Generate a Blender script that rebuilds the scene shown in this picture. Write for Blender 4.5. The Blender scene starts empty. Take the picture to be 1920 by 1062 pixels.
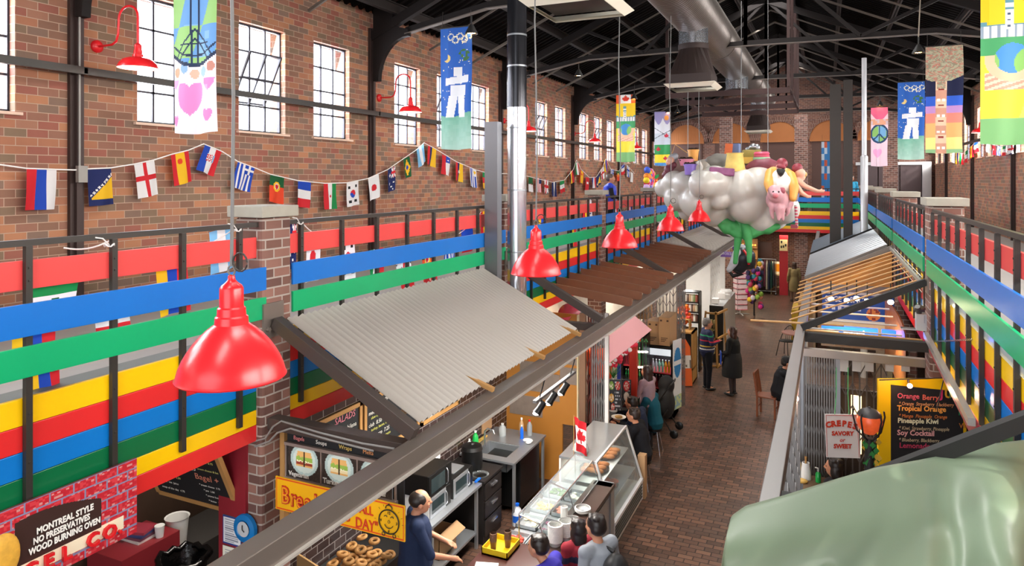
import bpy, math, random
from mathutils import Vector, Matrix
random.seed(7)
S=bpy.context.scene
# ---------------------------------------------------------------- camera
F=1290.0; VPX=1552.0; HORZ=337.0; H=5.2
TH=math.atan((VPX-960)/F); CT,ST=math.cos(TH),math.sin(TH)
cd=bpy.data.cameras.new('camera'); cam=bpy.data.objects.new('camera',cd); S.collection.objects.link(cam)
cam.location=(0,0,H); cam.rotation_euler=(math.pi/2,0,TH)
cd.sensor_width=36; cd.lens=36*F/1920; cd.shift_y=-(531-HORZ)/1920; cd.clip_end=300; cd.clip_start=0.05
S.camera=cam
# ---------------------------------------------------------------- world, daylight, exposure
W=bpy.data.worlds.new('sky'); S.world=W; W.use_nodes=True
bg=W.node_tree.nodes['Background']; bg.inputs[0].default_value=(0.93,0.96,1.0,1); bg.inputs[1].default_value=3.0
S.view_settings.view_transform='Standard'; S.view_settings.look='None'; S.view_settings.gamma=1; S.view_settings.exposure=0.5
S.view_settings.use_curve_mapping=False
def area(name,loc,size,sizey,energy,direction,color=(1,1,1),spread=180):
    l=bpy.data.lights.new(name,'AREA'); l.shape='RECTANGLE'; l.size=size; l.size_y=sizey; l.energy=energy; l.color=color
    l.spread=math.radians(spread)
    o=bpy.data.objects.new(name,l); S.collection.objects.link(o); o.location=loc
    o.rotation_euler=Vector(direction).to_track_quat('-Z','Y').to_euler(); return o
# daylight pouring through the two rows of high windows (panels of sky just outside the glass)
for k in range(-1,6):
    yc=4.81+5.33*k+2.75
    area('window_daylight',(-7.85,yc,6.7),4.6,1.7,420,(1,0,-.35),(.93,.96,1))
    area('window_daylight',(4.65,yc,6.7),4.6,1.7,620,(-1,0,-.45),(1,.97,.92))
# added overhead fill lamps along the aisle; the roof itself has no openings
for yc in (-1.5,4,9.5,15,20.5,26,31.5):
    area('overhead_fill',(-1.6,yc,10.2),1.2,3.6,170,(0,0,-1),(1,.98,.95),150)
sl=bpy.data.lights.new('sun','SUN'); sl.energy=3.0; sl.angle=math.radians(1.5); sl.color=(1,.95,.86)
so=bpy.data.objects.new('sun',sl); S.collection.objects.link(so); so.rotation_euler=Vector((-.75,.45,-.62)).to_track_quat('-Z','Y').to_euler()

# ---------------------------------------------------------------- geometry helpers
def ray(u,v):
    a=(u-960)/F; return (-ST+a*CT, CT+a*ST, -(v-HORZ)/F)
def PX(u,v,X):
    r=ray(u,v);t=X/r[0];return Vector((X,r[1]*t,H+r[2]*t))
def PY(u,v,Y):
    r=ray(u,v);t=Y/r[1];return Vector((r[0]*t,Y,H+r[2]*t))
def PZ(u,v,Z):
    r=ray(u,v);t=(Z-H)/r[2];return Vector((r[0]*t,r[1]*t,Z))
def lin(c):
    if isinstance(c,str):
        c=c.lstrip('#'); c=c if len(c)==6 else ''.join(x*2 for x in c); c=[int(c[i:i+2],16)/255 for i in (0,2,4)]
        return tuple(x/12.92 if x<=.04045 else ((x+.055)/1.055)**2.4 for x in c)
    return tuple(c)
MATS={}
def M(name,col,rough=.5,metal=0,spec=.5,var=.06,scale=6,emit=0,alpha=1,bump=0,coat=0,trans=0):
    if name in MATS: return MATS[name]
    m=bpy.data.materials.new(name); m.use_nodes=True; nt=m.node_tree; n=nt.nodes; L=nt.links
    b=n['Principled BSDF']; c=lin(col)
    tc=n.new('ShaderNodeTexCoord'); no=n.new('ShaderNodeTexNoise'); no.inputs['Scale'].default_value=scale; no.inputs['Detail'].default_value=4
    L.new(tc.outputs['Object'],no.inputs['Vector'])
    mx=n.new('ShaderNodeMix'); mx.data_type='RGBA'
    mx.inputs[6].default_value=(*[x*(1-var) for x in c],1); mx.inputs[7].default_value=(*[min(1,x*(1+var)) for x in c],1)
    L.new(no.outputs['Fac'],mx.inputs[0]); L.new(mx.outputs[2],b.inputs['Base Color'])
    b.inputs['Roughness'].default_value=rough; b.inputs['Metallic'].default_value=metal; b.inputs['Specular IOR Level'].default_value=spec
    b.inputs['Coat Weight'].default_value=coat; b.inputs['Alpha'].default_value=alpha; b.inputs['Transmission Weight'].default_value=trans
    if emit:
        b.inputs['Emission Color'].default_value=(*c,1); b.inputs['Emission Strength'].default_value=emit
    if bump:
        bp=n.new('ShaderNodeBump'); bp.inputs['Strength'].default_value=bump; bp.inputs['Distance'].default_value=.02
        L.new(no.outputs['Fac'],bp.inputs['Height']); L.new(bp.outputs[0],b.inputs['Normal'])
    MATS[name]=m; return m
def painted(name='painted',rough=.6,glow=0,trans=0):
    """one material for printed and painted surfaces: the pattern is the mesh's own colour attribute"""
    if name in MATS: return MATS[name]
    m=bpy.data.materials.new(name); m.use_nodes=True; nt=m.node_tree; b=nt.nodes['Principled BSDF']
    a=nt.nodes.new('ShaderNodeVertexColor'); a.layer_name='Col'; nt.links.new(a.outputs[0],b.inputs['Base Color'])
    b.inputs['Roughness'].default_value=rough
    if glow: nt.links.new(a.outputs[0],b.inputs['Emission Color']); b.inputs['Emission Strength'].default_value=glow
    if trans:
        t=nt.nodes.new('ShaderNodeBsdfTranslucent'); nt.links.new(a.outputs[0],t.inputs[0]); mx=nt.nodes.new('ShaderNodeMixShader'); mx.inputs[0].default_value=trans
        nt.links.new(b.outputs[0],mx.inputs[1]); nt.links.new(t.outputs[0],mx.inputs[2]); nt.links.new(mx.outputs[0],nt.nodes['Material Output'].inputs[0])
    MATS[name]=m; return m
def brickmat(name,cols,mortar,bw,bh,ms=.008,rough=.8,floor=False,squash=1):
    if name in MATS: return MATS[name]
    m=bpy.data.materials.new(name); m.use_nodes=True; nt=m.node_tree; n=nt.nodes; L=nt.links; b=n['Principled BSDF']
    g=n.new('ShaderNodeNewGeometry'); sp=n.new('ShaderNodeSeparateXYZ'); L.new(g.outputs['Position'],sp.inputs[0])
    cb=n.new('ShaderNodeCombineXYZ')
    if floor: L.new(sp.outputs[0],cb.inputs[0]); L.new(sp.outputs[1],cb.inputs[1])
    else:
        ad=n.new('ShaderNodeMath'); L.new(sp.outputs[0],ad.inputs[0]); L.new(sp.outputs[1],ad.inputs[1]); L.new(ad.outputs[0],cb.inputs[0]); L.new(sp.outputs[2],cb.inputs[1])
    t=n.new('ShaderNodeTexBrick'); t.inputs['Scale'].default_value=1; t.inputs['Brick Width'].default_value=bw; t.inputs['Row Height'].default_value=bh
    t.inputs['Mortar Size'].default_value=ms; t.inputs['Mortar Smooth'].default_value=.2; t.inputs['Color1'].default_value=(0,0,0,1); t.inputs['Color2'].default_value=(1,1,1,1)
    t.inputs['Mortar'].default_value=(.5,.5,.5,1); L.new(cb.outputs[0],t.inputs['Vector'])
    r=n.new('ShaderNodeValToRGB'); r.color_ramp.interpolation='CONSTANT' if len(cols)>2 else 'LINEAR'
    e=r.color_ramp.elements
    while len(e)<len(cols): e.new(.5)
    for i,c in enumerate(cols): e[i].position=i/len(cols); e[i].color=(*lin(c),1)
    L.new(t.outputs['Color'],r.inputs[0])
    no=n.new('ShaderNodeTexNoise'); no.inputs['Scale'].default_value=1.3; no.inputs['Detail'].default_value=6; L.new(g.outputs['Position'],no.inputs['Vector'])
    mm=n.new('ShaderNodeMix'); mm.data_type='RGBA'; mm.blend_type='MULTIPLY'; mm.inputs[0].default_value=.55
    rr=n.new('ShaderNodeValToRGB'); rr.color_ramp.elements[0].position=.3; rr.color_ramp.elements[0].color=(.55,.5,.48,1); rr.color_ramp.elements[1].position=.7; rr.color_ramp.elements[1].color=(1,1,1,1)
    L.new(no.outputs['Fac'],rr.inputs[0]); L.new(r.outputs[0],mm.inputs[6]); L.new(rr.outputs[0],mm.inputs[7])
    mx=n.new('ShaderNodeMix'); mx.data_type='RGBA'; L.new(t.outputs['Fac'],mx.inputs[0]); L.new(mm.outputs[2],mx.inputs[6]); mx.inputs[7].default_value=(*lin(mortar),1)
    L.new(mx.outputs[2],b.inputs['Base Color']); b.inputs['Roughness'].default_value=rough
    bp=n.new('ShaderNodeBump'); bp.inputs['Strength'].default_value=.4; bp.inputs['Distance'].default_value=.01; bp.invert=True
    L.new(t.outputs['Fac'],bp.inputs['Height']); L.new(bp.outputs[0],b.inputs['Normal'])
    MATS[name]=m; return m
def glassmat(name,tint=(1,1,1),rough=.02,opac=.12,base=(.8,.85,.88)):
    if name in MATS: return MATS[name]
    m=bpy.data.materials.new(name); m.use_nodes=True; nt=m.node_tree; n=nt.nodes; L=nt.links; out=n['Material Output']; b=n['Principled BSDF']
    b.inputs['Base Color'].default_value=(*base,1); b.inputs['Roughness'].default_value=rough; b.inputs['Specular IOR Level'].default_value=.9
    tr=n.new('ShaderNodeBsdfTransparent'); tr.inputs[0].default_value=(*tint,1)
    mx=n.new('ShaderNodeMixShader'); lw=n.new('ShaderNodeLayerWeight'); lw.inputs[0].default_value=.5; pw=n.new('ShaderNodeMath'); pw.operation='POWER'; pw.inputs[1].default_value=4
    L.new(lw.outputs['Facing'],pw.inputs[0]); ma=n.new('ShaderNodeMath'); ma.operation='MULTIPLY_ADD'; ma.inputs[1].default_value=.6; ma.inputs[2].default_value=opac*.04; L.new(pw.outputs[0],ma.inputs[0])
    L.new(ma.outputs[0],mx.inputs[0]); L.new(tr.outputs[0],mx.inputs[1]); L.new(b.outputs[0],mx.inputs[2]); L.new(mx.outputs[0],out.inputs[0])
    MATS[name]=m; return m

def tag(o,label,cat,group=None,kind=None):
    if label: o['label']=label
    if cat: o['category']=cat
    if group: o['group']=group
    if kind: o['kind']=kind
    return o
def T(name,label,cat,loc=(0,0,0),rz=0,group=None):
    o=bpy.data.objects.new(name,None); S.collection.objects.link(o); o.empty_display_size=.1
    o.location=loc; o.rotation_euler=(0,0,rz); return tag(o,label,cat,group)
class MB:
    def __init__(s): s.v=[];s.f=[];s.c=[];s.sm=[]
    def add(s,vs,fs,smooth=False,col=None):
        b=len(s.v); s.v+= [Vector(p) for p in vs]; s.f+=[tuple(b+i for i in f) for f in fs]; s.sm+=[smooth]*len(fs); s.c+=[col]*len(fs); return s
    def box(s,x0,y0,z0,x1,y1,z1,col=None):
        v=[(x,y,z) for z in (z0,z1) for y in (y0,y1) for x in (x0,x1)]
        return s.add(v,[(0,2,3,1),(4,5,7,6),(0,1,5,4),(2,6,7,3),(0,4,6,2),(1,3,7,5)],False,col)
    def cbox(s,c,d,rz=0,rx=0,ry=0,col=None):
        m=Matrix.Rotation(rz,3,'Z')@Matrix.Rotation(ry,3,'Y')@Matrix.Rotation(rx,3,'X'); c=Vector(c)
        v=[c+m@Vector((x*d[0]/2,y*d[1]/2,z*d[2]/2)) for z in (-1,1) for y in (-1,1) for x in (-1,1)]
        return s.add(v,[(0,2,3,1),(4,5,7,6),(0,1,5,4),(2,6,7,3),(0,4,6,2),(1,3,7,5)],False,col)
    def beam(s,p,q,w,h,up=(0,0,1),col=None):
        p,q=Vector(p),Vector(q); d=(q-p).normalized(); up=Vector(up)
        if abs(d.dot(up))>.98: up=Vector((0,1,0))
        r=d.cross(up).normalized()*w/2; u=r.cross(d).normalized()*h/2
        v=[p-r-u,p+r-u,p-r+u,p+r+u,q-r-u,q+r-u,q-r+u,q+r+u]
        return s.add(v,[(0,1,3,2),(4,6,7,5),(0,4,5,1),(2,3,7,6),(0,2,6,4),(1,5,7,3)],False,col)
    def tube(s,pts,r,n=8,cap=True,col=None):
        pts=[Vector(p) for p in pts]; rs=r if isinstance(r,(list,tuple)) else [r]*len(pts); base=None; vs=[]
        for i,p in enumerate(pts):
            d=(pts[min(i+1,len(pts)-1)]-pts[max(i-1,0)]).normalized()
            if base is None: base=d.orthogonal().normalized()
            a=(base-d*base.dot(d)); a=a.normalized() if a.length>1e-6 else d.orthogonal().normalized(); base=a; b=d.cross(a)
            vs+=[p+(a*math.cos(t)+b*math.sin(t))*rs[i] for t in [2*math.pi*k/n for k in range(n)]]
        fs=[(i*n+k,i*n+(k+1)%n,(i+1)*n+(k+1)%n,(i+1)*n+k) for i in range(len(pts)-1) for k in range(n)]
        s.add(vs,fs,True,col)
        if cap: b=len(s.v)-len(vs); s.f+=[tuple(b+k for k in reversed(range(n))),tuple(b+(len(pts)-1)*n+k for k in range(n))]; s.sm+=[False]*2; s.c+=[col]*2
        return s
    def lathe(s,prof,c=(0,0,0),n=24,axis='Z',col=None,sx=1,sy=1):
        c=Vector(c); vs=[]
        for r,z in prof:
            for k in range(n):
                t=2*math.pi*k/n; p=(r*math.cos(t)*sx,r*math.sin(t)*sy,z)
                if axis=='X': p=(p[2],p[0],p[1])
                elif axis=='Y': p=(p[0],-p[2],p[1]) if False else (p[1],p[2],p[0])
                vs.append(c+Vector(p))
        fs=[(i*n+k,i*n+(k+1)%n,(i+1)*n+(k+1)%n,(i+1)*n+k) for i in range(len(prof)-1) for k in range(n)]
        if n>=20: s.ang=38
        s.add(vs,fs,True,col); return s
    def disc(s,c,r,n=20,axis='Z',col=None):
        c=Vector(c); v=[]
        for k in range(n):
            t=2*math.pi*k/n; a,b=r*math.cos(t),r*math.sin(t)
            v.append(c+Vector((a,b,0) if axis=='Z' else (0,a,b) if axis=='X' else (a,0,b)))
        return s.add(v,[tuple(range(n))],False,col)
    def ball(s,c,r,n=16,m=10,col=None,rot=None):
        c=Vector(c); r=(r,r,r) if isinstance(r,(int,float)) else r; vs=[]
        for i in range(m+1):
            ph=math.pi*i/m
            for k in range(n):
                t=2*math.pi*k/n; p=Vector((r[0]*math.sin(ph)*math.cos(t),r[1]*math.sin(ph)*math.sin(t),-r[2]*math.cos(ph)))
                vs.append(c+(rot@p if rot else p))
        fs=[(i*n+k,i*n+(k+1)%n,(i+1)*n+(k+1)%n,(i+1)*n+k) for i in range(m) for k in range(n)]
        return s.add(vs,fs,True,col)
    def quad(s,*p,col=None): return s.add(p,[tuple(range(len(p)))],False,col)
    def slab(s,pts,n,t,col=None):
        """polygon pts given a thickness t against its normal n"""
        k=len(pts); n=Vector(n)*t; v=[Vector(p) for p in pts]+[Vector(p)-n for p in pts]
        return s.add(v,[tuple(range(k)),tuple(range(2*k-1,k-1,-1))]+[(i,(i+1)%k,k+(i+1)%k,k+i) for i in range(k)],False,col)
    def build(s,name,mat,parent=None,world=True,bevel=0,label=None,cat=None,group=None,kind=None):
        lo=Vector([min(v[i] for v in s.v) for i in range(3)]); hi=Vector([max(v[i] for v in s.v) for i in range(3)])
        o0=Vector(((lo.x+hi.x)/2,(lo.y+hi.y)/2,lo.z))
        me=bpy.data.meshes.new(name); me.from_pydata([v-o0 for v in s.v],[],s.f); me.update()
        me.polygons.foreach_set('use_smooth',s.sm)
        if any(s.sm): me.set_sharp_from_angle(angle=math.radians(getattr(s,'ang',64)))
        if any(c is not None for c in s.c):
            ca=me.color_attributes.new('Col','FLOAT_COLOR','CORNER'); buf=[]
            for p in me.polygons:
                c=s.c[p.index] or (.5,.5,.5)
                for _ in range(p.loop_total): buf+=[c[0],c[1],c[2],1]
            ca.data.foreach_set('color',buf)
        if mat: me.materials.append(mat)
        o=bpy.data.objects.new(name,me); S.collection.objects.link(o)
        if parent is not None:
            o.parent=parent
            if world: o.location=o0-wl(parent)
            else:
                q=parent; off=Vector((0,0,0))
                while q.parent: off+=q.location; q=q.parent
                o.location=o0-off
        else: o.location=o0
        if bevel:
            b=o.modifiers.new('bevel','BEVEL'); b.width=bevel; b.segments=2; b.limit_method='ANGLE'
        if label or cat or kind: tag(o,label,cat,group,kind)
        return o
def wl(o):
    p=Vector(o.location)
    while o.parent: o=o.parent; p+=o.location
    return p
def copy_tree(o,parent=None):
    c=o.copy(); S.collection.objects.link(c); c.parent=parent
    for ch in list(o.children): copy_tree(ch,c)
    return c
def paint(name,O,U,V,nu,nv,fn,parent=None,mat=None,wave=None,thick=0,back=None,world=True,**kw):
    """a cloth or board: grid from corner O along U and V (V points down), coloured by fn(u,v) -> rgb; wave(u,v) -> offset vector"""
    O,U,V=Vector(O),Vector(U),Vector(V); b=MB(); g=[]
    for j in range(nv+1):
        for i in range(nu+1):
            u,v=i/nu,j/nv; p=O+U*u+V*v
            if wave: p=p+wave(u,v)
            g.append(p)
    N=U.cross(V).normalized()
    b.v=g
    for j in range(nv):
        for i in range(nu):
            b.f.append((j*(nu+1)+i,j*(nu+1)+i+1,(j+1)*(nu+1)+i+1,(j+1)*(nu+1)+i)); b.c.append(fn((i+.5)/nu,(j+.5)/nv)); b.sm.append(bool(wave))
    if thick:
        k=back or fn(.5,.99); n=N*thick
        c=[O,O+U,O+U+V,O+V]; b.add([p+n*0.02 for p in c]+[p+n for p in c],[(0,3,2,1),(4,5,6,7)]+[(i,(i+1)%4,4+(i+1)%4,4+i) for i in range(4)][:],False,k)
    return b.build(name,mat or painted(),parent,world,**kw)
FONTMAT={}
def text(parent,s,O,U,Vup,size,col,name='lettering',ext=.002,bold=0,align='LEFT',glow=0,shear=0,squeeze=1,mat=None):
    """lettering as mesh, baseline starting at O, along U, with Vup the up direction of the letters"""
    cu=bpy.data.curves.new(name,'FONT'); cu.body=s; cu.size=size; cu.extrude=ext; cu.offset=bold; cu.align_x=align; cu.shear=shear; cu.resolution_u=2
    to=bpy.data.objects.new(name,cu); S.collection.objects.link(to)
    dg=bpy.context.evaluated_depsgraph_get(); me=bpy.data.meshes.new_from_object(to.evaluated_get(dg)); bpy.data.objects.remove(to)
    me.name=name
    U=Vector(U).normalized(); Vu=Vector(Vup).normalized(); N=U.cross(Vu).normalized(); Vu=N.cross(U)
    b=Matrix(((U.x*squeeze,Vu.x,N.x),(U.y*squeeze,Vu.y,N.y),(U.z*squeeze,Vu.z,N.z)))
    me.transform(b.to_4x4())
    k=('ink_'+str(col),glow); mt=mat or M('ink_%s_%s'%(str(col).strip('#'),glow),col,.5,emit=glow,var=.02)
    me.materials.clear(); me.materials.append(mt)
    o=bpy.data.objects.new(name,me); S.collection.objects.link(o); o.parent=parent; o.location=Vector(O)-wl(parent)
    return o
def C(h): return lin(h)
def mixc(a,b,t): return tuple(x*(1-t)+y*t for x,y in zip(a,b))
def hsh(i,j=0): 
    x=math.sin(i*127.1+j*311.7)*43758.5453; return x-math.floor(x)
def catenary(p,q,sag,n=16):
    p,q=Vector(p),Vector(q); return [p.lerp(q,t)+Vector((0,0,-4*sag*t*(1-t))) for t in [i/n for i in range(n+1)]]
# shared materials
STEEL=M('dark_brown_steel','#7d736b',.36,.4,.5,.08,3)
STRUT=M('strut_steel','#544a45',.4,.35,.5,.08,3)
RAILM=M('black_rail_paint','#3a3632',.4,.35,.5)
CHROME=M('polished_sheet_metal','#cfd2d8',.2,.9,.5,.04,3)
GALV=M('galvanised_metal','#9a9ca0',.32,.85,.5,.12,5)
STAIN=M('stainless_steel','#b4b8bc',.38,.75,.5,.05,4)
BLACK=M('black_plastic','#141414',.32,0,.5)
BLACKM=M('matt_black_paint','#191817',.6)
WHITE=M('white_plastic','#e9e9e6',.4,0,.5)
WOOD=M('light_wood','#b98a52',.5,0,.4,.2,4)
REDGLOSS=M('red_enamel','#db2127',.27,0,.5,.05,3)
# ================================================================ THE SETTING
BAY=5.33; COL0=4.81; XL=-7.44; XR=4.24; YB=35.0; DECK=3.68
WALLB=brickmat('clay_wall_brick',['#85604c','#8f6350','#a56d50','#806852','#ae7654','#965a4a','#7f6555','#9d6d56'],'#ab8f7a',.215,.088,.0045)
BACKB=brickmat('dark_brick',['#6f4b40','#7b5144','#684640','#855a4a'],'#8f7a6c',.2,.075,.008)
PILB=brickmat('pillar_brick',['#7a5549','#8a6256','#6b4a42','#94695c'],'#a79a90',.2,.085,.008)
PAVE=brickmat('floor_pavers',['#5f463a','#6d5041','#523e34','#755747','#5a463c','#674d40'],'#241d19',.21,.105,.008,rough=.32,floor=True)
def wall_side(x0,x1,nm,inward):
    b=MB(); y0,y1=-8.0,YB+.3; z0,z1,z2,z3=0,5.88,7.42,8.35
    b.box(x0,y0,z0,x1,y1,z1); b.box(x0,y0,z2,x1,y1,z3)
    ys=[y0]
    for k in range(-2,6):
        for off in (1.2,2.75,4.28):
            c=COL0+BAY*k+off
            if c-.45>y0 and c+.45<YB-.2: ys+=[c-.45,c+.45]
    ys.append(y1)
    for i in range(0,len(ys),2): b.box(x0,ys[i],z1,x1,ys[i+1],z2)
    b.build(nm,WALLB,kind='structure'); return [(ys[i]+ys[i+1])/2 for i in range(1,len(ys)-1,2)]
wys=wall_side(XL-.3,XL,'wall_left',1)
wall_side(XR,XR+.3,'wall_right',-1)
FRAMEM=M('window_steel','#3a3840',.5,.3)
PANE=glassmat('window_glass',(.97,.98,1),.02,.5)
REVEAL=M('pale_window_reveal','#d8b9a4',.7)
wn=0
def window(x,y,side,opened):
    global wn; wn+=1
    r=bpy.data.objects.new('window_%d'%wn,None); S.collection.objects.link(r); r.location=(x,y,5.88); tag(r,None,None,None,'structure')
    b=MB(); w,h=.9,1.54
    for yy in (-.45,.43): b.box(-.025,yy,0,.025,yy+.02,h)
    for zz in (0,h-.03): b.box(-.025,-.45,zz,.025,.45,zz+.03)
    for yy in (-.15,.15): b.box(-.014,yy-.013,.02,.014,yy+.013,h)
    for k in range(1,4): b.box(-.014,-.45,h*k/4-.012,.014,.45,h*k/4+.012)
    b.build('window_frame',FRAMEM,r,False)
    g=MB(); g.box(-.004,-.45,0,.004,.45,h); g.build('pane',PANE,r,False)
    s=MB(); s.box(-.16,-.5,-.03,.17,.5,0) ; s.build('window_sill',REVEAL,r,False)
    if opened:
        s=MB(); t=math.radians(26)*side; ct,st=math.cos(t),math.sin(t)
        for k in range(5):
            yy=-.3+.6*k/4
            if k in(0,2,4): s.beam((st*.40,yy,.78+ct*.38),(-st*.40+0.02,yy,.78-ct*.38),.026,.026)
        for k in (-1,0,1): s.beam((-st*.4*k+.01,-.3,.78-ct*.38*k),(-st*.4*k+.01,.3,.78-ct*.38*k),.026,.026)
        s.build('open_sash',FRAMEM,r,False)
for i,y in enumerate(wys):
    if y<2.5: 
        continue
    window(XL-.12,y,1,i%3==1); 
    if y>12: window(XR+.12,y,-1,i%3==1)
# steel wall columns, conduit rail across the windows
tn=0
def trim(b,mat):
    global tn; tn+=1; return b.build('trim_%d'%tn,mat,kind='structure')
WCOL=M('brown_column_paint','#3a2a26',.5,.2)
for k in range(-1,6):
    y=COL0+BAY*k
    for xx,sg in ((XL,1),(XR,-1)):
        b=MB(); b.box(min(xx,xx+sg*.05),y-.075,DECK,max(xx,xx+sg*.05),y+.075,7.9); b.box(min(xx+sg*.05,xx+sg*.09),y-.03,DECK,max(xx+sg*.05,xx+sg*.09),y+.03,7.9); trim(b,WCOL)
CABM=M('pale_conduit','#8b8781',.5,.4)
b=MB(); b.tube([(XL+.12,COL0-.02,8.2),(XL+.12,COL0-.02,5.35)],.012); b.box(XL+.1,COL0-.05,5.17,XL+.15,COL0+.05,5.35); trim(b,CABM)
b=MB(); b.box(XL+.14,-3,6.33,XL+.2,YB,6.41); b.box(XL+.02,-3,6.35,XL+.05,YB,6.38)
for k in range(-1,6):
    b.box(XL+.0,COL0+BAY*k-.02,6.34,XL+.2,COL0+BAY*k+.02,6.4)
trim(b,RAILM)
b=MB(); b.box(XR-.2,-3,6.33,XR-.14,YB,6.41); trim(b,RAILM)
# ceiling: corrugated deck on two slopes
CEIL=M('charcoal_roof_deck','#120f0e',.85,.0,.08)
b=MB(); zr,ze,xm=10.7,8.05,-1.6
for side,xe in ((-1,XL-.3),(1,XR+.3)):
    y=-8.0; p=[]
    while y<YB+.4:
        p+=[(y,0),(y+.07,0),(y+.1,.05),(y+.17,.05)]; y+=.2
    vs=[];fs=[]
    for yy,dz in p: vs+=[(xm,yy,zr+dz),(xe,yy,ze+dz)]
    for i in range(len(p)-1): fs.append((2*i,2*i+1,2*i+3,2*i+2))
    b.add(vs,fs)
    b.slab([(xm,-8,zr+.12),(xe,-8,ze+.12),(xe,YB+.4,ze+.12),(xm,YB+.4,zr+.12)],(0,0,1),.03)
b.build('ceiling',CEIL,kind='structure')
PURL=M('warm_grey_purlin','#2e2826',.65,.0,.2)
for side in (-1,1):
    for t in (.12,.32,.52,.72,.9):
        x=xm+side*t*5.84; z=zr-t*(zr-ze)-.13
        b=MB(); b.box(x-.05,-8,z-.09,x+.05,YB,z-.07); b.box(x-.01,-8,z-.09,x+.01,YB,z+.09); b.box(x-.05,-8,z+.07,x+.05,YB,z+.09); trim(b,PURL)
PALEROD=M('pale_lit_rod','#6a6158',.6,.2)  # pale tone stands for light caught along these rafters
k=0
y=COL0-BAY
while y<YB-.5:
    for side in (-1,1):
        b=MB(); b.beam((xm,y+BAY/3,zr-.28),(xm+side*5.7,y+BAY/3,ze-.24),.025,.04); 
        trim(b,PALEROD)
        b=MB(); b.beam((xm,y+2*BAY/3,zr-.28),(xm+side*5.7,y+2*BAY/3,ze-.24),.035,.05); trim(b,PALEROD)
    y+=BAY
# trusses
TRM=M('truss_paint','#1b1615',.65,.0,.2); TRL=M('truss_flange','#625a54',.5,.4)
for k in range(-1,6):
    y=COL0+BAY*k
    t=T('roof_truss','dark steel roof truss with curved brackets, '+['above and behind the viewpoint','over the nearest left banner','holding the blue figure banner on the left','above the second red gooseneck lamp','holding the flag and parliament banner','holding the mountain banner','closest to the arched end wall'][k+1],'roof truss',(xm,y,ze-.5),0,'roof trusses across the hall')
    ch=[(XL+.75,y,7.74),(-5.1,y,8.02),(xm,y,8.06),(1.9,y,8.02),(XR-.75,y,7.74)]
    b=MB(); fl=MB()
    for a,c in zip(ch,ch[1:]):
        b.beam(Vector(a)+Vector((0,0,.06)),Vector(c)+Vector((0,0,.06)),.03,.11); fl.beam(a,c,.11,.016)
    b.build('bottom_chord',TRM,t); fl.build('chord_flange',TRL,t)
    b=MB()
    for s in (-1,1): b.beam((xm,y,zr-.4),(xm+s*5.8,y,ze-.3),.12,.16)
    b.build('top_chord',TRM,t)
    b=MB()
    for s in (-1,1):
        for x0,x1 in ((5.0,3.6),(2.2,3.6),(2.2,.0),(.0,.0)):
            zt=zr-.4-(zr-.1-ze)*x1/5.84 if True else 0
            b.beam((xm+s*x0,y,8.08),(xm+s*x1,y,zr-.4-x1/5.8*(zr-ze-.1)),.07,.07)
    b.build('web',TRM,t)
    for s,xx in ((1,XL),(-1,XR)):
        b=MB(); prof=[(0,0)]
        pts=[(xx+s*.09,6.95)]
        for i in range(9):
            a=math.pi/2*i/8; pts.append((xx+s*(.2+.62*(1-math.cos(a))),6.95+.75*math.sin(a)))
        pts+=[(xx+s*.82,7.82),(xx+s*.5,7.9),(xx+s*.5,8.2),(xx+s*.09,8.25)]
        b.slab([(p[0],y-.05,p[1]) for p in pts],(0,-1,0),.1); b.build('bracket',TRM,t)
# floor and balcony decks
b=MB(); b.box(XL,-8,-.2,XR,YB,0); b.build('floor',PAVE,kind='structure')
DK=M('grey_concrete_deck','#a7a49f',.6)
for n_,x0,x1 in (('floor_balcony_left',XL,-4.56),('floor_balcony_right',1.27,XR)):
    b=MB(); b.box(x0,-8,DECK-.28,x1,YB,DECK); b.build(n_,DK,kind='structure')
b=MB(); b.box(-4.56,32.15,DECK-.28,1.27,YB,DECK); b.build('floor_balcony_back',DK,kind='structure')
# back wall with brick arches and board infill
b=MB(); b.box(XL-.3,YB,0,XR+.3,YB+.3,6.1); b.box(XL-.3,YB,6.1,XR+.3,YB+.3,12); b.build('wall_back',BACKB,kind='structure')
INF=M('arch_boards','#b0703f',.55,0,.4,.12,2); RINGM=brickmat('arch_soldier_brick',['#7d5446','#6d483d'],'#9a8676',.1,.2,.008)
for x in (-6.44,-4.28,-2.07,.1,2.1):
    tn+=1; r=bpy.data.objects.new('trim_%d'%tn,None); S.collection.objects.link(r); r.location=(x,YB,6.0); tag(r,None,None,None,'structure')
    R=.87
    pts=[(x-R,YB-.06,7.05)]+[(x-R*math.cos(math.pi*i/20),YB-.06,7.07+R*math.sin(math.pi*i/20)) for i in range(21)]+[(x+R,YB-.06,7.05)]
    b=MB(); b.slab(pts,(0,-1,0),.05); 
    for i in range(int(2*R/.09)): b.box(x-R+.02+i*.09,YB-.075,7.07,x-R+.025+i*.09,YB-.055,7.07+math.sqrt(max(0,R*R-(R-.02-i*.09)**2)))
    b.build('infill',INF,r)
    b=MB()
    for i in range(24):
        a0,a1=math.pi*i/24+.006,math.pi*(i+1)/24-.006
        p=[(x-q*math.cos(a),YB-.1,7.07+q*math.sin(a)) for q,a in ((R,a0),(R,a1),(R+.24,a1),(R+.24,a0))]
        b.slab(p,(0,-1,0),.1)
    b.build('arch_ring',RINGM,r)
    b=MB(); b.box(x-R,YB-.12,6.98,x+R,YB,7.07); b.build('sill',INF,r)
    b=MB(); b.box(x-R+.1,YB-.03,DECK,x+R-.1,YB-.01,6.98); b.build('recess',M('recess_dark','#5a4038',.8),r)
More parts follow.
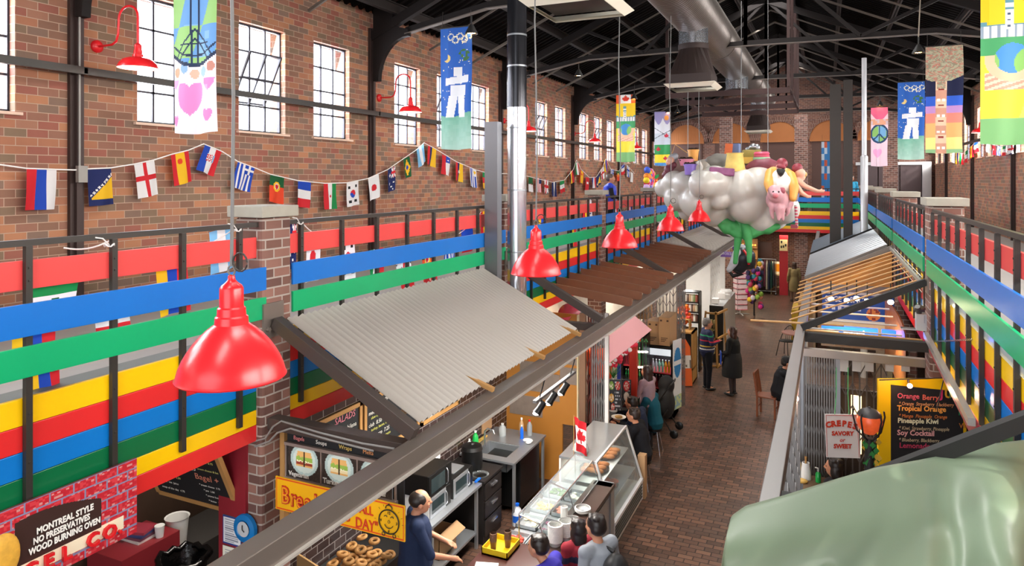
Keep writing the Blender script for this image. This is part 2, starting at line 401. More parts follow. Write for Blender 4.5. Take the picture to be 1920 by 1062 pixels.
# brick pillars at the far end, carrying on up past the cross balcony
for x in (-.75,):
    pass
WD=M('brown_service_door','#57494a',.5); WF=M('white_door_frame','#c9c9c9',.5)
d=bpy.data.objects.new('door_1',None); S.collection.objects.link(d); d.location=(2.6,YB-.3,DECK); tag(d,None,None,None,'structure')
b=MB(); 
for x0 in (1.2,2.05,2.9): b.box(x0+.02,YB-.2,DECK,x0+.83,YB-.12,5.85)
b.build('leaf',WD,d); b=MB(); b.box(1.15,YB-.24,5.85,4.1,YB-.1,5.98); b.box(3.75,YB-.24,DECK,4.1,YB-.1,5.85); b.build('door_frame',WF,d)
# ================================================================ RAILINGS, PILLARS, BEAMS
BC={n:M('board_paint_'+n,c,.28,0,.5,.07,(2)) for n,c in dict(red='#e04a48',blue='#0c6ec6',green='#08a66a',yellow='#f8c406',red_noglare='#dd2b2c',lowblue='#0873c4',green_noglare='#06673c').items()}  # upper red and green carry glare in their colour; the lower copies do not
NAMEC=dict(red_noglare='red',lowblue='blue',green_noglare='green')
FAS=[('yellow',3.68,3.85),('red_noglare',3.52,3.68),('lowblue',3.36,3.52),('green_noglare',3.20,3.36),('yellow',3.07,3.20),('red_noglare',2.93,3.07)]
PLY=[4.5+4.9*k for k in range(6)]; PRY=[4.75]+[5.2+4.9*k for k in range(1,6)]
def railing(X,s,y0,y1,ph,label,step=.6,ov=0):
    """s=+1: the aisle is on the +X side"""
    t=T('balcony_railing',label,'railing',(X,(y0+y1)/2,2.93),0,'striped balcony railings')
    b=MB(); b.box(X-.02,y0,4.79,X+.02,y1,4.83); b.build('top_rail',RAILM,t)
    y=ph
    while y<y1-.02:
        if y>y0: 
            b=MB(); b.box(min(X,X+s*.035),y-.02,3.12,max(X,X+s*.035),y+.02,4.79)
            for z in (4.65,4.57,4.38,4.3,4.13,4.04,3.75,3.45): b.box(min(X+s*.035,X+s*.041),y-.006,z,max(X+s*.035,X+s*.041),y+.006,z+.012)
            b.build('post',RAILM,t)
        y+=step
    def bd(c,z0,z1,xa,xb,o=0):
        b=MB(); b.box(min(X+s*xa,X+s*xb),y0,z0,max(X+s*xa,X+s*xb),y1+o,z1); b.build('board',BC[c],t,bevel=.003,label=NAMEC.get(c,c)+' painted board')
    bd('red',4.52,4.70,-.03,-.002); bd('blue',4.24,4.44,.037,.062,.05); bd('green',3.99,4.18,.037,.062,.05)
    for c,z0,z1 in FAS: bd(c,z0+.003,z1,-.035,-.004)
    b=MB(); b.box(min(X-s*.06,X-s*.26),y0,DECK,max(X-s*.06,X-s*.26),y1,3.84); b.build('curb',M('curb_grey','#6c706c',.6),t)
ENDS=[('nearest the camera on the left, before the first brick pillar',-3,PLY[0],-2.43),('on the left above the corrugated plastic awning',PLY[0]+.38,PLY[1],5.03),
 ('on the left above the brown louvre boards',PLY[1]+.38,PLY[2],9.95),('on the left where the person in the blue vest stands',PLY[2]+.38,PLY[3],14.85),
 ('on the left behind the cloud sculpture',PLY[3]+.38,PLY[4],19.75),('on the left near the far end',PLY[4]+.38,PLY[5],24.65),('on the left, last before the end wall',PLY[5]+.38,32.1,29.6)]
for d,a,c,ph in ENDS: railing(-4.5,1,a,c,ph,'rainbow striped balcony railing '+d,.56 if a<0 else .597)
ER=[('nearest the camera on the right, above the pale green shell',-3,PRY[0],-2.8),('on the right above the juice menu board',PRY[0]+.42,PRY[1],5.75),('on the right above the wooden rods',PRY[1]+.42,PRY[2],10.7),
 ('on the right above the polished metal awning',PRY[2]+.42,PRY[3],15.6),('on the right above the dark corrugated awning',PRY[3]+.42,PRY[4],20.5),('on the right beside the dark flue columns',PRY[4]+.42,PRY[5],25.4),('on the right, last before the end wall',PRY[5]+.42,32.1,30.3)]
for d,a,c,ph in ER: railing(1.2,-1,a,c,ph,'rainbow striped balcony railing '+d)
# cross balcony at the far end
t=T('balcony_railing','rainbow striped railing of the cross balcony at the far end','railing',(-1.6,32.1,2.93))
b=MB(); b.box(-4.5,32.08,4.79,1.2,32.12,4.83); b.build('top_rail',RAILM,t)
for i in range(9):
    x=-4.2+i*.6; b=MB(); b.box(x-.02,32.06,3.1,x+.02,32.1,4.79); b.build('post',RAILM,t)
for c,z0,z1 in [('red',4.52,4.7),('blue',4.24,4.44),('green',3.99,4.18)]+FAS:
    b=MB(); b.box(-4.5,32.02,z0+.003,1.2,32.05,z1); b.build('board',BC[c],t,label=NAMEC.get(c,c)+' painted board')
CAPM=M('weathered_concrete_cap','#a29d90',.75,0,.3,.12,9,bump=.2)
OL=['closest to the camera','behind the shiny steel flue','beside the second louvre bay','at the left edge of the cloud','half hidden by the cloud','near the end wall']
def pillar(x0,x1,y0,y1,label,top=4.87,cap=.045,z0=0):
    t=T('brick_pillar',label,'pillar',((x0+x1)/2,(y0+y1)/2,0),0,'brick pillars along the balconies')
    b=MB(); b.box(x0,y0,z0,x1,y1,top); b.build('shaft',PILB,t,bevel=.03)
    if cap: b=MB(); b.box(x0-cap,y0-cap,top,x1+cap,y1+cap,top+.1); b.build('cap',CAPM,t,bevel=.008)
    return t
for k,y in enumerate(PLY): pillar(-4.76,-4.44,y,y+.36,z0=2.6 if k==1 else 0,label='brown brick pillar with concrete cap, left side, '+OL[k])
OR=['beside the pale green shell','behind the white wall box','second with its cap in view','third with its cap in view','fourth back','last before the end wall']
for k,y in enumerate(PRY): pillar(1.16,1.53,y-(.1 if k else 0),y+.4,'brown brick pillar with concrete cap, right side, '+OR[k])
for x,l in ((-1.05,'tall square brick pillar at the far end behind the reaching figure'),(2.35,'tall brick pillar at the far end beside the brown doors'),(-4.2,'tall brick pillar at the far left end under the mountain banner')):
    b=MB(); b.box(x-.26,32.2,0,x+.26,32.72,8.0); b.build('end_pillar',PILB,label=l,cat='pillar')
# long beams
t=T('channel_beam','long brown steel beam over the left row of stalls','beam',(-2.92,14,3.0)); b=MB(); b.box(-3.0,-2,3.0,-2.85,30,3.15); b.build('beam_body',STEEL,t,bevel=.006); b=MB(); b.box(-2.85,-2,2.995,-2.825,30,3.01); b.build('bottom_lip',M('bright_lip','#cfc8c0',.3,.4),t)  # pale lip colour stands for light caught on the flange
BM2=M('worn_shiny_beam','#8a8785',.38,.55,.5,.05,2)
b=MB(); b.box(-.4,-1,3.0,-.28,30,3.15); b.build('channel_beam',BM2,bevel=.006,label='long shiny steel beam over the right row of stalls',cat='beam')
for k,y in enumerate(PLY[:5]):
    yy=y+.12
    b=MB(); b.beam((-4.44,yy,3.07),(-3.0,yy,3.07),.12,.1); b.build('cross_beam',STRUT,bevel=.004,label='dark level steel beam at the left brick pillar '+OL[k],cat='beam',group='cross beams of the left stalls')
    t=T('brace_strut','dark sloping steel strut from the left brick pillar '+OL[k],'strut',(-4.44,yy,3.8),0,'sloping struts of the left stalls')
    b=MB(); b.beam((-4.395,yy,3.95),(-2.96,yy,3.19),.09,.11); b.build('bar',STRUT,t,bevel=.004)
    b=MB(); b.box(-4.44,yy-.12,3.82,-4.42,yy+.12,4.12); b.lathe([(.02,0),(.02,.03),(0,.03)],(-4.42,yy-.08,3.9),8,'X'); b.build('wall_plate',STEEL,t)
for k,y in enumerate(PRY[:5]):
    yy=y+.05 if k else y+.1
    b=MB(); b.beam((1.16,yy,3.07),(-.28,yy,3.07),.12,.12); b.build('cross_beam',BLACKM if k<2 else STEEL,label='dark level steel beam, right side, '+OR[k],cat='beam',group='cross beams of the right stalls')
    t=T('brace_strut','dark sloping strut at the right brick pillar '+OR[k],'strut',(1.16,yy,3.8),0,'sloping struts of the right stalls')
    b=MB(); b.beam((1.14,yy,3.90 if k else 3.87),(-.32,yy,3.19 if k else 2.98),.08,.085); b.build('bar',BLACKM if k<2 else STEEL,t)
    b=MB(); b.box(1.14,yy-.1,3.76,1.16,yy+.1,4.06); b.build('wall_plate',STEEL,t)
# ---------------------------------------------------------------- awnings, left
def corrug(name,mat,x0,z0,x1,z1,y0,y1,pitch,amp,parent=None,**kw):
    """sheet whose ribs run down the slope from (x0,z0) to (x1,z1)"""
    b=MB(); n=int((y1-y0)/pitch*4); d=Vector((x1-x0,0,z1-z0)).normalized(); nrm=Vector((-d.z,0,d.x)); nrm=nrm if nrm.z>0 else -nrm; vs=[];fs=[]
    for i in range(n+1):
        y=y0+(y1-y0)*i/n; o=nrm*amp*math.sin(2*math.pi*(y-y0)/pitch)
        for s in (0,.5,1): vs.append(Vector((x0+(x1-x0)*s,y,z0+(z1-z0)*s))+o)
    m=len(vs); vs+=[v-nrm*.004 for v in vs]
    for i in range(n):
        for s in (0,1):
            a=i*3+s; fs.append((a,a+1,a+4,a+3)); fs.append((m+a,m+a+3,m+a+4,m+a+1))
    b.add(vs,fs,True); return b.build(name,mat,parent,**kw)
def plastic(name,col,tr):
    m=bpy.data.materials.new(name); m.use_nodes=True; nt=m.node_tree; b=nt.nodes['Principled BSDF']; b.inputs['Base Color'].default_value=(*lin(col),1); b.inputs['Roughness'].default_value=.3
    t=nt.nodes.new('ShaderNodeBsdfTransparent'); t.inputs[0].default_value=(.9,.88,.85,1); x=nt.nodes.new('ShaderNodeMixShader'); x.inputs[0].default_value=tr
    tl=nt.nodes.new('ShaderNodeBsdfTranslucent'); tl.inputs[0].default_value=(*lin(col),1); y=nt.nodes.new('ShaderNodeMixShader'); y.inputs[0].default_value=.35
    nt.links.new(b.outputs[0],y.inputs[1]); nt.links.new(tl.outputs[0],y.inputs[2]); nt.links.new(y.outputs[0],x.inputs[1]); nt.links.new(t.outputs[0],x.inputs[2]); nt.links.new(x.outputs[0],nt.nodes['Material Output'].inputs[0]); return m
FIB=plastic('cloudy_fibreglass','#d8d2ca',.16)
t=T('plastic_awning','large translucent corrugated plastic awning sloping down to the long beam','awning',(-3.8,7.1,3.2))
corrug('corrugated_sheet',FIB,-4.42,3.95,-3.02,3.22,4.78,8.66,.085,.017,t)
for i,(xx,zz) in enumerate(((-4.1,3.74),(-3.6,3.48),(-3.2,3.27))):
    b=MB(); b.beam((xx,4.75,zz),(xx,8.68,zz),.05,.03); b.build('purlin',M('raw_batten','#a58c6d',.6),t)
for y in (5.9,7.2,8.45):
    b=MB(); b.beam((-3.25,y,3.30),(-2.9,y,3.19),.045,.04); b.build('batten_end',WOOD,t)
LOUV=M('brown_stained_board','#83543c',.42,0,.5,.2,5)
def louvres(y0,y1,n,mat,label,x0=-4.4,z0=3.4,x1=-2.86,z1=3.22,h=.13,w=.04):
    t=T('louvre_roof',label,'louvre roof',(-3.6,(y0+y1)/2,3.15))
    for i in range(n):
        y=y0+(y1-y0)*i/(n-1); b=MB(); d=Vector((x1-x0,0,z1-z0)); pts=[]
        pts=[(x0,y,z0-h/2),(x1-.06,y,z1-h/2),(x1-.015,y,z1-h*.38),(x1,y,z1-h*.1),(x1,y,z1+h/2),(x0,y,z0+h/2)]
        b.slab(pts,(0,-1,0),w); b.build('louvre_board',mat,t)
louvres(10.85,14.1,6,LOUV,'brown wooden louvre boards over the left stalls, nearer group')
louvres(15.1,19.1,8,LOUV,'brown wooden louvre boards over the left stalls, farther group')
GREYL=M('grey_weathered_slats','#bdb7b0',.5,0,.5,.1)
louvres(19.8,28.5,34,GREYL,'grey slatted roof over the far left stalls beneath the cloud',h=.05,w=.12)
# ---------------------------------------------------------------- awnings and rods, right
t=T('metal_awning','polished corrugated metal awning over the right stalls, brightest one','awning',(.4,17.3,3.2))
corrug('corrugated_sheet',M('bright_awning_metal','#bfc3c8',.3,.45,.6,.06,2),1.05,3.93,-.42,3.22,15.25,19.6,.36,.03,t)
b=MB(); b.beam((1.05,15.22,3.9),(-.42,15.22,3.19),.04,.08); b.build('edge_rail',STEEL,t)
DARKSH=M('blue_grey_sheet','#717d88',.3,.45,.5,.1)
t=T('metal_awning','dark blue-grey corrugated metal awning behind the polished one','awning',(.4,22.3,3.2))
corrug('corrugated_sheet',DARKSH,1.05,3.93,-.42,3.22,20.2,24.4,.36,.03,t)
b=MB(); b.beam((1.05,20.17,3.9),(-.42,20.17,3.19),.04,.08); b.build('edge_rail',BLACKM,t)
DOW=M('pale_wood_dowel','#c89a63',.5,0,.4,.15)
t=T('rod_canopy','canopy of round wooden rods sloping over the right stalls','canopy',(.4,12.5,3.2))
for i in range(9):
    y=10.6+i*.5; b=MB(); b.tube([(1.1,y,3.86),(-.5,y,3.19)],.012,8); b.build('rod',DOW,t)
b=MB(); b.tube([(-1.0,10.3,3.2),(.2,10.45,3.2)],.016,8); b.build('level_rod',DOW,t)
b=MB(); b.beam((1.09,10.2,3.88),(1.09,15,3.88),.03,.05); b.build('ledger',M('pale_metal_edge','#a9a39c',.4,.5),t)
for i in range(5):
    b=MB(); b.tube([(.98,10.7+i*.75,2.93),(-.27,10.7+i*.75,2.93)],.016,6); b.build('lower_tube',M('white_tube','#cfcac4',.4),t)
# ---------------------------------------------------------------- flues and columns
def single(b,name,mat,label,cat,**kw): return b.build(name,mat,label=label,cat=cat,**kw)
t=T('steel_flue','tall shiny steel flue pipe rising beside the second left brick pillar','flue',(-4.12,9.15,0))
b=MB(); b.tube([(-4.12,9.15,3.0),(-4.12,9.15,9.3)],.14,28); b.build('pipe',CHROME,t)
for z in (4.15,5.05,5.95,6.85,7.3): b=MB(); b.tube([(-4.12,9.15,z-.012),(-4.12,9.15,z+.012)],.146,28); b.build('band',GALV,t)
b=MB(); b.tube([(-4.12,9.15,6.25),(-4.12,9.15,9.4)],.143,28); b.build('dark_upper_tube',M('dark_glossy_flue','#2c2c30',.18,.6),t)  # dark glossy tube over the upper part of the pipe
b=MB(); b.box(-4.43,8.72,2.9,-4.23,8.86,6.02); b.box(-4.41,8.86,2.9,-4.26,8.93,6.0); single(b,'steel_column',M('grey_column_paint','#77777a',.35,.5),'grey square steel column in front of the shiny flue','column')
for x0,w,l in ((.05,.27,'left of the two dark square flue columns rising from the right stalls'),(.38,.22,'right of the two dark square flue columns rising from the right stalls')):
    b=MB(); b.box(x0,20.3,0,x0+w,20.3+w,7.75 if w>.25 else 7.85); 
    for z in (4.2,5.6,7.0): b.box(x0-.005,20.295,z,x0+w+.005,20.305+w,z+.02)
    single(b,'flue_column',M('dark_flue_paint','#39332f',.45,.4),l,'column')
t=T('pale_pipe','pale grey vent pipe beside the dark flue columns','pipe',(.87,20.3,0))
b=MB(); b.tube([(.87,20.3,5.8),(.87,20.3,8.4)],.06,14); b.build('upper_pipe',M('pale_pipe_paint','#c9c9cc',.35,.3),t)
b=MB(); b.tube([(.87,20.3,0),(.87,20.3,5.8),(.87,20.3,5.85)],[.09,.09,.06],16); b.build('lower_pipe',M('pale_pipe_paint','#c9c9cc',.35,.3),t)
# ---------------------------------------------------------------- air duct, hoods, hanging frames
SPI=M('spiral_duct_metal','#6f6761',.36,.7,.5,.08,2)
DX,DZ,DR=-2.3,8.38,.44
t=T('spiral_duct','big round spiral metal air duct under the roof','air duct',(DX,15,DZ))
b=MB(); pr=[]; y=3.0
pts=[];rs=[]
while y<29:
    pts+=[(DX,y,DZ),(DX,y+.045,DZ),(DX,y+.05,DZ),(DX,y+.085,DZ)]; rs+=[DR,DR,DR+.008,DR+.008]; y+=.09
b.tube(pts,rs,32); b.build('pipe',SPI,t)
for y in (9.5,16.2,22.9): b=MB(); b.tube([(DX,y-.03,DZ),(DX,y+.03,DZ)],DR+.015,32); b.build('joint_band',SPI,t)
HOODM=M('dark_brown_hood','#3c302d',.4,.4); CREAM=M('cream_enamel','#e3dccb',.5)
for k,(y,l) in enumerate(((6.6,'nearest, only its rim showing at the top'),(13.2,'middle one, large and fully visible'),(26.6,'farthest one, above the cloud'))):
    t=T('duct_hood','brown duct hood with cream rim, '+l,'air hood',(DX,y,6.9),0,'hoods under the duct')
    b=MB(); b.tube([(DX,y,DZ-.2),(DX,y,7.72)],.27,28); b.build('collar',CHROME,t)
    b=MB(); b.tube([(DX,y,7.74),(DX,y,7.64)],.28,28); b.build('collar_band',HOODM,t)
    b=MB(); n=28; top=[];bot=[]
    for i in range(n):
        a=2*math.pi*(i+.5)/n; ca,sa=math.cos(a),math.sin(a); q=.38/max(abs(ca),abs(sa)); top.append((DX+.26*ca,y+.26*sa,7.66)); bot.append((DX+q*ca,y+q*sa,7.15))
    b.add(top+bot,[(i,(i+1)%n,n+(i+1)%n,n+i) for i in range(n)]); b.box(DX-.38,y-.38,6.98,DX+.38,y+.38,7.15); b.build('funnel',HOODM,t)
    b=MB(); b.lathe([(.54,0),(.66,.07),(.62,.08),(.5,.02)],(DX,y,6.9),4); 
    b.v=[Vector((DX,y,0))+Matrix.Rotation(math.pi/4,3,'Z')@(v-Vector((DX,y,0))) for v in b.v]; b.sm=[False]*len(b.sm); b.build('rim',CREAM,t)
t=T('duct_takeoff','short shiny collar under the spiral duct behind the middle hood','air duct',(DX,20,7.6)); b=MB(); b.tube([(DX,20,8.2),(DX,20,7.7)],.3,28); b.build('collar',CHROME,t); b=MB(); b.tube([(DX,20,7.7),(DX,20,7.66)],.32,28); b.build('end_ring',HOODM,t)
FRM=M('red_brown_channel','#3f2a27',.5,.3)
for k,(y,l) in enumerate(((17.6,'nearest of four'),(19.4,'second of four'),(21.3,'third of four'),(23.2,'farthest of four'))):
    t=T('duct_support','red-brown steel hanging frame under the roof, '+l,'hanging frame',(-2.2,y,7.3),0,'hanging frames under the roof')
    b=MB(); b.beam((-3.72,y,7.33),(-.85,y,7.33),.07,.13); b.build('bottom_bar',FRM,t)
    for x in (-3.72,-.85): 
        b=MB(); b.beam((x,y,7.27),(x,y,10.5-abs(x+1.6)*.45),.07,.1,(0,1,0)); b.build('hanger_bar',FRM,t)
for x in (-3.72,-.85):
    b=MB(); b.beam((x,17.5,7.44),(x,23.3,7.44),.05,.06); single(b,'frame_tie',FRM,'lengthwise tie bar joining the hanging frames on the '+('left' if x<-2 else 'right'),'tie bar')
# ---------------------------------------------------------------- pendant lamps
WIN=M('white_enamel_inside','#f2efe8',.4)
SH=[(.225,0),(.229,.006),(.223,.016),(.214,.05),(.199,.085),(.18,.118),(.158,.15),(.13,.182),(.1,.21),(.07,.232),(.068,.262),(.06,.268),(.058,.3),(.05,.306),(.049,.385),(.042,.398),(.026,.41),(.016,.422),(.014,.44),(0,.444)]
def pendant(first,loc,label):
    if first is None:
        t=T('pendant_lamp',label,'pendant lamp',loc,0,'red pendant lamps over the left stalls')
        b=MB(); b.lathe(SH,n=48); sd=b.build('shade',REDGLOSS,t,False)
        b=MB(); b.lathe([(.22,.004),(.205,.05),(.19,.085),(.17,.118),(.148,.148),(.12,.178),(.06,.21),(0,.215)],n=40); b.build('shade_lining',WIN,sd,False)
        b=MB(); b.ball((0,0,.14),(.035,.035,.05)); b.build('bulb',WIN,sd,False)
        b=MB(); b.tube([(0.02*math.sin(math.pi*2*k/12),0,.462+.022*math.cos(math.pi*2*k/12)) for k in range(13)],.004,6); b.tube([(0,0,.48),(0.012,0,1.2),(-.012,0,2.3),(.01,0,3.4),(0,0,4.7)],.0075,6); b.build('cord',M('grey_cord','#6f6d6b',.6),t,False)
        b=MB(); b.tube([(0.05+.04*math.cos(k*.5),0,.5+.04*math.sin(k*.5)) for k in range(13)],.004,6); b.build('hook_ring',RAILM,t,False)
        return t
    c=copy_tree(first); c.location=loc; c['label']=label; return c
pl=pendant(None,(-2.345,2.2,4.345),'largest red bell-shaped pendant lamp, nearest the camera')
for y,l in ((5.75,'second red pendant lamp, against the corrugated awning corner'),(8.5,'third red pendant lamp, above the brown louvre boards'),(11.6,'fourth red pendant lamp, just left of the cloud'),(14.45,'fifth red pendant lamp, smallest, in front of the cloud')): pendant(pl,(-2.4,y,4.345),l)
# ---------------------------------------------------------------- gooseneck wall lamps
def goose(first,x,y,s,label):
    if first is None:
        t=T('gooseneck_lamp',label,'wall lamp',(x,y,6.3),0,'red gooseneck wall lamps')
        b=MB(); b.lathe([(0,0),(.07,0),(.07,.02),(.03,.04),(0,.045)],(0,0,.39),16,'X'); b.build('wall_plate',REDGLOSS,t,False)
        b=MB(); pts=[(0,0,.39),(.26,0,.39),(.33,0,.42),(.36,0,.5),(.37,0,.62)]
        pts+=[(.37+.155*(1-math.cos(a)),0,.66+.13*math.sin(a)) for a in [math.pi*k/10 for k in range(11)]]+[(.68,0,.45),(.68,0,.36)]
        b.tube(pts,.013,8); b.build('arm',REDGLOSS,t,False)
        b=MB(); b.lathe([(.205,0),(.2,.015),(.185,.05),(.15,.09),(.1,.112),(.055,.12),(.05,.15),(.042,.155),(.042,.19),(.036,.2),(.036,.25),(.02,.27),(0,.275)],(.68,0,.1),32); sd=b.build('shade',REDGLOSS,t,False)
        b=MB(); b.lathe([(.2,.002),(.15,.07),(0,.1)],(.68,0,.1),24); b.build('shade_lining',M('lit_white_lining','#fff4e2',.4,emit=1.5),sd,False)
        return t
    c=copy_tree(first); c.location=(x,y,6.3); c.rotation_euler.z=0 if s>0 else math.pi; c['label']=label; return c
g=goose(None,XL,5.06,1,'nearest red gooseneck wall lamp, left of the peace sign banner')
for k,l in enumerate(('second red gooseneck wall lamp, before the blue banner','third red gooseneck wall lamp, seen just past the shiny flue','fourth red gooseneck wall lamp, left of the parliament banner','fifth red gooseneck wall lamp, right of the parliament banner')): goose(g,XL,5.06+BAY*(k+1),1,l)
for k,l in ((2,'red gooseneck lamp on the right wall behind the totem banner'),(3,'farther red gooseneck lamp on the right wall')): goose(g,XR,5.06+BAY*k,-1,l)
# ---------------------------------------------------------------- roof spotlights
WARM=M('warm_lamp_face','#ffc070',.3,emit=22)
def spot(first,loc,label,gr='round spotlights under the roof trusses'):
    if first is None:
        t=T('spotlight',label,'spotlight',loc,0,gr)
        b=MB(); b.lathe([(.03,.16),(.04,.14),(.1,.03),(.11,0),(.1,0),(.085,.02)],n=18); sd=b.build('housing',BLACKM,t,False)
        b=MB(); b.ball((0,0,.03),(.085,.085,.02),14,8); b.build('lens',WARM,sd,False)
        b=MB(); b.tube([(0,0,.15),(0,0,.3)],.012,6); b.build('stem',BLACKM,t,False)
        return t
    c=copy_tree(first); c.location=loc; c['label']=label; return c
def sp_at(u,v,Y): p=PY(u,v,Y); return (p.x,p.y,p.z)
s0=spot(None,sp_at(884,64,10.1),'lit spotlight at the top of the blue figure banner')
for u,v,Y,l in ((1085,143,15.5,'lit spotlight under the roof above the left windows, next to no banner'),(1189,186,20.75,'lit spotlight touching the parliament banner'),(1253,211,26.05,'left lit spotlight at the mountain banner'),(1270,212,26.05,'right lit spotlight past the mountain banner'),
    (1722,100,14.6,'lit spotlight on a dangling cable left of the totem banner'),(1650,198,26.0,'lit spotlight left of the pink peace banner')): spot(s0,sp_at(u,v,Y),l)
b=MB(); p=Vector(sp_at(1722,100,14.6)); b.tube([p+Vector((0,0,.3)),p+Vector((.03,0,1.0)),p+Vector((-.03,0,2.2))],.01,6); single(b,'dangling_cable',M('pale_cable','#8a7f70',.6),'pale cable holding the spotlight left of the totem banner','cable')
# ================================================================ FLAGS
CL={k:lin(v) for k,v in dict(r='#d6202c',b='#1747b8',n='#14235f',w='#eeeeee',y='#f6c21a',g='#0c8a45',G='#0b5a2c',k='#151515',l='#7fc0ea',o='#e8471f',s='#bfe0f5',p='#f08fb0',c='#efe3c8').items()}
def inpoly(x,y,P):
    c=False; j=len(P)-1
    for i in range(len(P)):
        if (P[i][1]>y)!=(P[j][1]>y) and x<(P[j][0]-P[i][0])*(y-P[i][1])/(P[j][1]-P[i][1])+P[i][0]: c=not c
        j=i
    return c
LEAF=[(0,-1),(.2,-.62),(.42,-.72),(.33,-.2),(.58,-.45),(.66,-.3),(.97,-.36),(.85,-.05),(1,.05),(.5,.42),(.56,.6),(.06,.52),(.06,.95)]
LEAF=LEAF+[(-x,y) for x,y in reversed(LEAF[1:])]
def circ(u,v,cu,cv,r,asp): return (u-cu)**2+((v-cv)*asp)**2<r*r
def st(*cs): return lambda u,v:CL[cs[min(len(cs)-1,int(u*len(cs)))]]          # stripes side by side
def sh(*cs): return lambda u,v:CL[cs[min(len(cs)-1,int(v*len(cs)))]]          # stripes one above the other
def on(base,*lay):
    def f(u,v):
        for test,c in lay:
            if test(u,v): return CL[c]
        return base(u,v)
    return f
def star(cu,cv,r): return lambda u,v:circ(u,v,cu,cv,r,1.45) and (abs(u-cu)<r*.4 or abs((v-cv)*1.45)<r*.4)
def any_(*t): return lambda u,v:any(x(u,v) for x in t)
def disc(cu,cv,r): return lambda u,v:circ(u,v,cu,cv,r,1.45)
def rect(a,b,c,d): return lambda u,v:a<=u<c and b<=v<d
def jack(x0,y0,x1,y1):
    def f(u,v):
        if not(x0<=u<x1 and y0<=v<y1): return None
        a,b=(u-x0)/(x1-x0)-.5,(v-y0)/(y1-y0)-.5
        if min(abs(a),abs(b))<.09: return 'r'
        if min(abs(a),abs(b))<.16: return 'w'
        return 'w' if min(abs(a-b),abs(a+b))<.12 else 'n'
    return f
def withjack(base,j): return lambda u,v:(CL[j(u,v)] if j(u,v) else base(u,v))
N_=st('n')
FL=dict(
 russia=st('r','b','w'), bosnia=on(N_,(any_(*[star(.12+.11*i,.72-.068*i,.055) for i in range(9)]),'w'),(lambda u,v:v<.82 and v>.86-.62*u and u>.12,'y')),
 england=on(st('w'),(lambda u,v:abs(u-.5)<.1 or abs(v-.46)<.07,'r')), spain=on(lambda u,v:CL['r' if abs(u-.5)>.26 else 'y'],(disc(.45,.28,.13),'o'),(disc(.45,.28,.07),'k')),
 croatia=on(st('b','w','r'),(lambda u,v:abs(u-.45)<.17 and abs(v-.42)<.13 and (int(u*14)+int(v*20))%2==0,'r'),(lambda u,v:abs(u-.45)<.17 and abs(v-.42)<.13,'w'),(lambda u,v:abs(u-.66)<.05 and abs(v-.42)<.13,'l')),
 greece=on(lambda u,v:CL['bw'[int(u*9)%2]],(lambda u,v:u>.44 and v<.37 and (abs(u-.72)<.055 or abs(v-.18)<.04),'w'),(rect(.44,0,1.1,.37),'b')),
 portugal=on(lambda u,v:CL['G' if v<.4 else 'o'],(disc(.5,.4,.13),'r'),(disc(.5,.4,.16),'w'),(disc(.5,.4,.27),'y')),
 france=sh('b','w','r'), iran=on(st('r','w','g'),(disc(.5,.5,.08),'r')), italy=st('g','w','r'),
 korea=on(st('w'),(lambda u,v:circ(u,v,.5,.5,.24,1.45) and v<.5+.06*math.sin((u-.5)*12),'r'),(disc(.5,.5,.24),'b'),(any_(rect(.12,.17,.3,.28),rect(.7,.14,.88,.25),rect(.14,.74,.32,.85),rect(.68,.74,.86,.85)),'k')),
 japan=on(st('w'),(disc(.5,.5,.22),'r')), australia=withjack(on(N_,(any_(star(.3,.32,.11),star(.5,.8,.07),star(.75,.62,.07),star(.3,.66,.07),star(.62,.92,.05)),'w')),jack(.5,0,1.01,.45)),
 brazil=on(st('G'),(disc(.5,.5,.17),'b'),(lambda u,v:abs(u-.5)*2.3+abs(v-.5)*2.5<1,'y')), argentina=st('l','w','l'), colombia=lambda u,v:CL['r' if u<.25 else 'n' if u<.5 else 'y'],
 chile=on(st('r','w'),(star(.75,.17,.1),'w'),(rect(.5,0,1.1,.34),'b')), ecuador=on(lambda u,v:CL['r' if u<.25 else 'n' if u<.5 else 'y'],(disc(.5,.48,.15),'c')), uruguay=on(lambda u,v:CL['wb'[int(u*9)%2]],(disc(.75,.18,.14),'y'),(rect(.5,0,1.1,.4),'w')),
 cameroon=on(sh('g','r','y'),(star(.5,.5,.12),'y')), algeria=on(sh('G','w'),(disc(.5,.5,.12),'r')), usa=on(lambda u,v:CL['rw'[int(u*13)%2]],(rect(.46,0,1.1,.4),'n')),
 britain=withjack(N_,jack(-.2,-.1,1.2,1.1)), honduras=st('n','w','n'), mexico=on(sh('g','w','r'),(disc(.5,.5,.12),'G')), belgium=st('k','y','r'), turkey=on(st('r'),(disc(.5,.42,.16),'w')),
 germany=st('k','r','y'), romania=st('y','b','r'), netherlands=st('b','w','r'), armenia=st('y','b','r'), finland=on(st('w'),(lambda u,v:abs(u-.5)<.12 or abs(v-.35)<.09,'b')), white=st('w'))
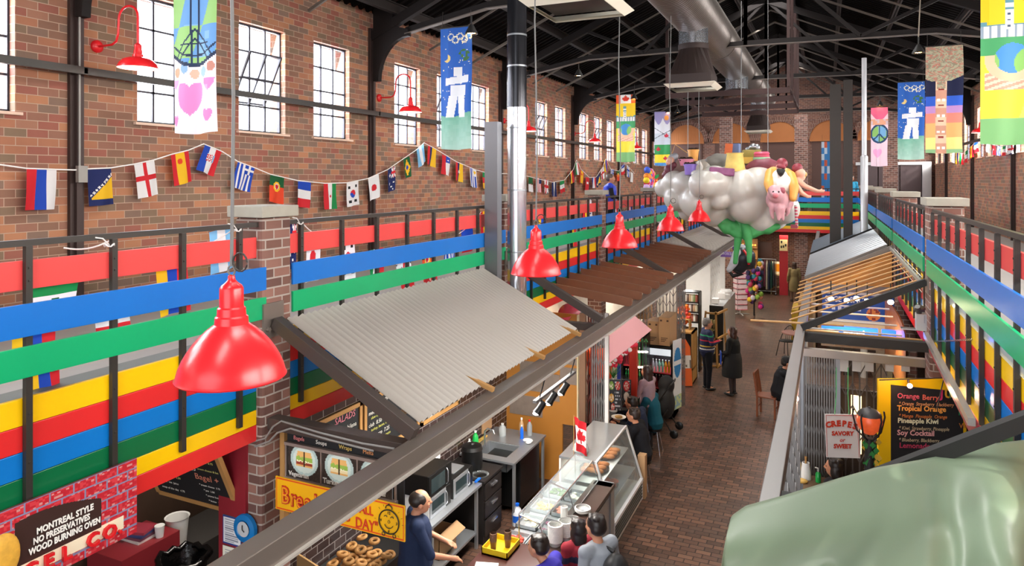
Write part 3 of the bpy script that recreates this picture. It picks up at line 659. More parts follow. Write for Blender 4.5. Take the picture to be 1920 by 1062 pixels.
FLAGD=dict(russia='red, blue and white upright striped',bosnia='navy and yellow with a row of white stars',england='white with red cross',spain='red and yellow upright striped',croatia='blue, white and red with checked shield',
 greece='blue and white striped with small cross',portugal='green over red with round crest',france='blue over white over red',iran='red, white and green with small red emblem',italy='green, white and red striped',korea='white with red-blue disc and black bars',
 japan='white with red disc',australia='navy with white stars',brazil='green with yellow diamond',argentina='pale blue and white striped',colombia='red, navy and yellow striped',chile='red and white with blue star corner',ecuador='red, navy and yellow with crest',
 uruguay='blue and white thin striped with sun corner',cameroon='green over red over yellow with star',algeria='green over white with red dot',usa='red and white thin striped with navy corner',britain='red, white and blue crossed',honduras='navy, white, navy striped',
 mexico='green over white over red',belgium='black, yellow and red striped',turkey='red with white moon disc',germany='black, red and yellow striped',romania='yellow, blue and red striped',netherlands='blue, white and red upright striped',armenia='yellow, navy and red striped',finland='white with blue cross',white='plain white')
CLOTH=painted('flag_cloth',.75,0,.35)
def flag(kind,pl,u0,v0,u1,v1,vb,where,group,skew=0,res=None,turn=None):
    a,b=pl(u0,v0),pl(u1,v1); d=(a.y*CT-a.x*ST); h=(vb-(v0+v1)/2)/F*d
    n=res or (24 if abs(u1-u0)>18 else 12); ph=hsh(u0)*6; wv=.02*(a-b).length/.3
    nrm=(b-a).cross(Vector((0,0,1))).normalized()
    o=paint(('pennant' if False else 'flag'),a,b-a,Vector((0,0,-h))+(b-a)*skew,n,int(n*1.5),FL[kind],None,CLOTH,lambda u,v:nrm*(wv*v*math.sin(u*7+ph+v*2)),label=' '.join((FLAGD[kind]+' flag '+where).split()[:16]),cat='flag',group=group)
    return o
def rope(name,pts,r,mat,label,cat='string'):
    b=MB(); b.tube(pts,r,6); return b.build(name,mat,label=label,cat=cat)
STRM=M('white_string','#e8e4e0',.7)
WLX=lambda u,v:PX(u,v,-7.33)
G1='flags on the string along the left brick wall'
up=[('russia',50,317,106,318,395,-.05),('bosnia',162,317,208,315,387,.15),('england',251,307,289,300,372,.25),('spain',320,290,353,282,348,.25),('croatia',385,270,416,284,332,-.5),('greece',446,304,478,315,360,-.35),
 ('portugal',507,327,533,334,382,-.12),('france',559,338,583,343,390,-.1),('iran',607,344,630,344,393,.05),('korea',650,343,672,339,387,.05),('japan',690,335,710,327,375,.15),('australia',727,318,741,312,359,.0),('brazil',756,298,768,293,335,.3),
 ('argentina',781,282,794,270,314,.4),('colombia',803,272,818,280,313,-.2),('chile',829,290,844,296,329,-.1),('ecuador',855,303,868,308,341,-.1),('uruguay',881,314,893,319,351,.05),('cameroon',905,322,916,325,355,.0),
 ('algeria',975,325,983,330,356,0),('algeria',991,331,999,333,360,.1),('usa',1006,333,1015,335,361,-.1),('britain',1021,336,1028,338,363,-.1),('honduras',1035,341,1043,342,369,0),('mexico',1050,340,1058,337,362,.1),('belgium',1067,325,1074,318,347,.3),
 ('italy',1078,304,1085,306,328,.3),('spain',1088,318,1095,324,345,-.1),('turkey',1098,332,1105,334,358,0),('netherlands',1110,334,1117,333,353,0),('bosnia',1118,332,1125,326,350,.1),('england',1126,318,1132,312,338,.2),('romania',1133,300,1139,301,323,.2),
 ('greece',1145,317,1151,319,341,0),('portugal',1156,320,1162,320,340,0),('france',1165,311,1171,307,328,.2),('finland',1175,310,1180,314,332,.1),('white',1182,322,1187,325,342,0)]
WH=['first on the string from the left','second on the string','third on the string','fourth on the string','fifth on the string, at its peak','sixth on the string, just right of the peak']
rest='on the wall string over the second railing bay'
for i,(k,u0,v0,u1,v1,vb,sk) in enumerate(up):
    w=WH[i] if i<6 else ('over the second railing bay' if i<13 else 'near the second peak of the string' if i<16 else 'just left of the steel flue' if i<19 else ('right beside the flue' if i==19 else 'one along from its twin right of the flue' if i==20 else 'on the string right of the flue') if i<26 else 'at the far third peak of the string' if i<33 else 'at the far end of the wall string')
    flag(k,WLX,u0,v0,u1,v1,vb,w,G1,sk)
sp=[(-60,305),(0,309),(50,316),(106,318),(140,319),(162,317),(208,315),(251,308),(289,300),(320,290),(353,282),(382,270),(416,284),(446,303),(478,315),(507,327),(559,339),(610,344),(650,343),(690,335),(727,318),(756,298),(781,281),(795,268),(818,280),(855,303),(893,319),(916,325),(975,327),(1006,335),(1036,342),(1058,338),(1075,318),(1081,300),(1090,318),(1105,333),(1118,332),(1130,314),(1136,298),(1145,317),(1160,321),(1170,308),(1176,310),(1190,326)]
rope('bunting_string',[WLX(u,v) for u,v in sp],.008,STRM,'white string carrying the flags along the left brick wall')
# flags tied behind the left railing
RL=lambda u,v:PX(u,v,-4.66)
G2='flags draped behind the left railing boards'
low=[('mexico',62,535,148,522,602,-.1,'in the bottom left bay, folded over its edge'),('armenia',22,612,104,598,705,.0,'behind the green board far left'),('armenia',50,668,108,655,735,.1,'lowest one at far left under the green board'),('france',176,560,240,548,640,.1,'between blue and green boards in the nearest bay'),
 ('armenia',292,500,350,490,592,.1,'just left of the big pendant lamp cord'),('argentina',392,436,436,424,512,.1,'slanting beside the nearest brick pillar'),('australia',540,420,556,418,505,.0,'right behind the nearest brick pillar'),('japan',576,440,602,436,528,-.2,'behind the railing right of the nearest pillar'),
 ('korea',640,448,664,444,527,.1,'behind the railing over the plastic awning'),('italy',692,470,718,464,514,0,'between blue and green boards above the awning'),('britain',744,470,770,464,506,0,'between boards above the awning middle'),('portugal',790,462,811,458,528,.1,'hanging under the green board over the awning'),
 ('greece',834,450,854,446,492,0,'between boards near the awning top corner'),('france',864,432,886,426,474,.1,'slanting behind the boards left of the flue'),('spain',902,398,914,394,436,.0,'at the top rail just left of the flue'),('england',915,394,926,391,434,0,'at the top rail touching the flue'),
 ('turkey',752,528,776,522,551,0,'low under the green board above the awning'),('turkey',796,514,820,508,540,0,'second low one under the green board above the awning'),
 ('romania',1010,410,1024,407,452,0,'behind the third bay railing near its left end'),('belgium',1068,425,1080,421,465,.1,'behind the third bay railing middle'),('britain',1106,372,1120,368,412,.1,'at the top rail left of the third pillar'),('germany',1090,390,1100,387,430,0,'behind the third bay railing right end'),
 ('netherlands',1150,388,1158,386,420,0,'behind the fourth bay railing'),('usa',1178,385,1186,382,420,0,'in the fourth bay below the person in blue'),('finland',1200,378,1208,376,410,0,'behind the fourth bay railing right of the person')]
for k,u0,v0,u1,v1,vb,sk,w in low: flag(k,RL,u0,v0,u1,v1,vb,w,G2,sk)
for (a,c,l) in (((120,465),(205,452),'nearest bay'),((445,425),(290,505),'nearest pillar'),((562,412),(600,442),'second bay'),((902,398),(858,440),'flue')):
    rope('string_tie',catenary(RL(*a),RL(*c),.03,8),.006,STRM,'white string tied to the left railing by the '+l)
for u,v,l in ((205,452,'second post of the nearest bay'),(445,424,'post beside the nearest pillar'),(562,411,'first post past the nearest pillar')):
    p=PX(u,v+8,-4.48); b=MB(); b.tube([p+Vector((.03*math.cos(t),.03*math.sin(t),.01*math.sin(3*t))) for t in [k*.6 for k in range(12)]],.006,5); b.tube([p,p+Vector((.02,-.06,.05)),p+Vector((.0,-.1,.06))],.005,5); b.build('string_knot',STRM,label='white string knot on the '+l,cat='string')
# right wall string, seen against the light
RW=lambda u,v:PX(u,v,4.1)
G3='flags on the string along the right brick wall'
rr=[('white',1786,285,1790,286,305),('romania',1793,287,1797,287,308),('italy',1800,288,1806,287,309),('mexico',1810,284,1815,281,304),('spain',1818,276,1824,272,296),('france',1827,266,1834,262,286),('white',1850,268,1857,270,286),('turkey',1860,272,1866,274,290),('greece',1870,274,1877,275,292),('mexico',1880,274,1886,273,292),('britain',1891,271,1902,269,289),('white',1905,268,1912,266,286)]
for i,(k,u0,v0,u1,v1,vb) in enumerate(rr): flag(k,RW,u0,v0,u1,v1,vb,('left part, ' if i<6 else 'under the parliament banner, ')+['leftmost','second','third','fourth','fifth','sixth'][i%6]+' on right wall string',G3,0,10)
rope('bunting_string',[RW(u,v) for u,v in [(1770,270),(1786,285),(1806,288),(1824,272),(1838,255),(1857,270),(1877,275),(1902,269),(1925,255)]],.008,STRM,'white string carrying the flags along the right brick wall')
# ================================================================ BANNERS
def P_(c): return lin(c)
ink=P_('#22324f')
def peace(u,v,cu,cv,r,asp,w=.03,ring=1):
    x,y=u-cu,(v-cv)*asp; d=math.hypot(x,y)
    if d>r+w: return False
    return abs(d-r)<w or abs(x)<w*.8 or (y>0 and abs(abs(x)-y)<w*1.1)
def heart(u,v,cu,cv,s,asp):
    x,y=(u-cu)/s,-(v-cv)*asp/s; return (x*x+y*y-.3)**3-x*x*y*y*y<0
def ban_peace(u,v):
    A=3.4; rim=.685-.05*(u-.5)**2*4
    if v<rim+.012:
        x=abs(u-.5)
        if v>rim-.006 or (.585<v<.592 and x<.33): return ink
        arm=.52+x*.30
        for k in (0,.045):
            if abs(v-(arm+k))<.006 and v<.66: return ink
        if (abs(x-.075)<.016) and v<.52+.03: return ink
        if v>.53 and abs(x-.05)<.014: return ink
        if rim-.045<v<rim-.035: return ink
        return P_('#9ac878') if math.sin(u*6+v*9+1)*math.sin(v*21+2)>0.0 else P_('#6a9fd6') if hsh(int(u*7),int(v*26))>.3 else P_('#84b4dc')
    if v<.755:
        q=math.hypot((u*5)%1-.5,((v-.69)/.055)-.5+.3*math.sin(int(u*5)*2))
        return (P_('#e8a98a'),P_('#8fb4d8'),P_('#f0b8a0'),P_('#a8c8e8'),P_('#c88a7a'))[int(u*5)%5] if q<.42 else P_('#f3e8ef')
    for cu,cv,s in ((.4,.86,.42),(.84,.78,.2),(.04,.77,.16),(.82,.93,.16),(.06,.95,.14)):
        if heart(u,v,cu,cv,s,A): return P_('#f08ac6') if hsh(int(u*6),int(v*14))>.35 else P_('#f5a9d6')
    return P_('#f3e8ef')
def ban_inuk(u,v):
    A=3.4; gr=.72+.02*math.sin(u*5)
    def b(x0,y0,x1,y1,sl=0): return x0<u<x1 and y0<v+sl*(u-.5)<y1
    if b(.42,.33,.68,.4,0) or b(.16,.405,.9,.465,.03) or b(.34,.475,.8,.56): return P_('#dfe2e6')
    if .56<v<.74 and (abs(u-(.42-.6*(v-.56)))<.13 or abs(u-(.66+.2*(v-.56)))<.11): return P_('#e4e6e8')
    if v>gr: return mixc(P_('#6fae95'),P_('#b9dccf'),min(1,(v-gr)*2.8+.15*hsh(int(u*12),int(v*30))))
    for i in range(5):
        cu,cv=.34+.14*i,.075+.025*(i%2); d=math.hypot(u-cu,(v-cv)*A)
        if abs(d-.09)<.022 and hsh(int(u*60),int(v*150))>.3: return P_('#e8e6c8')
    if circ(u,v,.22,.25,.11,A) and not circ(u,v,.14,.235,.1,A): return P_('#e9cf80')
    if math.hypot(u-.75,(v-.23)*A)<.18 and hsh(int(u*14),int(v*40))>.4: return P_('#3f6b3a')
    if hsh(int(u*40),int(v*120))>.985: return P_('#f3e9c0')
    return P_('#2b5fb4') if hsh(int(u*4))>.2 else P_('#3167bd')
def ban_parl(u,v):
    A=3.4
    if v<.13:
        if inpoly((u-.5)/.2,(v-.06)*A/.2,LEAF): return P_('#e2412a')
        return P_('#e2582c') if abs(u-.5)>.27 else P_('#f4f0ea')
    if abs(u-.46)<.075 and .17<v<.36: return P_('#5f92a0') if v<.21 or .235<v<.25 else (P_('#4a5a70') if (int(v*90)%3==0 and abs(u-.46)<.03) else P_('#e8e4e0'))
    if .31<v<.4: 
        if v<.335 and (abs(u-.46)>.3 and int(u*9)%2==0 or v>.325): return P_('#5f92a0')
        if v>.335: return P_('#ece8e4') if int(u*22)%3 else P_('#8fa0b0')
    d=math.hypot(u-.52,(v-.52)*A)
    if d<.29: return P_('#8cc26a') if (math.sin(u*11)+math.sin(v*24+1))>.75 else P_('#4f93d2')
    if .5<v<.66 and abs(d-.36)<.09 : return P_('#f0c2a0')
    if .6<v<.7 and abs(u-.5)<.42: return P_('#e3a08a') if int(v*60+u*6)%2 else P_('#f3d0b8')
    if v<.4: return P_('#f5cf2c') if hsh(int(u*7))>.3 else P_('#f2c41c')
    if v<.5: return P_('#4da268')
    if v<.86: return P_('#f4e04a') if u+v<1.5 else P_('#e9e66a')
    return P_('#84bc7c')
def ban_mount(u,v):
    A=3.2
    if v<.4 and v>.12+.12*abs(math.sin(u*6)): base=P_('#dfe0e6')
    else: base=P_('#9a92c0') if v<.3 else P_('#c9cfd8')
    if circ(u,v,.75,.12,.15,A): base=P_('#e8a04c')
    if .62<v<.8: base=P_('#3f9a5a')
    if v>=.8: base=P_('#f0dc3c')
    if v>.95: base=P_('#5a9ad6')
    for cu,cv in ((.75,.45),(.25,.7),(.7,.87)):
        if inpoly((u-cu)/.16,(v-cv)*A/.16,LEAF): return P_('#c5243c')
    if abs(v-.3-.2*u)<.006 or abs(v-.5+.15*u)<.006: return P_('#555560')
    return base
def ban_totem(u,v):
    x=abs(u-.42)
    w=.1+ (.4*math.exp(-((v-.25)/.07)**2) if v<.33 else 0)
    if v<.27 or (v<.4 and x<w+.02+.5*max(0,.33-v)*6):
        q=hsh(int(u*26+3*math.sin(v*60)),int(v*80)); return P_('#a9a58a') if q<.45 else P_('#8c8470') if q<.75 else P_('#b87868')
    if x<.15:
        f=((v-.3)/.15)%1
        if .3<f<.45 and .03<x<.11: return P_('#f2efe0')
        if .35<f<.42 and .05<x<.08: return P_('#202020')
        if .65<f<.75 and x<.08: return P_('#8a2b22')
        return P_('#c9937c') if int(v*12)%2 else P_('#d8bfa2')
    if v<.47: return P_('#151b3c')
    if v<.56: return P_('#2f5cc4')
    if v<.63: return P_('#b78ac4')
    if v<.72: return P_('#f08878')
    if v<.86: return P_('#f6b070')
    return P_('#f6e08a') if v<.97 else P_('#8fbc8a')
def ban_pink(u,v):
    A=3.2
    if v<.2: return P_('#e86a92') if heart(u,v,.5,.1,.9,A) else P_('#f4d0da')
    if v<.3: return P_('#e8a98a') if hsh(int(u*8),int(v*30))>.5 else P_('#d8c0c8')
    if peace(u,v,.5,.45,.48,A,.05): return P_('#27456b')
    if math.hypot(u-.5,(v-.45)*A)<.5: return P_('#8fc06c') if math.sin(u*7)*math.sin(v*19)>0 else P_('#7ab0dc')
    if heart(u,v,.4,.8,.4,A): return P_('#f5a9d6')
    return P_('#f0d4e2')
BANM=painted('banner_cloth',.7,0,.45)
def banner(x0,y,ztop,zbot,fn,label,x1=None,res=56):
    x1=x1 or x0+.6; w=x1-x0; h=ztop-zbot
    t=T('hanging_banner',label,'banner',((x0+x1)/2,y,zbot),0,None)
    o=paint('banner_cloth',(x0,y-.04,ztop),(w,0,0),(0,0,-h),res,int(res*2.9),fn,t,BANM,lambda u,v:Vector((.012*math.sin(v*6)*u,.02*math.sin(u*11+v*2)*(.3+v),-.02*math.sin(u*3.14)*(v>.98))))
    b=MB(); b.tube([(x0-.02,y-.04,ztop+.01),(x1+.02,y-.04,ztop+.01)],.012,8)
    for x in (x0+.03,x1-.03): b.tube([(x,y-.04,ztop+.01),(x,y-.01,ztop+.3)],.004,5)
    b.build('hanging_rod',RAILM,t); return t
TY=[COL0+BAY*k for k in range(6)]
banner(-5.87,TY[0],7.75,5.66,ban_peace,'nearest left banner painted with a peace sign over pink hearts')
banner(-5.97,TY[1],7.75,5.72,ban_inuk,'left blue banner painted with a white stone figure on green')
banner(-5.97,TY[3],7.82,5.76,ban_parl,'left yellow banner with red leaf flag, clock tower and globe',res=40)
banner(-6.0,TY[4],7.78,5.74,ban_mount,'left banner with mountains and red maple leaves, farthest left one',res=36)
banner(1.71,TY[1],7.80,5.64,ban_parl,'nearest right banner, yellow with clock tower and globe in hands',2.33)
banner(1.72,TY[2],7.76,5.72,ban_totem,'right banner painted with a totem pole before a sunset',2.33)
banner(1.68,TY[3],7.76,5.74,ban_inuk,'right blue banner painted with a white stone figure',2.29,44)
banner(1.32,TY[4],7.62,5.66,ban_pink,'right pink banner with a peace sign, farthest right one',1.82,36)
banner(-.25,32.9,6.85,4.4,lambda u,v:P_('#3f86c8') if hsh(int(u*4),int(v*9))>.35 else P_('#d8694a') if hsh(int(u*4),int(v*9))>.2 else P_('#c9dcec'),'small blue and orange banner far behind the dark flue columns',.2,16)
# ================================================================ ROUND FORMS AND FIGURES
def remesh(name,mb,mat,voxel,parent=None,smooth=4,fac=.5,**kw):
    me=bpy.data.meshes.new('t'); me.from_pydata(mb.v,[],mb.f); o=bpy.data.objects.new('t',me); S.collection.objects.link(o)
    r=o.modifiers.new('r','REMESH'); r.mode='VOXEL'; r.voxel_size=voxel; 
    if smooth: s=o.modifiers.new('s','SMOOTH'); s.factor=fac; s.iterations=smooth
    dg=bpy.context.evaluated_depsgraph_get(); m2=bpy.data.meshes.new_from_object(o.evaluated_get(dg)); bpy.data.objects.remove(o)
    k=MB(); k.v=[v.co.copy() for v in m2.vertices]; k.f=[tuple(p.vertices) for p in m2.polygons]; k.sm=[True]*len(k.f); k.c=[None]*len(k.f)
    bpy.data.meshes.remove(m2)
    return k.build(name,mat,parent,**kw)
def cap(b,p,q,r0,r1=None,n=12):
    r1=r0 if r1 is None else r1; p,q=Vector(p),Vector(q); b.tube([p,q],[r0,r1],n); b.ball(p,r0,n,8); b.ball(q,r1,n,8); return b
SKIN=M('skin','#c98d6e',.5,0,.4,.05); SKINL=M('light_skin','#dba78b',.5,0,.4,.05); EYEM=M('dark_eye','#241a16',.3); LIPM=M('lip','#9c5348',.5)
STAND=dict(pel=(0,0,.95),wai=(0,0,1.1),che=(0,0,1.3),nec=(0,0,1.47),hea=(0,.02,1.6),shL=(-.18,0,1.41),shR=(.18,0,1.41),elL=(-.24,-.02,1.14),elR=(.24,-.02,1.14),wrL=(-.25,.08,.9),wrR=(.25,.08,.9),
 hiL=(-.09,0,.92),hiR=(.09,0,.92),knL=(-.1,.02,.5),knR=(.1,.02,.5),anL=(-.1,0,.09),anR=(.1,0,.09))
SIT=dict(pel=(0,0,.56),wai=(0,.03,.7),che=(0,.06,.9),nec=(0,.1,1.07),hea=(0,.15,1.19),shL=(-.18,.07,1.01),shR=(.18,.07,1.01),elL=(-.24,.17,.78),elR=(.24,.17,.78),wrL=(-.14,.4,.82),wrR=(.14,.4,.82),
 hiL=(-.09,.02,.54),hiR=(.09,.02,.54),knL=(-.12,.44,.52),knR=(.12,.44,.52),anL=(-.12,.4,.09),anR=(.12,.4,.09))
def person(label,loc,rz,base=STAND,over={},height=1.75,shirt='#223',pants='#222',hair='#241c18',skin=None,shoes='#1a1a1a',long=False,skirt=None,sleeve=1,vox=.013,fat=1,bald=False,cap_=None,stripes=None,group=None,look=0,hairlen=0,feet=True,vest=None,name='person'):
    J={k:Vector(v) for k,v in {**base,**over}.items()}; s=height/1.75 if base is STAND else height/1.75
    t=T(name,label,'person',loc,rz,group); skin=skin or SKIN
    for k in J: J[k]*=s
    def torso(b,e,legs=True,shirt_=False):
        b.tube([J['pel']+Vector((0,0,-.06*s)),J['pel'],J['wai'],J['che'],(J['che']+J['nec'])/2+Vector((0,0,.02)),J['nec']],[(.12*fat)*s+e,.15*s*fat+e,.135*s*fat+e,.15*s*fat**.5+e,.13*s+e,.055*s+e],16)
        b.ball(J['pel'],(.155*s*fat+e,.12*s*fat+e,.12*s+e)); b.ball(J['che'],(.17*s+e,.12*s*fat+e,.17*s+e))
        for q in 'LR': cap(b,J['che']+Vector((0,0,.07*s)),J['sh'+q],.08*s+e,.062*s+e)
    def arm(b,e,full=1):
        for q in 'LR':
            cap(b,J['sh'+q],J['el'+q],.052*s+e,.042*s+e)
            if full==1: cap(b,J['el'+q],J['wr'+q],.042*s+e,.03*s+e)
            elif full==.5: pass
    def leg(b,e,full=1):
        for q in 'LR':
            cap(b,J['hi'+q],J['kn'+q],.088*s*fat**.5+e,.058*s+e)
            if full: cap(b,J['kn'+q],J['an'+q],.056*s+e,.038*s+e)
    # skin: head, neck, arms, hands, legs in one surface
    b=MB(); cap(b,J['nec'],J['hea']+Vector((0,0,-.05*s)),.052*s,.05*s); h=J['hea']; R=Matrix.Rotation(look,3,'Z'); hs=s*1.14
    def hp(x,y,z): return h+R@(Vector((x,y,z))*hs)
    b.ball(hp(0,-.005,.02),(.076*hs,.092*hs,.095*hs),20,14,rot=R); b.ball(hp(0,.025,-.045),(.055*hs,.06*hs,.06*hs),14,10,rot=R)
    b.ball(hp(0,.1,-.012),(.012*hs,.018*hs,.02*hs)); b.ball(hp(0,.088,.012),(.01*hs,.016*hs,.03*hs))
    for q in (-1,1): b.ball(hp(q*.078,-.01,-.005),(.012*hs,.02*hs,.03*hs)); b.ball(hp(q*.03,.068,-.02),(.025*hs,.02*hs,.02*hs))
    torso(b,-.012); arm(b,-.004); leg(b,-.008)
    for q,sg in (('L',-1),('R',1)):
        w=J['wr'+q]; d=(w-J['el'+q]).normalized(); side=d.cross(Vector((0,0,1))); side=side.normalized() if side.length>.2 else Vector((1,0,0)); 
        side=side if side.x*(-sg)>0 or abs(side.x)<.1 else -side; up=side.cross(d).normalized()
        cap(b,w,w+d*.06*s,.028*s,.03*s); dn=-abs(1)*up if up.z>0 else up
        for i in range(4):
            o=w+d*.07*s+side*(i-1.5)*.02*s; L=(.07,.08,.075,.058)[i]*s
            cap(b,o,o+d*L*.55+dn*.006,.0105*s,.010*s,8); cap(b,o+d*L*.55+dn*.006,o+d*L*.85+dn*.026,.010*s,.009*s,8)
        o=w+d*.03*s+side*.03*s; cap(b,o,o+d*.05*s+side*.022*s,.012*s,.010*s,8)
        if feet: cap(b,J['an'+q],J['an'+q]+Vector((0,.13*s,-.045*s)),.038*s,.03*s)
    remesh('body',b,skin,vox,t,3,world=False)
    b=MB()
    for q in (-1,1): b.ball(hp(q*.03,.079,.012),(.011*hs,.007*hs,.006*hs),8,6)
    b.build('eyes',EYEM,t,False); b=MB(); b.ball(hp(0,.083,-.052),(.024*hs,.008*hs,.006*hs),10,6); b.build('mouth',LIPM,t,False)
    # hair
    b=MB()
    if not bald: b.ball(hp(0,-.022,.042),(.087*hs,.094*hs,.082*hs),20,12,rot=R); b.ball(hp(0,-.045,.01),(.086*hs,.072*hs,.07*hs),16,10); [b.ball(hp(.06*math.cos(k),-.02+.05*math.sin(k),.085+.02*hsh(k)),(.03*hs,.035*hs,.022*hs),8,6) for k in range(6)]
    else:
        b.ball(hp(0,-.018,.03),(.088*hs,.094*hs,.079*hs),16,10)
    if hairlen:
        b.ball(hp(0,-.055,-.06-hairlen*.4),(.09*hs,.05*hs,.1*hs+hairlen*.5)); 
        for q in (-1,1): b.ball(hp(q*.065,-.02,-.04),(.03*hs,.05*hs,.09*hs))
    remesh('hair',b,M('hair_'+hair,mixc(lin(hair),lin('#6a5648'),.07),.4,0,.5,.35,40),vox*.9,t,2,world=False)
    if cap_:
        b=MB(); b.lathe([(.093*hs,.03*hs),(.095*hs,.06*hs),(.085*hs,.1*hs),(.05*hs,.13*hs),(0,.138*hs)],h+Vector((0,-.012,0)),18); b.ball(hp(0,.11,.045),(.06*hs,.06*hs,.008)); b.build('cap',M('cap_'+cap_,cap_,.7),t,False)
    # clothes
    b=MB(); torso(b,.014); arm(b,.013,1 if sleeve==1 else .5)
    if base is STAND or True: cap(b,J['pel']+Vector((0,0,-.02)),J['wai'],.15*s*fat,.14*s*fat)
    lo=J['nec'].z-.01
    b2=remesh('shirt',b,M('cloth_'+shirt,shirt,.8,0,.3,.12,14) if not stripes else painted('striped_cloth',.85),vox,t,3,world=False)
    if stripes:
        me=b2.data; ca=me.color_attributes.new('Col','FLOAT_COLOR','CORNER'); buf=[]
        for p in me.polygons:
            z=(sum(me.vertices[i].co.z for i in p.vertices)/len(p.vertices)+b2.location.z)/s; c=lin(shirt)
            for z0,z1,cc in stripes:
                if z0<z<z1: c=lin(cc)
            for _ in range(p.loop_total): buf+=[*c,1]
        ca.data.foreach_set('color',buf)
    if skirt:
        b=MB(); b.tube([J['wai'],J['pel'],J['pel']+Vector((0,.02,-.2)),J['knL'].lerp(J['knR'],.5)+Vector((0,0,-.02))],[.15*s*fat,.18*s*fat,.2*s*fat,.2*s*fat],20); remesh('skirt',b,M('cloth_'+skirt,skirt,.8),vox,t,3,world=False)
        b=MB(); leg(b,.002); remesh('tights',b,M('cloth_'+pants,pants,.6),vox,t,3,world=False)
    elif feet or base is SIT:
        b=MB(); leg(b,.014); b.ball(J['pel'],(.165*s*fat,.13*s*fat,.12*s)); remesh('trousers',b,M('cloth_'+pants,pants,.85,0,.3,.12,14),vox,t,3,world=False)
    if feet:
        b=MB()
        for q in 'LR': a=J['an'+q]; b.ball(a+Vector((0,.06*s,-.05*s)),(.048*s,.135*s,.04*s)); cap(b,a,a+Vector((0,0,-.03)),.045*s)
        b.v=[Vector((v.x,v.y,max(v.z,.0))) for v in b.v]; b.build('shoes',M('shoe_'+shoes,shoes,.4),t,False)
    if vest:
        b=MB(); torso(b,.03); remesh('vest',b,M('cloth_'+vest,vest,.45),vox,t,3,world=False)
    return t
# ================================================================ CLOUD SCULPTURE OVER THE AISLE
CY=16.0
def cp(u,v,dy=0): return PY(u,v,CY+dy)
PXM=16.1/F
t=T('cloud_sculpture','giant lumpy white cloud sculpture hanging over the aisle on green stalk legs','sculpture',cp(1390,430))
b=MB()
for u,v,r,dy in [(1245,353,18,0),(1265,343,21,-.1),(1287,345,22,-.3),(1317,345,22,-.75),(1339,343,28,-.45),(1267,373,20,-.2),(1307,379,28,-.35),(1350,377,15,-.5),(1390,357,34,-.2),(1424,349,32,-.1),(1400,385,30,-.2),(1455,362,33,0),(1470,392,24,-.1),
    (1428,410,26,0),(1340,397,28,0),(1290,397,18,0),(1323,330,32,.6),(1378,326,34,.7),(1430,335,32,.7),(1370,390,34,.3),(1290,372,28,.4),(1450,405,26,.2),(1402,405,26,.3)]:
    b.ball(cp(u,v,dy),r*PXM*(1.1 if dy<0 else 1),20,14)
CLM=M('painted_cloud_white','#c6c2ba',.36,0,.5,.08,2,coat=.25)
remesh('cloud',b,CLM,.04,t,2)
GRM=M('leaf_green_paint','#47a05a',.55,0,.4,.2,7)
b=MB()
b.tube([cp(1392,410),cp(1385,440,-.1),cp(1381,470,-.1),cp(1378,496,-.1)],[.15,.1,.065,.055],12); remesh('stalk_leg',b,GRM,.03,t,3)
b=MB(); b.tube([cp(1396,410),cp(1402,440,-.2),cp(1405,470,-.2),cp(1405,494,-.2)],[.15,.1,.065,.055],12); remesh('stalk_leg',b,GRM,.03,t,3)
for pts in ([(1345,415),(1362,430),(1385,440),(1378,425),(1350,412)],[(1458,425),(1440,430),(1400,442),(1410,430)]):
    b=MB(); 
    for a,c in zip(pts,pts[1:]): cap(b,cp(*a,-.1),cp(*c,-.1),.07,.12)
    remesh('leaf',b,GRM,.03,t,3)
b=MB()
for u in (1290,1390,1440): b.tube([cp(u,330,.5),cp(u,330,.5)+Vector((0,0,4.0))],.008,5)
b.build('suspension_wire',M('wire_grey','#777',.5,.5),t)
def cthing(name,label,cat): return T(name,label,cat)
def unique(b,name,mat,label,cat,group=None,**k): return b.build(name,mat,label=label,cat=cat,group=group,**k)
SOIL=M('brown_soil','#3b2a20',.9,0,.3,.4,20,bump=1)
def pot(u,v,w,h,col,label,dy=-.4,taper=.8):
    p=cp(u,v,dy); r=w*PXM/2; H_=h*PXM; t=T('flower_pot',label,'pot',p,0,'pots on the cloud'); c=M('pot_'+col,col,.5)
    b=MB(); b.lathe([(0,0),(r*taper,0),(r,H_),(r*1.08,H_),(r*1.08,H_*.88),(r*.98,H_*.88)],n=20); b.build('pot_body',c,t,False)
    b=MB(); b.lathe([(r*.98,H_*.9),(r*.6,H_*1.1),(0,H_*1.15)],n=14); 
    for k in range(8): b.ball((r*.6*math.cos(k),r*.6*math.sin(k*1.7),H_*1.02),r*.3,8,6)
    b.build('soil',SOIL,t,False)
pot(1287,311,27,12,'#e08aa0','pink flower pot with soil on the left of the cloud',-.1); pot(1300,302,20,21,'#e7a24a','orange bucket pot standing behind the pink one',.2); pot(1294,328,22,19,'#8a6fc4','purple flower pot with soil at the cloud front',-.5)
b=MB(); p=cp(1308,326,-.6); b.ball(p,(.15,.13,.09)); b.tube([p+Vector((.05,0,.05)),p+Vector((.09,0,.16)),p+Vector((.05,0,.22))],[.05,.035,.04],10); b.ball(p+Vector((.03,0,.24)),.05)
remesh('swan_figure',b,CLM,.02,None,2,label='small white swan figure beside the purple pot on the cloud',cat='figurine')
b=MB(); p=cp(1353,322,-.55); b.cbox(p,(.52,.32,.17),.2,0,.08); 
b.build('gift_box',M('mauve_foil','#8e4f78',.3,.1,.5,.5,9),bevel=.03,label='mauve wrapped box lying on the cloud front',cat='box')
b=MB(); p=cp(1378,322,-.2); b.lathe([(0,0),(.22,0),(.2,.2),(.17,.38),(.19,.41),(.15,.4),(0,.36)],p,18); b.build('yellow_sack',M('yellow_sackcloth','#e2c56d',.7,0,.4,.25,9),label='yellow sack standing on the middle of the cloud',cat='sack')
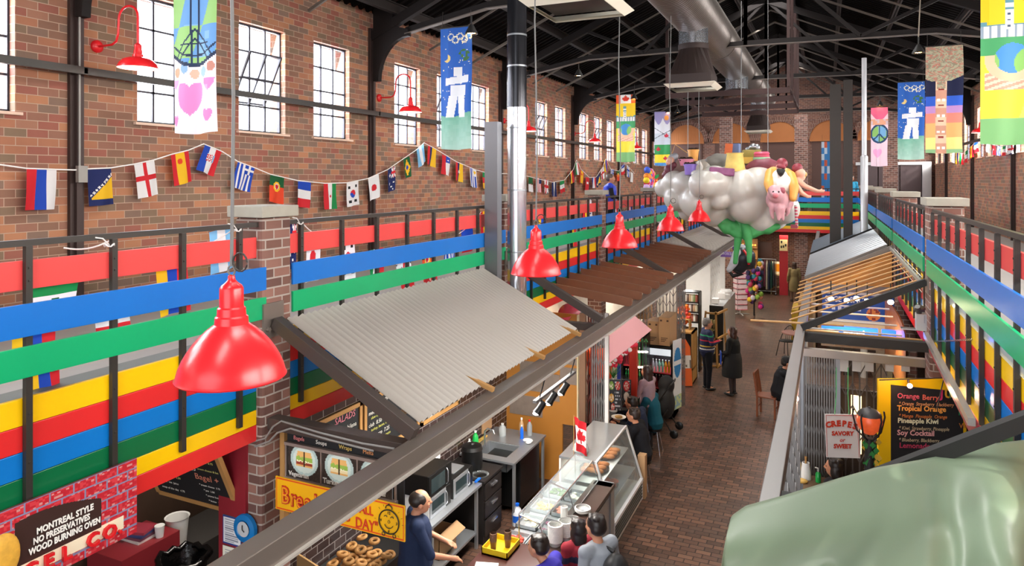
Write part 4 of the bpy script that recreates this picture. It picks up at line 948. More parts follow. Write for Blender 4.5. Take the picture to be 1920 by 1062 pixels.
b=MB(); p=cp(1409,294,.4); b.cbox(p+Vector((0,0,0)),(.38,.3,.3),.2); b.build('olive_box',M('olive_gold','#8a7d38',.5),bevel=.01,label='olive gold box on the back of the cloud',cat='box')
b=MB(); p=cp(1412,275,.4); b.ball(p,(.09,.07,.07)); b.ball(p+Vector((.1,0,-.03)),(.05,.05,.09)); b.ball(p+Vector((-.12,0,-.05)),(.05,.04,.05)); remesh('silver_bow',b,GALV,.02,None,2,label='silver bow figure lying on the olive box',cat='figurine')
b=MB(); p=cp(1366,283,.8); b.cbox(p,(.17,.2,.33),.1,0,.1); b.build('orange_box',M('orange_blue_paint','#d8662f',.5,0,.5,.5,3),label='orange and blue box standing far back on the cloud',cat='box')
b=MB(); p=cp(1380,283,.9); b.cbox(p,(.17,.2,.33),-.1); b.build('slate_box',M('slate_blue_paint','#6679a4',.5,0,.5,.3,3),label='slate blue box beside the orange one on the cloud',cat='box')
b=MB(); p=cp(1405,301,.2); b.cbox(p,(.4,.3,.14),.1); b.build('yellow_box',M('yellow_paint_flat','#dfb64e',.5),label='flat yellow box under the olive box on the cloud',cat='box')
t=T('layer_cake','layered cake with pink icing on the cloud','cake',cp(1428,302,0)); p=cp(1428,302,0)
b=MB(); b.lathe([(0,0),(.18,0),(.18,.08),(0,.08)],p,20); b.build('green_layer',M('mint_icing','#8fc49a',.5),t); b=MB(); b.lathe([(0,.08),(.16,.08),(.17,.11),(.15,.13),(.17,.16),(.14,.2),(0,.2)],p,20); b.build('pink_layer',M('pink_icing','#c9546e',.5),t)
b=MB(); 
for i in range(6): q=i/5; cap(b,cp(1402+i*10,314-4*math.sin(q*3.1),-.1),cp(1410+i*10,313-4*math.sin(q*3.1),-.1),.06+.1*math.sin(q*3.1),.06+.1*math.sin(q*3.1))
remesh('plum_pod',b,M('plum_green_paint','#7b3f4b',.5,0,.4,.3,3),.03,None,3,label='big plum coloured pod lying across the cloud beside the cake',cat='sculpture')
b=MB(); 
for i,(u,v,r) in enumerate([(1335,303,.17),(1345,297,.15),(1358,300,.18),(1340,308,.2),(1362,309,.15)]): b.ball(cp(u,v,.5),(r,r,r*.8))
remesh('grey_rock',b,M('grey_rock_paint','#8d8a84',.6,0,.4,.2,3),.03,None,2,label='lumpy grey rock behind the yellow sack on the cloud',cat='rock')
b=MB(); b.tube([cp(1260,288,.4),cp(1266,271,.4),cp(1289,287,.4)],.012,6); b.build('bent_rod',DOW,label='thin bent pale rod above the left end of the cloud',cat='rod')
# figures on the cloud
def fig(label,parts,eyes=None):
    t=T('cloud_figure',label,'figure',parts[0][3][0][0] if False else cp(parts[0][2][0][0],parts[0][2][0][1],parts[0][2][0][3]))
    for nm,mat,bl,tb in parts:
        b=MB()
        for u,v,r,dy in bl: b.ball(cp(u,v,dy),r*PXM,14,10)
        for seq in tb:
            for (u,v,r,dy),(u2,v2,r2,dy2) in zip(seq,seq[1:]): cap(b,cp(u,v,dy),cp(u2,v2,dy2),r*PXM,r2*PXM)
        remesh(nm,b,mat,.018,t,3)
    return t
PLUM=M('plum_paint','#6d3340',.5); YSH=M('ochre_shirt_paint','#dd9f4a',.5); APR=M('apron_white_paint','#e8e6e2',.5); MAR=M('maroon_cap_paint','#8a2f3c',.5); PIGM=M('pig_pink_paint','#cf9aa0',.4,0,.5,.3,5); BEARD=M('black_beard_paint','#1d1a1a',.6); PSK=M('painted_skin','#d9a48e',.5)
fig('cloud figure at the left end with grey hair and plum coat',[('coat',PLUM,[(1254,318,9,-.1),(1248,328,7,-.1),(1262,310,7,-.1)],[]),('head',PSK,[(1257,302,8,-.1),(1252,306,4,-.3)],[]),('hair',M('grey_hair_paint','#9a9aa0',.5),[(1261,298,9,0),(1266,293,6,0)],[])])
fig('cloud figure with ochre shirt, white apron and maroon cap leaning over a pig',[('shirt',YSH,[(1450,325,11,-.35),(1475,328,11,-.35)],[[(1445,325,9,-.5),(1441,345,8,-.8),(1445,360,6,-.9)],[(1482,330,9,-.4),(1489,350,8,-.7),(1487,372,6,-.8)],[(1450,322,9,-.3),(1475,325,9,-.3)]]),
  ('apron',APR,[(1463,345,19,-.6),(1462,332,13,-.65),(1466,358,18,-.5)],[]),('head',PSK,[(1464,314,8,-.75),(1464,319,6,-.8)],[]),('beard',BEARD,[(1464,324,5.5,-.85)],[[(1460,320,4,-.85),(1464,330,2,-.85),(1468,320,4,-.85)]]),('cap',MAR,[(1466,307,9.5,-.72)],[[(1459,312,3,-.85),(1470,314,3,-.85)]])])
t=fig('pink pig figure held over the edge of the cloud',[('pig_body',PIGM,[(1458,375,19,-.75),(1468,380,17,-.6),(1455,365,14,-.95),(1452,358,10,-1.05)],[[(1448,385,6,-.9),(1447,400,3.5,-.9),(1449,409,2.5,-.9)],[(1459,390,6,-.95),(1459,402,3.5,-.95),(1460,412,2.5,-.95)],[(1466,390,6,-.9),(1467,402,3.5,-.9),(1468,412,2.5,-.9)],[(1474,385,6,-.7),(1478,398,3.5,-.7),(1474,404,2.5,-.7)],[(1451,362,7,-1.1),(1454,366,5.5,-1.2)]]),
  ('ears',M('pig_ear_paint','#9c4b58',.5),[(1445,357,5,-1.05),(1466,358,6,-1.0)],[]),('snout',M('pig_snout_paint','#c46d76',.5),[(1454,367,5,-1.22)],[])])
b=MB(); b.ball(cp(1450,360,-1.2),.02); b.ball(cp(1460,360,-1.15),.02); b.build('pig_eyes',BEARD,t)
fig('cloud figure with blond hair and maroon cap reaching both arms over the aisle',[('body_paint',PSK,[(1500,325,9,-.3),(1504,334,5,-.3)],[[(1496,340,6,-.35),(1510,350,4.5,-.4),(1530,358,3.5,-.5),(1538,359,2.5,-.5)],[(1538,359,2,-.5),(1546,357,1.5,-.5)],[(1538,359,2,-.5),(1545,361,1.3,-.5)],[(1538,358,2,-.5),(1541,354,1.2,-.5)],[(1494,350,5,-.5),(1503,362,4,-.6),(1514,369,3,-.7)],[(1514,369,2,-.7),(1521,367,1.4,-.7)],[(1514,369,2,-.7),(1520,371,1.3,-.7)]]),
  ('vest_paint',M('striped_vest_paint','#8f93b5',.5,0,.4,.5,20),[(1496,345,7,-.3),(1494,356,7,-.4),(1493,340,6,-.3)],[[(1494,362,5,-.4),(1492,374,4,-.4)]]),('hair',M('blond_paint','#cda05c',.5),[(1508,327,5,-.2),(1506,333,4,-.2)],[]),('cap',MAR,[(1495,316,9,-.28)],[])])
t=T('candy_cane','pink and white striped candy cane pole hanging from the cloud figure','pole',cp(1494,425,-.5)); b=MB(); w=MB()
for i in range(14):
    (b if i%2 else w).tube([cp(1492+i*.15,385+i*3,-.5),cp(1492+(i+1)*.15,388+i*3,-.5)],.03,8)
b.build('pink_bands',M('candy_pink','#c2405a',.4),t); w.build('white_bands',CLM,t)
b=MB(); b.cbox(cp(1489,425,-.5),(.13,.1,.08)); b.build('foot_block',MAR,t)
# ================================================================ BOTTOM LEFT: BAGEL SHOP
def px_rect(u0,v0,u1,v1,Y):
    a=PY(u0,v0,Y); b=PY(u1,v1,Y); return a.x,b.x,b.z,a.z
def hbrick(y,z,w,h,m):
    r=math.floor(z/h); x=y/w+(.5 if r%2 else 0); fx,fz=x-math.floor(x),z/h-r
    return None if fx<m/w or fz<m/h else (math.floor(x),r)
def bagelsign(u,v):
    y=2.2+u*1.1; z=3.24-v*.52
    if 2.5<y<3.04 and 2.87<z<3.06+.09*math.sin(max(0,min(1,(3.06-y)/.6))*2.2): return P_('#3a2420')
    if z<2.915-.0 and z>2.79 and y<3.2 and not(y>3.04 and z>2.88): return P_('#efe2c4')
    b=hbrick(y,z,.15,.066,.012)
    if b is None: return P_('#7d83a2')
    q=hsh(b[0]*3+int(u*60)*.37,b[1]+int(v*40)*.61); return P_('#b8202e') if q<.55 else P_('#cc3a42') if q<.88 else P_('#c98a86')
t=T('shop_sign','large brick patterned bagel shop sign hung on the striped fascia','sign',(-4.42,2.75,2.72))
paint('sign_board',(-4.42,2.2,3.24),(0,1.1,0),(0,0,-.52),220,110,bagelsign,t,painted('sign_print',.4),thick=.02,back=P_('#7a2b30'))
Yv,Zv=(0,1,0),(0,0,1)
for s,y,z in (('MONTREAL STYLE',2.62,3.02),('NO PRESERVATIVES',2.6,2.966),('WOOD BURNING OVEN',2.575,2.912)):
    text(t,s,(-4.412,y,z),Yv,Zv,.055,'#f2efe8',bold=.0016,squeeze=.8 if len(s)<16 else .74)
for ch,y in (('B',2.30),('A',2.42),('G',2.54),('E',2.66),('L',2.77),('C',2.93),('O',3.04),('.',3.15)):
    text(t,ch,(-4.405,y,2.782),Yv,Zv,.12,'#c5232f',name='raised_letter',ext=.012,bold=.004,mat=REDGLOSS)
b=MB(); b.ball((-4.40,2.42,2.98),(.03,.1,.14),20,14); b.build('bagel_relief',M('golden_bagel','#dca63c',.6,0,.4,.35,24),t)
t=T('chalkboard','leaning wood framed chalkboard reading Bagel with prices, under the left balcony','chalkboard',(-5.25,4.5,2.2))
Ub=Vector((1.02,0,0)); Vb=Vector((0,.26,-.62)); Ob=Vector((-5.77,4.29,2.86)); CHK=M('chalkboard_black','#1b1d20',.6)
nb=Ub.cross(Vb).normalized()
b=MB(); b.slab([Ob,Ob+Ub,Ob+Ub+Vb,Ob+Vb],nb,.015); b.build('slate',CHK,t)
b=MB()
for p,q in ((Ob,Ob+Ub),(Ob+Ub,Ob+Ub+Vb),(Ob+Ub+Vb,Ob+Vb),(Ob+Vb,Ob)): b.beam(p,q,.05,.04,nb)
b.build('frame',WOOD,t)
def chalk(parent,lines,O,U,V,mat_=None):
    for s,u,v,sz,col in lines:
        text(parent,s,O+U*u+V*v,U,-V,sz,col,ext=.0005,shear=.2)
off=Vector((0,-.012,-.004))
chalk(t,[('Bagel +',.62,.52,.1,'#e08a72'),('#1',.5,.14,.06,'#e8e6dc'),('#2',.52,.25,.06,'#e8e6dc'),('#3',.6,.38,.07,'#e8e6dc'),('smoked meat  6.95',.66,.2,.035,'#d8d27a'),('cream cheese & lox',.7,.34,.032,'#d8d27a'),('* cream cheese  3.75',.64,.63,.03,'#e8e6dc'),('* jam  2.50',.67,.72,.03,'#e8e6dc'),('* peanut butter  3.50',.67,.81,.03,'#e8e6dc'),('* butter  1.75',.68,.9,.03,'#e8e6dc'),
 ('toasted bagel  1.50',.15,.62,.035,'#d8d27a'),('coffee  tea  juice',.12,.74,.035,'#e8e6dc'),('soup of the day  4.75',.1,.86,.035,'#e8e6dc')],Ob-nb*.02,Ub,Vb)
b=MB(); b.box(-4.92,4.47,0,-4.6,4.5,2.9); b.build('red_wall_panel',M('dark_red_paint','#8c1f2c',.4),label='narrow dark red wall panel beside the nearest brick pillar',cat='panel')
def sheet(name,label,cat,x0,x1,y,z0,z1,fn,nu=24,nv=34,th=.008,mat=None,parent=None,kind=None,group=None):
    o=paint(name,(x0,y,z1),(x1-x0,0,0),(0,0,z0-z1),nu,nv,fn,parent,mat or painted('print_satin',.45),thick=th,back=P_('#777'))
    if label: tag(o,label,cat,group)
    return o
def paper(bg,edge,seed):
    def f(u,v):
        if edge and (u<.06 or u>.94 or v<.05 or v>.95): return P_(edge)
        if v>.12 and int(v*26)%2 and u>.12 and u<.88-.3*hsh(int(v*26),seed): return P_('#8b8f9c')
        return P_(bg)
    return f
sheet('notice','upper blue bordered notice on the dark red panel','notice',-4.86,-4.64,4.46,1.99,2.24,paper('#e6e8ea','#2c3f86',1))
sheet('notice','lower cream notice on the dark red panel','notice',-4.86,-4.64,4.46,1.72,1.97,paper('#e9e6d6',None,2))
b=MB(); b.lathe([(.0,0),(.1,0),(.13,.3),(.14,.31),(.125,.3),(.1,.02)],(-7.0,5.75,.9),20); b.build('white_bucket',WHITE,label='white plastic bucket in the dark bagel shop',cat='bucket')
b=MB(); b.lathe([(0,0),(.2,0),(.24,.75),(.275,.77),(.24,.8),(.22,.76),(.16,.6)],(-6.3,5.25,.35),18)
b.tube([(-6.3+(.25+.02*math.sin(k*5))*math.cos(k*.262),5.25+(.25+.02*math.sin(k*5))*math.sin(k*.262),1.13+.02*math.sin(k*3)) for k in range(25)],.035,8)
b.build('bin_with_bag',M('black_bin_liner','#0d0d0e',.18,0,.6,.1,9,bump=.5),label='bin lined with a shiny black bag below the notices',cat='bin')
b=MB(); b.box(-7.36,4.9,0,-6.8,5.62,1.15); b.build('counter',M('red_white_counter','#8f2b32',.4),label='dark red counter in the bagel shop under the balcony',cat='counter')
b=MB(); b.box(-7.36,5.63,0,-6.7,6.6,.9); b.build('prep_table',M('dark_grey_top','#3d3a38',.6),label='low dark prep table under the white bucket',cat='table')  # plain dark grey top
t=T('magazine_pile','pile of magazines on the red counter','magazines',(-7.1,5.35,1.15))
for k,c in enumerate(('#d9d4cf','#7a4858','#3d4a7a','#a33a4a')): b=MB(); b.cbox((-7.08,5.3,1.165+k*.03),(.3,.22,.028),.1*k); b.build('magazine',M('mag'+c,c,.4),t)
b=MB(); b.lathe([(0,0),(.04,0),(.055,.13),(.05,.13),(.0,.12)],(-6.88,5.42,1.15),14); b.build('paper_cup',WHITE,label='white paper cup on the red counter',cat='cup')
t=T('step_ladder','grey wooden step ladder behind the bagel sign','ladder',(-5.3,3.7,0)); LADM=M('grey_old_wood','#6c655f',.7)
for x in (-5.6,-5.15):
    b=MB(); b.beam((x,3.4,2.1),(x+.12,3.95,0),.04,.08); b.build('rail',LADM,t)
for k in range(5): b=MB(); z=.35+k*.38; b.box(-5.5,3.72-k*.09,z,-5.05,3.84-k*.09,z+.03); b.build('step',LADM,t)
b=MB(); b.tube([(-4.9,3.05,2.75),(-4.92,3.05,.0)],.006,5); b.build('hanging_string',STRM,label='thin white string hanging below the bagel sign',cat='cord')
b=MB(); b.box(-7.43,3.2,0,-7.38,7.5,2.9); b.build('brown_oven_wall',M('dark_brown_wall','#3b2b20',.8,0,.3,.3,3),label='dark brown back wall of the bagel shop',cat='wall panel')  # dark brown, mottled by noise
# cables on the nearest pillar
for k,pts in enumerate(([(470,830),(498,822),(512,800),(528,790),(600,812),(680,832),(740,842)],[(478,838),(505,828),(520,812),(545,804),(620,826),(700,846)])):
    b=MB(); b.tube([PY(u,v,4.5) for u,v in pts],.009,6); b.build('grey_cable',M('grey_cable','#8d8a86',.5),label=('upper' if k==0 else 'lower')+' grey cable running from the nearest pillar along the cross beam',cat='cable')
# ================================================================ LEFT STALL 1: BREAKFAST COUNTER
TILE=brickmat('dark_wall_tile',['#3f3230','#4b3b38','#372b2a','#453735'],'#8d8480',.2,.1,.006,rough=.22)
b=MB(); b.box(-5.32,4.9,0,-5.2,11.1,2.92); b.build('tiled_wall',TILE,label='dark brown tiled back wall of the breakfast stall',cat='wall panel')
t=T('menu_board','backlit photo menu board with Vegetarian and Turkey sandwiches under the cross beam','menu board',(-3.8,4.72,2.4))
def sandw(cu,cv,r,hue):
    def f(u,v):
        d=math.hypot((u-cu)/r,(v-cv)/(r*1.15))
        if d<1 and d>.82: return P_('#9fb0ac')
        if d<=.82:
            x=abs(u-cu)/r; y=(v-cv)/r; n_=.12*hsh(int(u*26),int(v*20))
            if x<.62-.25*max(0,-y) and -.62<y<.5:
                if x<.05: return P_('#3a2a1c')
                return P_('#d0a060') if y<-.15-n_ or y>.38 else P_('#8aa648') if y<.03+n_ else P_('#e6d9b8') if y<.12+n_ else P_(hue)
            return P_('#b9c4bc')
        return P_('#2b2320') if hsh(int(u*30),int(v*20))>.25 else P_('#38302b')
    return f
x=-4.36
for k,(nm,hue,w) in enumerate((('Vegetarian','#8a3b2a',.38),('Turkey','#d8c79a',.38),('Roast Beef','#6b3a4c',.36))):
    b=sheet('photo_panel',None,None,x+.008,x+w-.008,4.72,2.57,2.85,sandw(.5,.4,.42,hue),48,36,.01,painted('backlit_print',.4,.35),t)
    text(t,nm,(x+.03,4.705,2.592),(1,0,0),Zv,.062 if k else .052,'#f2f0ea',bold=.0015); x+=w
b=MB()
for z in (2.555,2.86): b.box(-4.38,4.70,z-.012,-3.2,4.735,z+.015)
for xx in (-4.38,-3.985,-3.6,-3.22): b.box(xx,4.71,2.56,xx+.012,4.73,2.86)
b.build('metal_frame',M('pinkish_metal','#b8a8a0',.4,.6),t)
b=MB(); b.box(-4.4,4.74,2.36,-3.15,4.76,2.96); b.build('chalk_backing',CHK,t)
b=MB(); b.box(-4.43,4.70,1.9,-4.38,4.76,2.96); b.build('wood_edge',WOOD,t)
for s,xx,col in (('Bagels',-4.3,'#e78b8b'),('Soups',-4.05,'#e8e4dc'),('Wraps',-3.8,'#e3c46a'),('Melts',-3.55,'#e8a26a')): text(t,s,(xx,4.73,2.90),(1,0,0),Zv,.05,col)
text(t,'cookies  muffins',(-4.25,4.73,2.45),(1,0,0),Zv,.06,'#c9a8d8')
t=T('breakfast_sign','yellow hand-painted Breakfast ALL DAY sign with a smiling alarm clock','sign',(-3.58,4.45,2.42))
sx0,sx1,sz0,sz1=-4.23,-2.94,2.425,2.70
def bsign(u,v):
    e=min(u*1.29,(1-u)*1.29,v*.275,(1-v)*.275); return P_('#e2551c') if .006<e<.016 else P_('#f7b711')
paint('board',(sx0,4.44,sz1),(sx1-sx0,0,0),(0,0,sz0-sz1),160,44,bsign,t,painted('sign_print',.4),thick=.012,back=P_('#e0a010'))
[(text(t,c,(sx0+.04+x_,4.432,2.485+dz),(1,0,0),Zv,.2,'#c8321c',bold=.008,squeeze=.78),text(t,c,(sx0+.04+x_,4.428,2.485+dz),(1,0,0),Zv,.2,'#f7a51b',bold=-.003,squeeze=.78)) for c,x_,dz in (('B',.03,.01),('r',.13,.005),('e',.19,0),('a',.28,0),('k',.375,.005),('f',.46,0),('a',.52,0),('s',.6,0),('t',.68,0))]
text(t,'ALL',(-3.36,4.432,2.57),(1,0,0),Zv,.1,'#d23a1e',bold=.001,squeeze=.8); text(t,'DAY"',(-3.4,4.432,2.45),(1,0,0),Zv,.115,'#d23a1e',bold=.001,squeeze=.8)
b=MB(); cx,cz=-3.08,2.555
def ringv(b,cx,cz,r,w,y,n=28,a0=0,a1=2*math.pi):
    p=[(cx+r*math.cos(a0+(a1-a0)*k/n),y,cz+r*math.sin(a0+(a1-a0)*k/n)) for k in range(n+1)]; b.tube(p,w,5,False)
ringv(b,cx,cz,.092,.005,4.43); ringv(b,cx-.03,cz+.03,.014,.003,4.43,8,.3,2.8); ringv(b,cx+.03,cz+.03,.014,.003,4.43,8,.3,2.8); ringv(b,cx,cz-.01,.04,.003,4.43,12,3.5,5.9); ringv(b,cx,cz+.0,.01,.002,4.43,10)
ringv(b,cx,cz+.1,.03,.004,4.43,10,0,3.14); ringv(b,cx-.05,cz-.1,.014,.003,4.43,8); ringv(b,cx+.05,cz-.1,.014,.003,4.43,8); b.ball((cx,4.43,cz+.135),.007,6,5)
for a in range(16):
    if a%4!=3: b.beam((cx+.12*math.cos(a*.39),4.43,cz+.12*math.sin(a*.39)),(cx+.135*math.cos(a*.39),4.43,cz+.135*math.sin(a*.39)),.002,.002,(0,1,0))
b.build('clock_face',BLACKM,t)
for s,dx,dz in (('12',-.014,.06),('3',.065,-.01),('9',-.08,-.01),('6',-.006,-.08)): text(t,s,(cx+dx,4.428,cz+dz),(1,0,0),Zv,.03,'#1b1410')
t=T('wall_clock','round blue rimmed clock on the nearest brick pillar','clock',(-4.56,4.47,2.1)); 
b=MB(); b.lathe([(0,-.05),(.1,-.05),(.125,-.03),(.12,0),(.08,.01),(.062,.0)],(-4.6,4.45,2.17),28,'Y'); b.v=[Vector((v.x,4.45-(v.y-4.45),v.z)) for v in b.v]; b.build('blue_rim',M('glossy_blue','#1474b8',.25),t)
b=MB(); b.disc((-4.6,4.44,2.17),.066,24,'Y'); b.build('dial',M('dial_white','#dfe6ea',.2,.3),t); b=MB(); b.beam((-4.6,4.43,2.17),(-4.6,4.43,2.21),.006,.004,(0,1,0)); b.beam((-4.6,4.43,2.17),(-4.575,4.43,2.155),.006,.004,(0,1,0)); b.build('hands',BLACKM,t)
# chalk menus on the tiled wall
def wallboard(y0,y1,z0,z1,label,lines):
    t=T('chalkboard',label,'chalkboard',(-5.17,(y0+y1)/2,z0),0,'framed chalk menus on the tiled wall')
    b=MB(); b.box(-5.19,y0,z0,-5.17,y1,z1); b.build('slate',CHK,t)
    b=MB()
    for a in ((y0,z0,y1,z0+.05),(y0,z1-.05,y1,z1),(y0,z0,y0+.05,z1),(y1-.05,z0,y1,z1)): b.box(-5.2,a[0],a[1],-5.15,a[2],a[3])
    b.build('frame',WOOD,t)
    for s,y,z,sz,c in lines: text(t,s,(-5.165,y,z),Yv,Zv,sz,c,ext=.0005,shear=.15)
W1,Y1='#e9e7de','#d9d86a'
wallboard(5.75,6.86,1.75,2.5,'framed chalk menu headed SALADS, leftmost on the tiled wall',[('SALADS',6.35,2.36,.11,'#e58a9a'),('Ensalada a la chilena',6.15,2.24,.075,W1),('tomato, onion, cilantro',6.2,2.17,.05,Y1),('Ensalada de porotos',6.2,2.06,.075,W1),('green beans, onion',6.25,1.99,.05,Y1),('Specials',5.85,2.1,.08,'#c86a9a')])
wallboard(6.9,8.15,1.75,2.5,'framed chalk menu of sandwiches, middle one on the tiled wall',[('Sandwiches',7.2,2.36,.09,W1),('mechada',7.0,2.27,.07,W1),('slow cooked beef',7.05,2.21,.05,Y1),('club  8.50',7.0,2.12,.07,W1),('turkey, bacon, lettuce',7.05,2.06,.05,Y1),('chacarero  7.25',7.0,1.97,.07,W1),('steak, beans, tomato',7.05,1.91,.05,Y1),('italiano  6.95',7.0,1.83,.07,W1)])
wallboard(8.2,9.3,1.75,2.5,'framed chalk menu of drinks, rightmost on the tiled wall',[('Drinks',8.5,2.36,.09,W1),('coffee, tea, mate',8.4,2.2,.06,Y1),('batidos  4.50',8.4,2.1,.07,W1),('Breakfast All Day',8.35,1.98,.07,W1),('eggs, toast, beans',8.4,1.88,.05,Y1),('Mexican style',8.4,1.8,.06,W1)])
# steel worktable with microwaves
t=T('steel_worktable','stainless steel worktable carrying the microwaves','table',(-4.8,7.9,0))
b=MB(); b.box(-5.18,7.3,.86,-4.45,8.68,.9); b.build('tabletop',STAIN,t,bevel=.004); b=MB(); b.box(-5.15,7.35,.2,-4.5,8.62,.23); b.build('lower_shelf',STAIN,t)
for x,y in ((-5.1,7.4),(-4.5,7.4),(-5.1,8.6),(-4.5,8.6)): b=MB(); b.box(x-.02,y-.02,0,x+.02,y+.02,.86); b.build('leg',STAIN,t)
def microwave(y0,y1,z0,z1,body,front,label,x1=-4.57,dep=.4):
    t=T('microwave_oven',label,'microwave',(x1-dep/2,(y0+y1)/2,z0),0,'microwaves on the steel table')
    b=MB(); b.box(x1-dep,y0,z0,x1,y1,z1); b.build('casing',body,t,bevel=.008)
    b=MB(); b.box(x1,y0+.005,z0+.005,x1+.015,y1-.13,z1-.005); dr=b.build('door',front,t,bevel=.003)
    b=MB(); b.box(x1+.015,y0+.05,z0+.05,x1+.017,y1-.18,z1-.05); b.build('door_window',M('dark_glass','#2b3638',.08,0,.8),dr)
    b=MB(); b.box(x1,y1-.125,z0+.005,x1+.014,y1-.005,z1-.005); b.build('control_panel',BLACK,t)
    b=MB(); b.tube([(x1+.015,y1-.14,z0+.04),(x1+.04,y1-.14,z0+.07),(x1+.04,y1-.14,z1-.07),(x1+.015,y1-.14,z1-.04)],.008,6); b.build('handle',CHROME,dr)
microwave(7.45,7.98,.9,1.16,WHITE,STAIN,'silver microwave at the bottom of the two-high stack')
microwave(7.43,8.0,1.165,1.45,BLACK,BLACK,'big black microwave on top of the two-high stack')
microwave(8.06,8.6,.9,1.17,BLACK,STAIN,'steel fronted microwave with black top beside the stack')
t=T('foam_box_stack','stack of white foam boxes behind the microwaves','box stack',(-4.9,8.2,1.17))
for k in range(5): b=MB(); b.box(-5.12,8.1,1.17+k*.062,-4.93,8.34,1.225+k*.062); b.build('foam_box',WHITE,t,bevel=.008)
b=MB(); b.cbox((-4.75,8.35,1.18),(.22,.3,.015)); b.build('baking_tray',STAIN,bevel=.003,label='small steel tray lying on the steel fronted microwave',cat='tray')
t=T('drawer_cabinet','black cabinet with three drawers beside the steel table','cabinet',(-4.8,9.0,0)); DRK=M('dark_cabinet','#262221',.35)
b=MB(); b.box(-5.18,8.72,0,-4.45,9.3,.88); b.build('body',DRK,t)
for k in range(3):
    dr=MB(); dr.box(-4.45,8.74,.1+k*.26,-4.43,9.28,.33+k*.26); d=dr.build('drawer',DRK,t,bevel=.003); h=MB(); h.box(-4.43,8.93,.24+k*.26,-4.405,9.1,.265+k*.26); o=h.build('handle',CHROME,d,world=True)
b=MB(); b.box(-5.19,8.7,.88,-4.42,9.32,.91); b.build('worktop',DRK,t)
b=MB(); b.lathe([(0,0),(.14,0),(.155,.05),(.155,.2),(.15,.3),(.16,.31),(.14,.36),(.04,.38),(.03,.4),(0,.4)],(-4.78,9.0,.91),24); b.build('soup_kettle',BLACK,label='round black soup kettle on the drawer cabinet',cat='kettle')
b=MB(); b.lathe([(0,0),(.11,0),(.13,.03),(.12,.035),(.1,.015)],(-4.57,8.85,.91),22); b.build('glass_lid',glassmat('clear_glass',(.95,.97,.96),.02,1.5),label='glass lid lying on the drawer cabinet',cat='lid')
b=MB(); b.cbox((-4.52,8.68,.93),(.03,.14,.02)); b.build('blue_lighter',M('bright_blue_plastic','#1565d8',.3),label='small blue plastic handle at the cabinet corner',cat='utensil')
t=T('sink_table','stainless steel sink table against the tiled wall','sink',(-4.7,9.95,0))
b=MB(); b.box(-5.18,9.34,.93,-4.25,9.5,.96); b.box(-5.18,10.0,.93,-4.25,10.62,.96); b.box(-5.18,9.5,.93,-5.0,10.0,.96); b.box(-4.45,9.5,.93,-4.25,10.0,.96); b.build('worktop',STAIN,t)
b=MB(); b.box(-5.0,9.5,.72,-4.45,10.0,.73); 
for q in ((-5.0,9.5,-4.99,10.0),(-4.46,9.5,-4.45,10.0),(-5.0,9.5,-4.45,9.51),(-5.0,9.99,-4.45,10.0)): b.box(q[0],q[1],.72,q[2],q[3],.95)
b.build('basin',STAIN,t)
for y in (9.4,10.55): b=MB(); b.box(-4.3,y-.02,0,-4.26,y+.02,.93); b.build('leg',STAIN,t)
b=MB(); b.tube([(-4.95,9.75,.96),(-4.95,9.75,1.2),(-4.9,9.75,1.25),(-4.8,9.75,1.24),(-4.78,9.75,1.18)],.014,8); b.build('tap',CHROME,t)
b=MB(); b.box(-4.9,9.72,.1,-4.32,10.5,.86); b.build('undercounter_fridge',BLACK,label='black undercounter fridge below the sink table',cat='fridge',bevel=.01)
def bottle(loc,h,r,mat,label,capm=None,cat='bottle',group=None):
    t=T('bottle',label,cat,loc,0,group); b=MB(); b.lathe([(0,0),(r,0),(r,h*.6),(r*.75,h*.74),(r*.35,h*.85),(r*.35,h*.92)],n=14); b.build('bottle_body',mat,t,False)
    b=MB(); b.lathe([(r*.4,h*.9),(r*.4,h),(0,h)],n=10); b.build('bottle_cap',capm or WHITE,t,False); return t
GREENL=M('green_soap','#1fae4e',.15,0,.5,coat=.5); CLEAR=M('clear_plastic','#cfd6d6',.1,0,.5,alpha=.5)
bottle((-5.05,9.62,.96),.28,.05,GREENL,'green dish soap bottle at the back of the sink'); bottle((-5.05,9.42,.96),.22,.04,WHITE,'white soap bottle left of the green one'); bottle((-4.9,10.3,.96),.2,.06,CLEAR,'clear jar on the sink table')
bottle((-4.6,10.4,.96),.3,.04,M('kraft','#b8926a',.6),'tall kraft coloured bottle by the wooden partition'); bottle((-4.5,10.5,.96),.25,.045,M('grey_plast','#8d9092',.4),'grey bottle with red cap by the wooden partition',REDGLOSS); bottle((-4.55,10.3,.96),.22,.03,M('bright_blue_plastic','#1565d8',.3),'slim blue bottle by the wooden partition')
t=bottle((-4.25,9.45,0),.32,.08,M('white_jug','#dfe3ea',.3),'white bleach jug with blue label on the floor',M('bright_blue_plastic','#1565d8',.3)); b=MB(); b.tube([(0,0,.06),(0,0,.16)],.082,16,False); b.build('jug_label',M('bright_blue_plastic','#1565d8',.3),t,False)
b=MB(); b.ball((-4.4,10.2,.99),(.09,.06,.03),10,6); b.ball((-4.36,10.14,.99),(.05,.07,.025),10,6); b.build('white_cloth',WHITE,label='crumpled white cloth at the sink table corner',cat='cloth')
b=MB(); b.box(-5.19,10.1,1.0,-5.17,10.45,1.35); b.build('cardboard_sheet',M('cardboard','#b08a63',.8),label='piece of cardboard leaning on the tiled wall by the sink',cat='cardboard')
b=MB(); b.beam((-5.1,9.35,.99),(-5.1,10.1,.99),.04,.03); b.build('yellow_sill',M('yellow_trim','#c9a850',.5),label='thin yellow ledge strip behind the sink',cat='ledge')
t=T('cardboard_box','open brown cardboard box on the steel table shelf','box',(-4.8,7.9,.23)); CARD=M('cardboard','#b08a63',.8)
b=MB(); b.box(-5.0,7.75,.23,-4.6,8.2,.24)
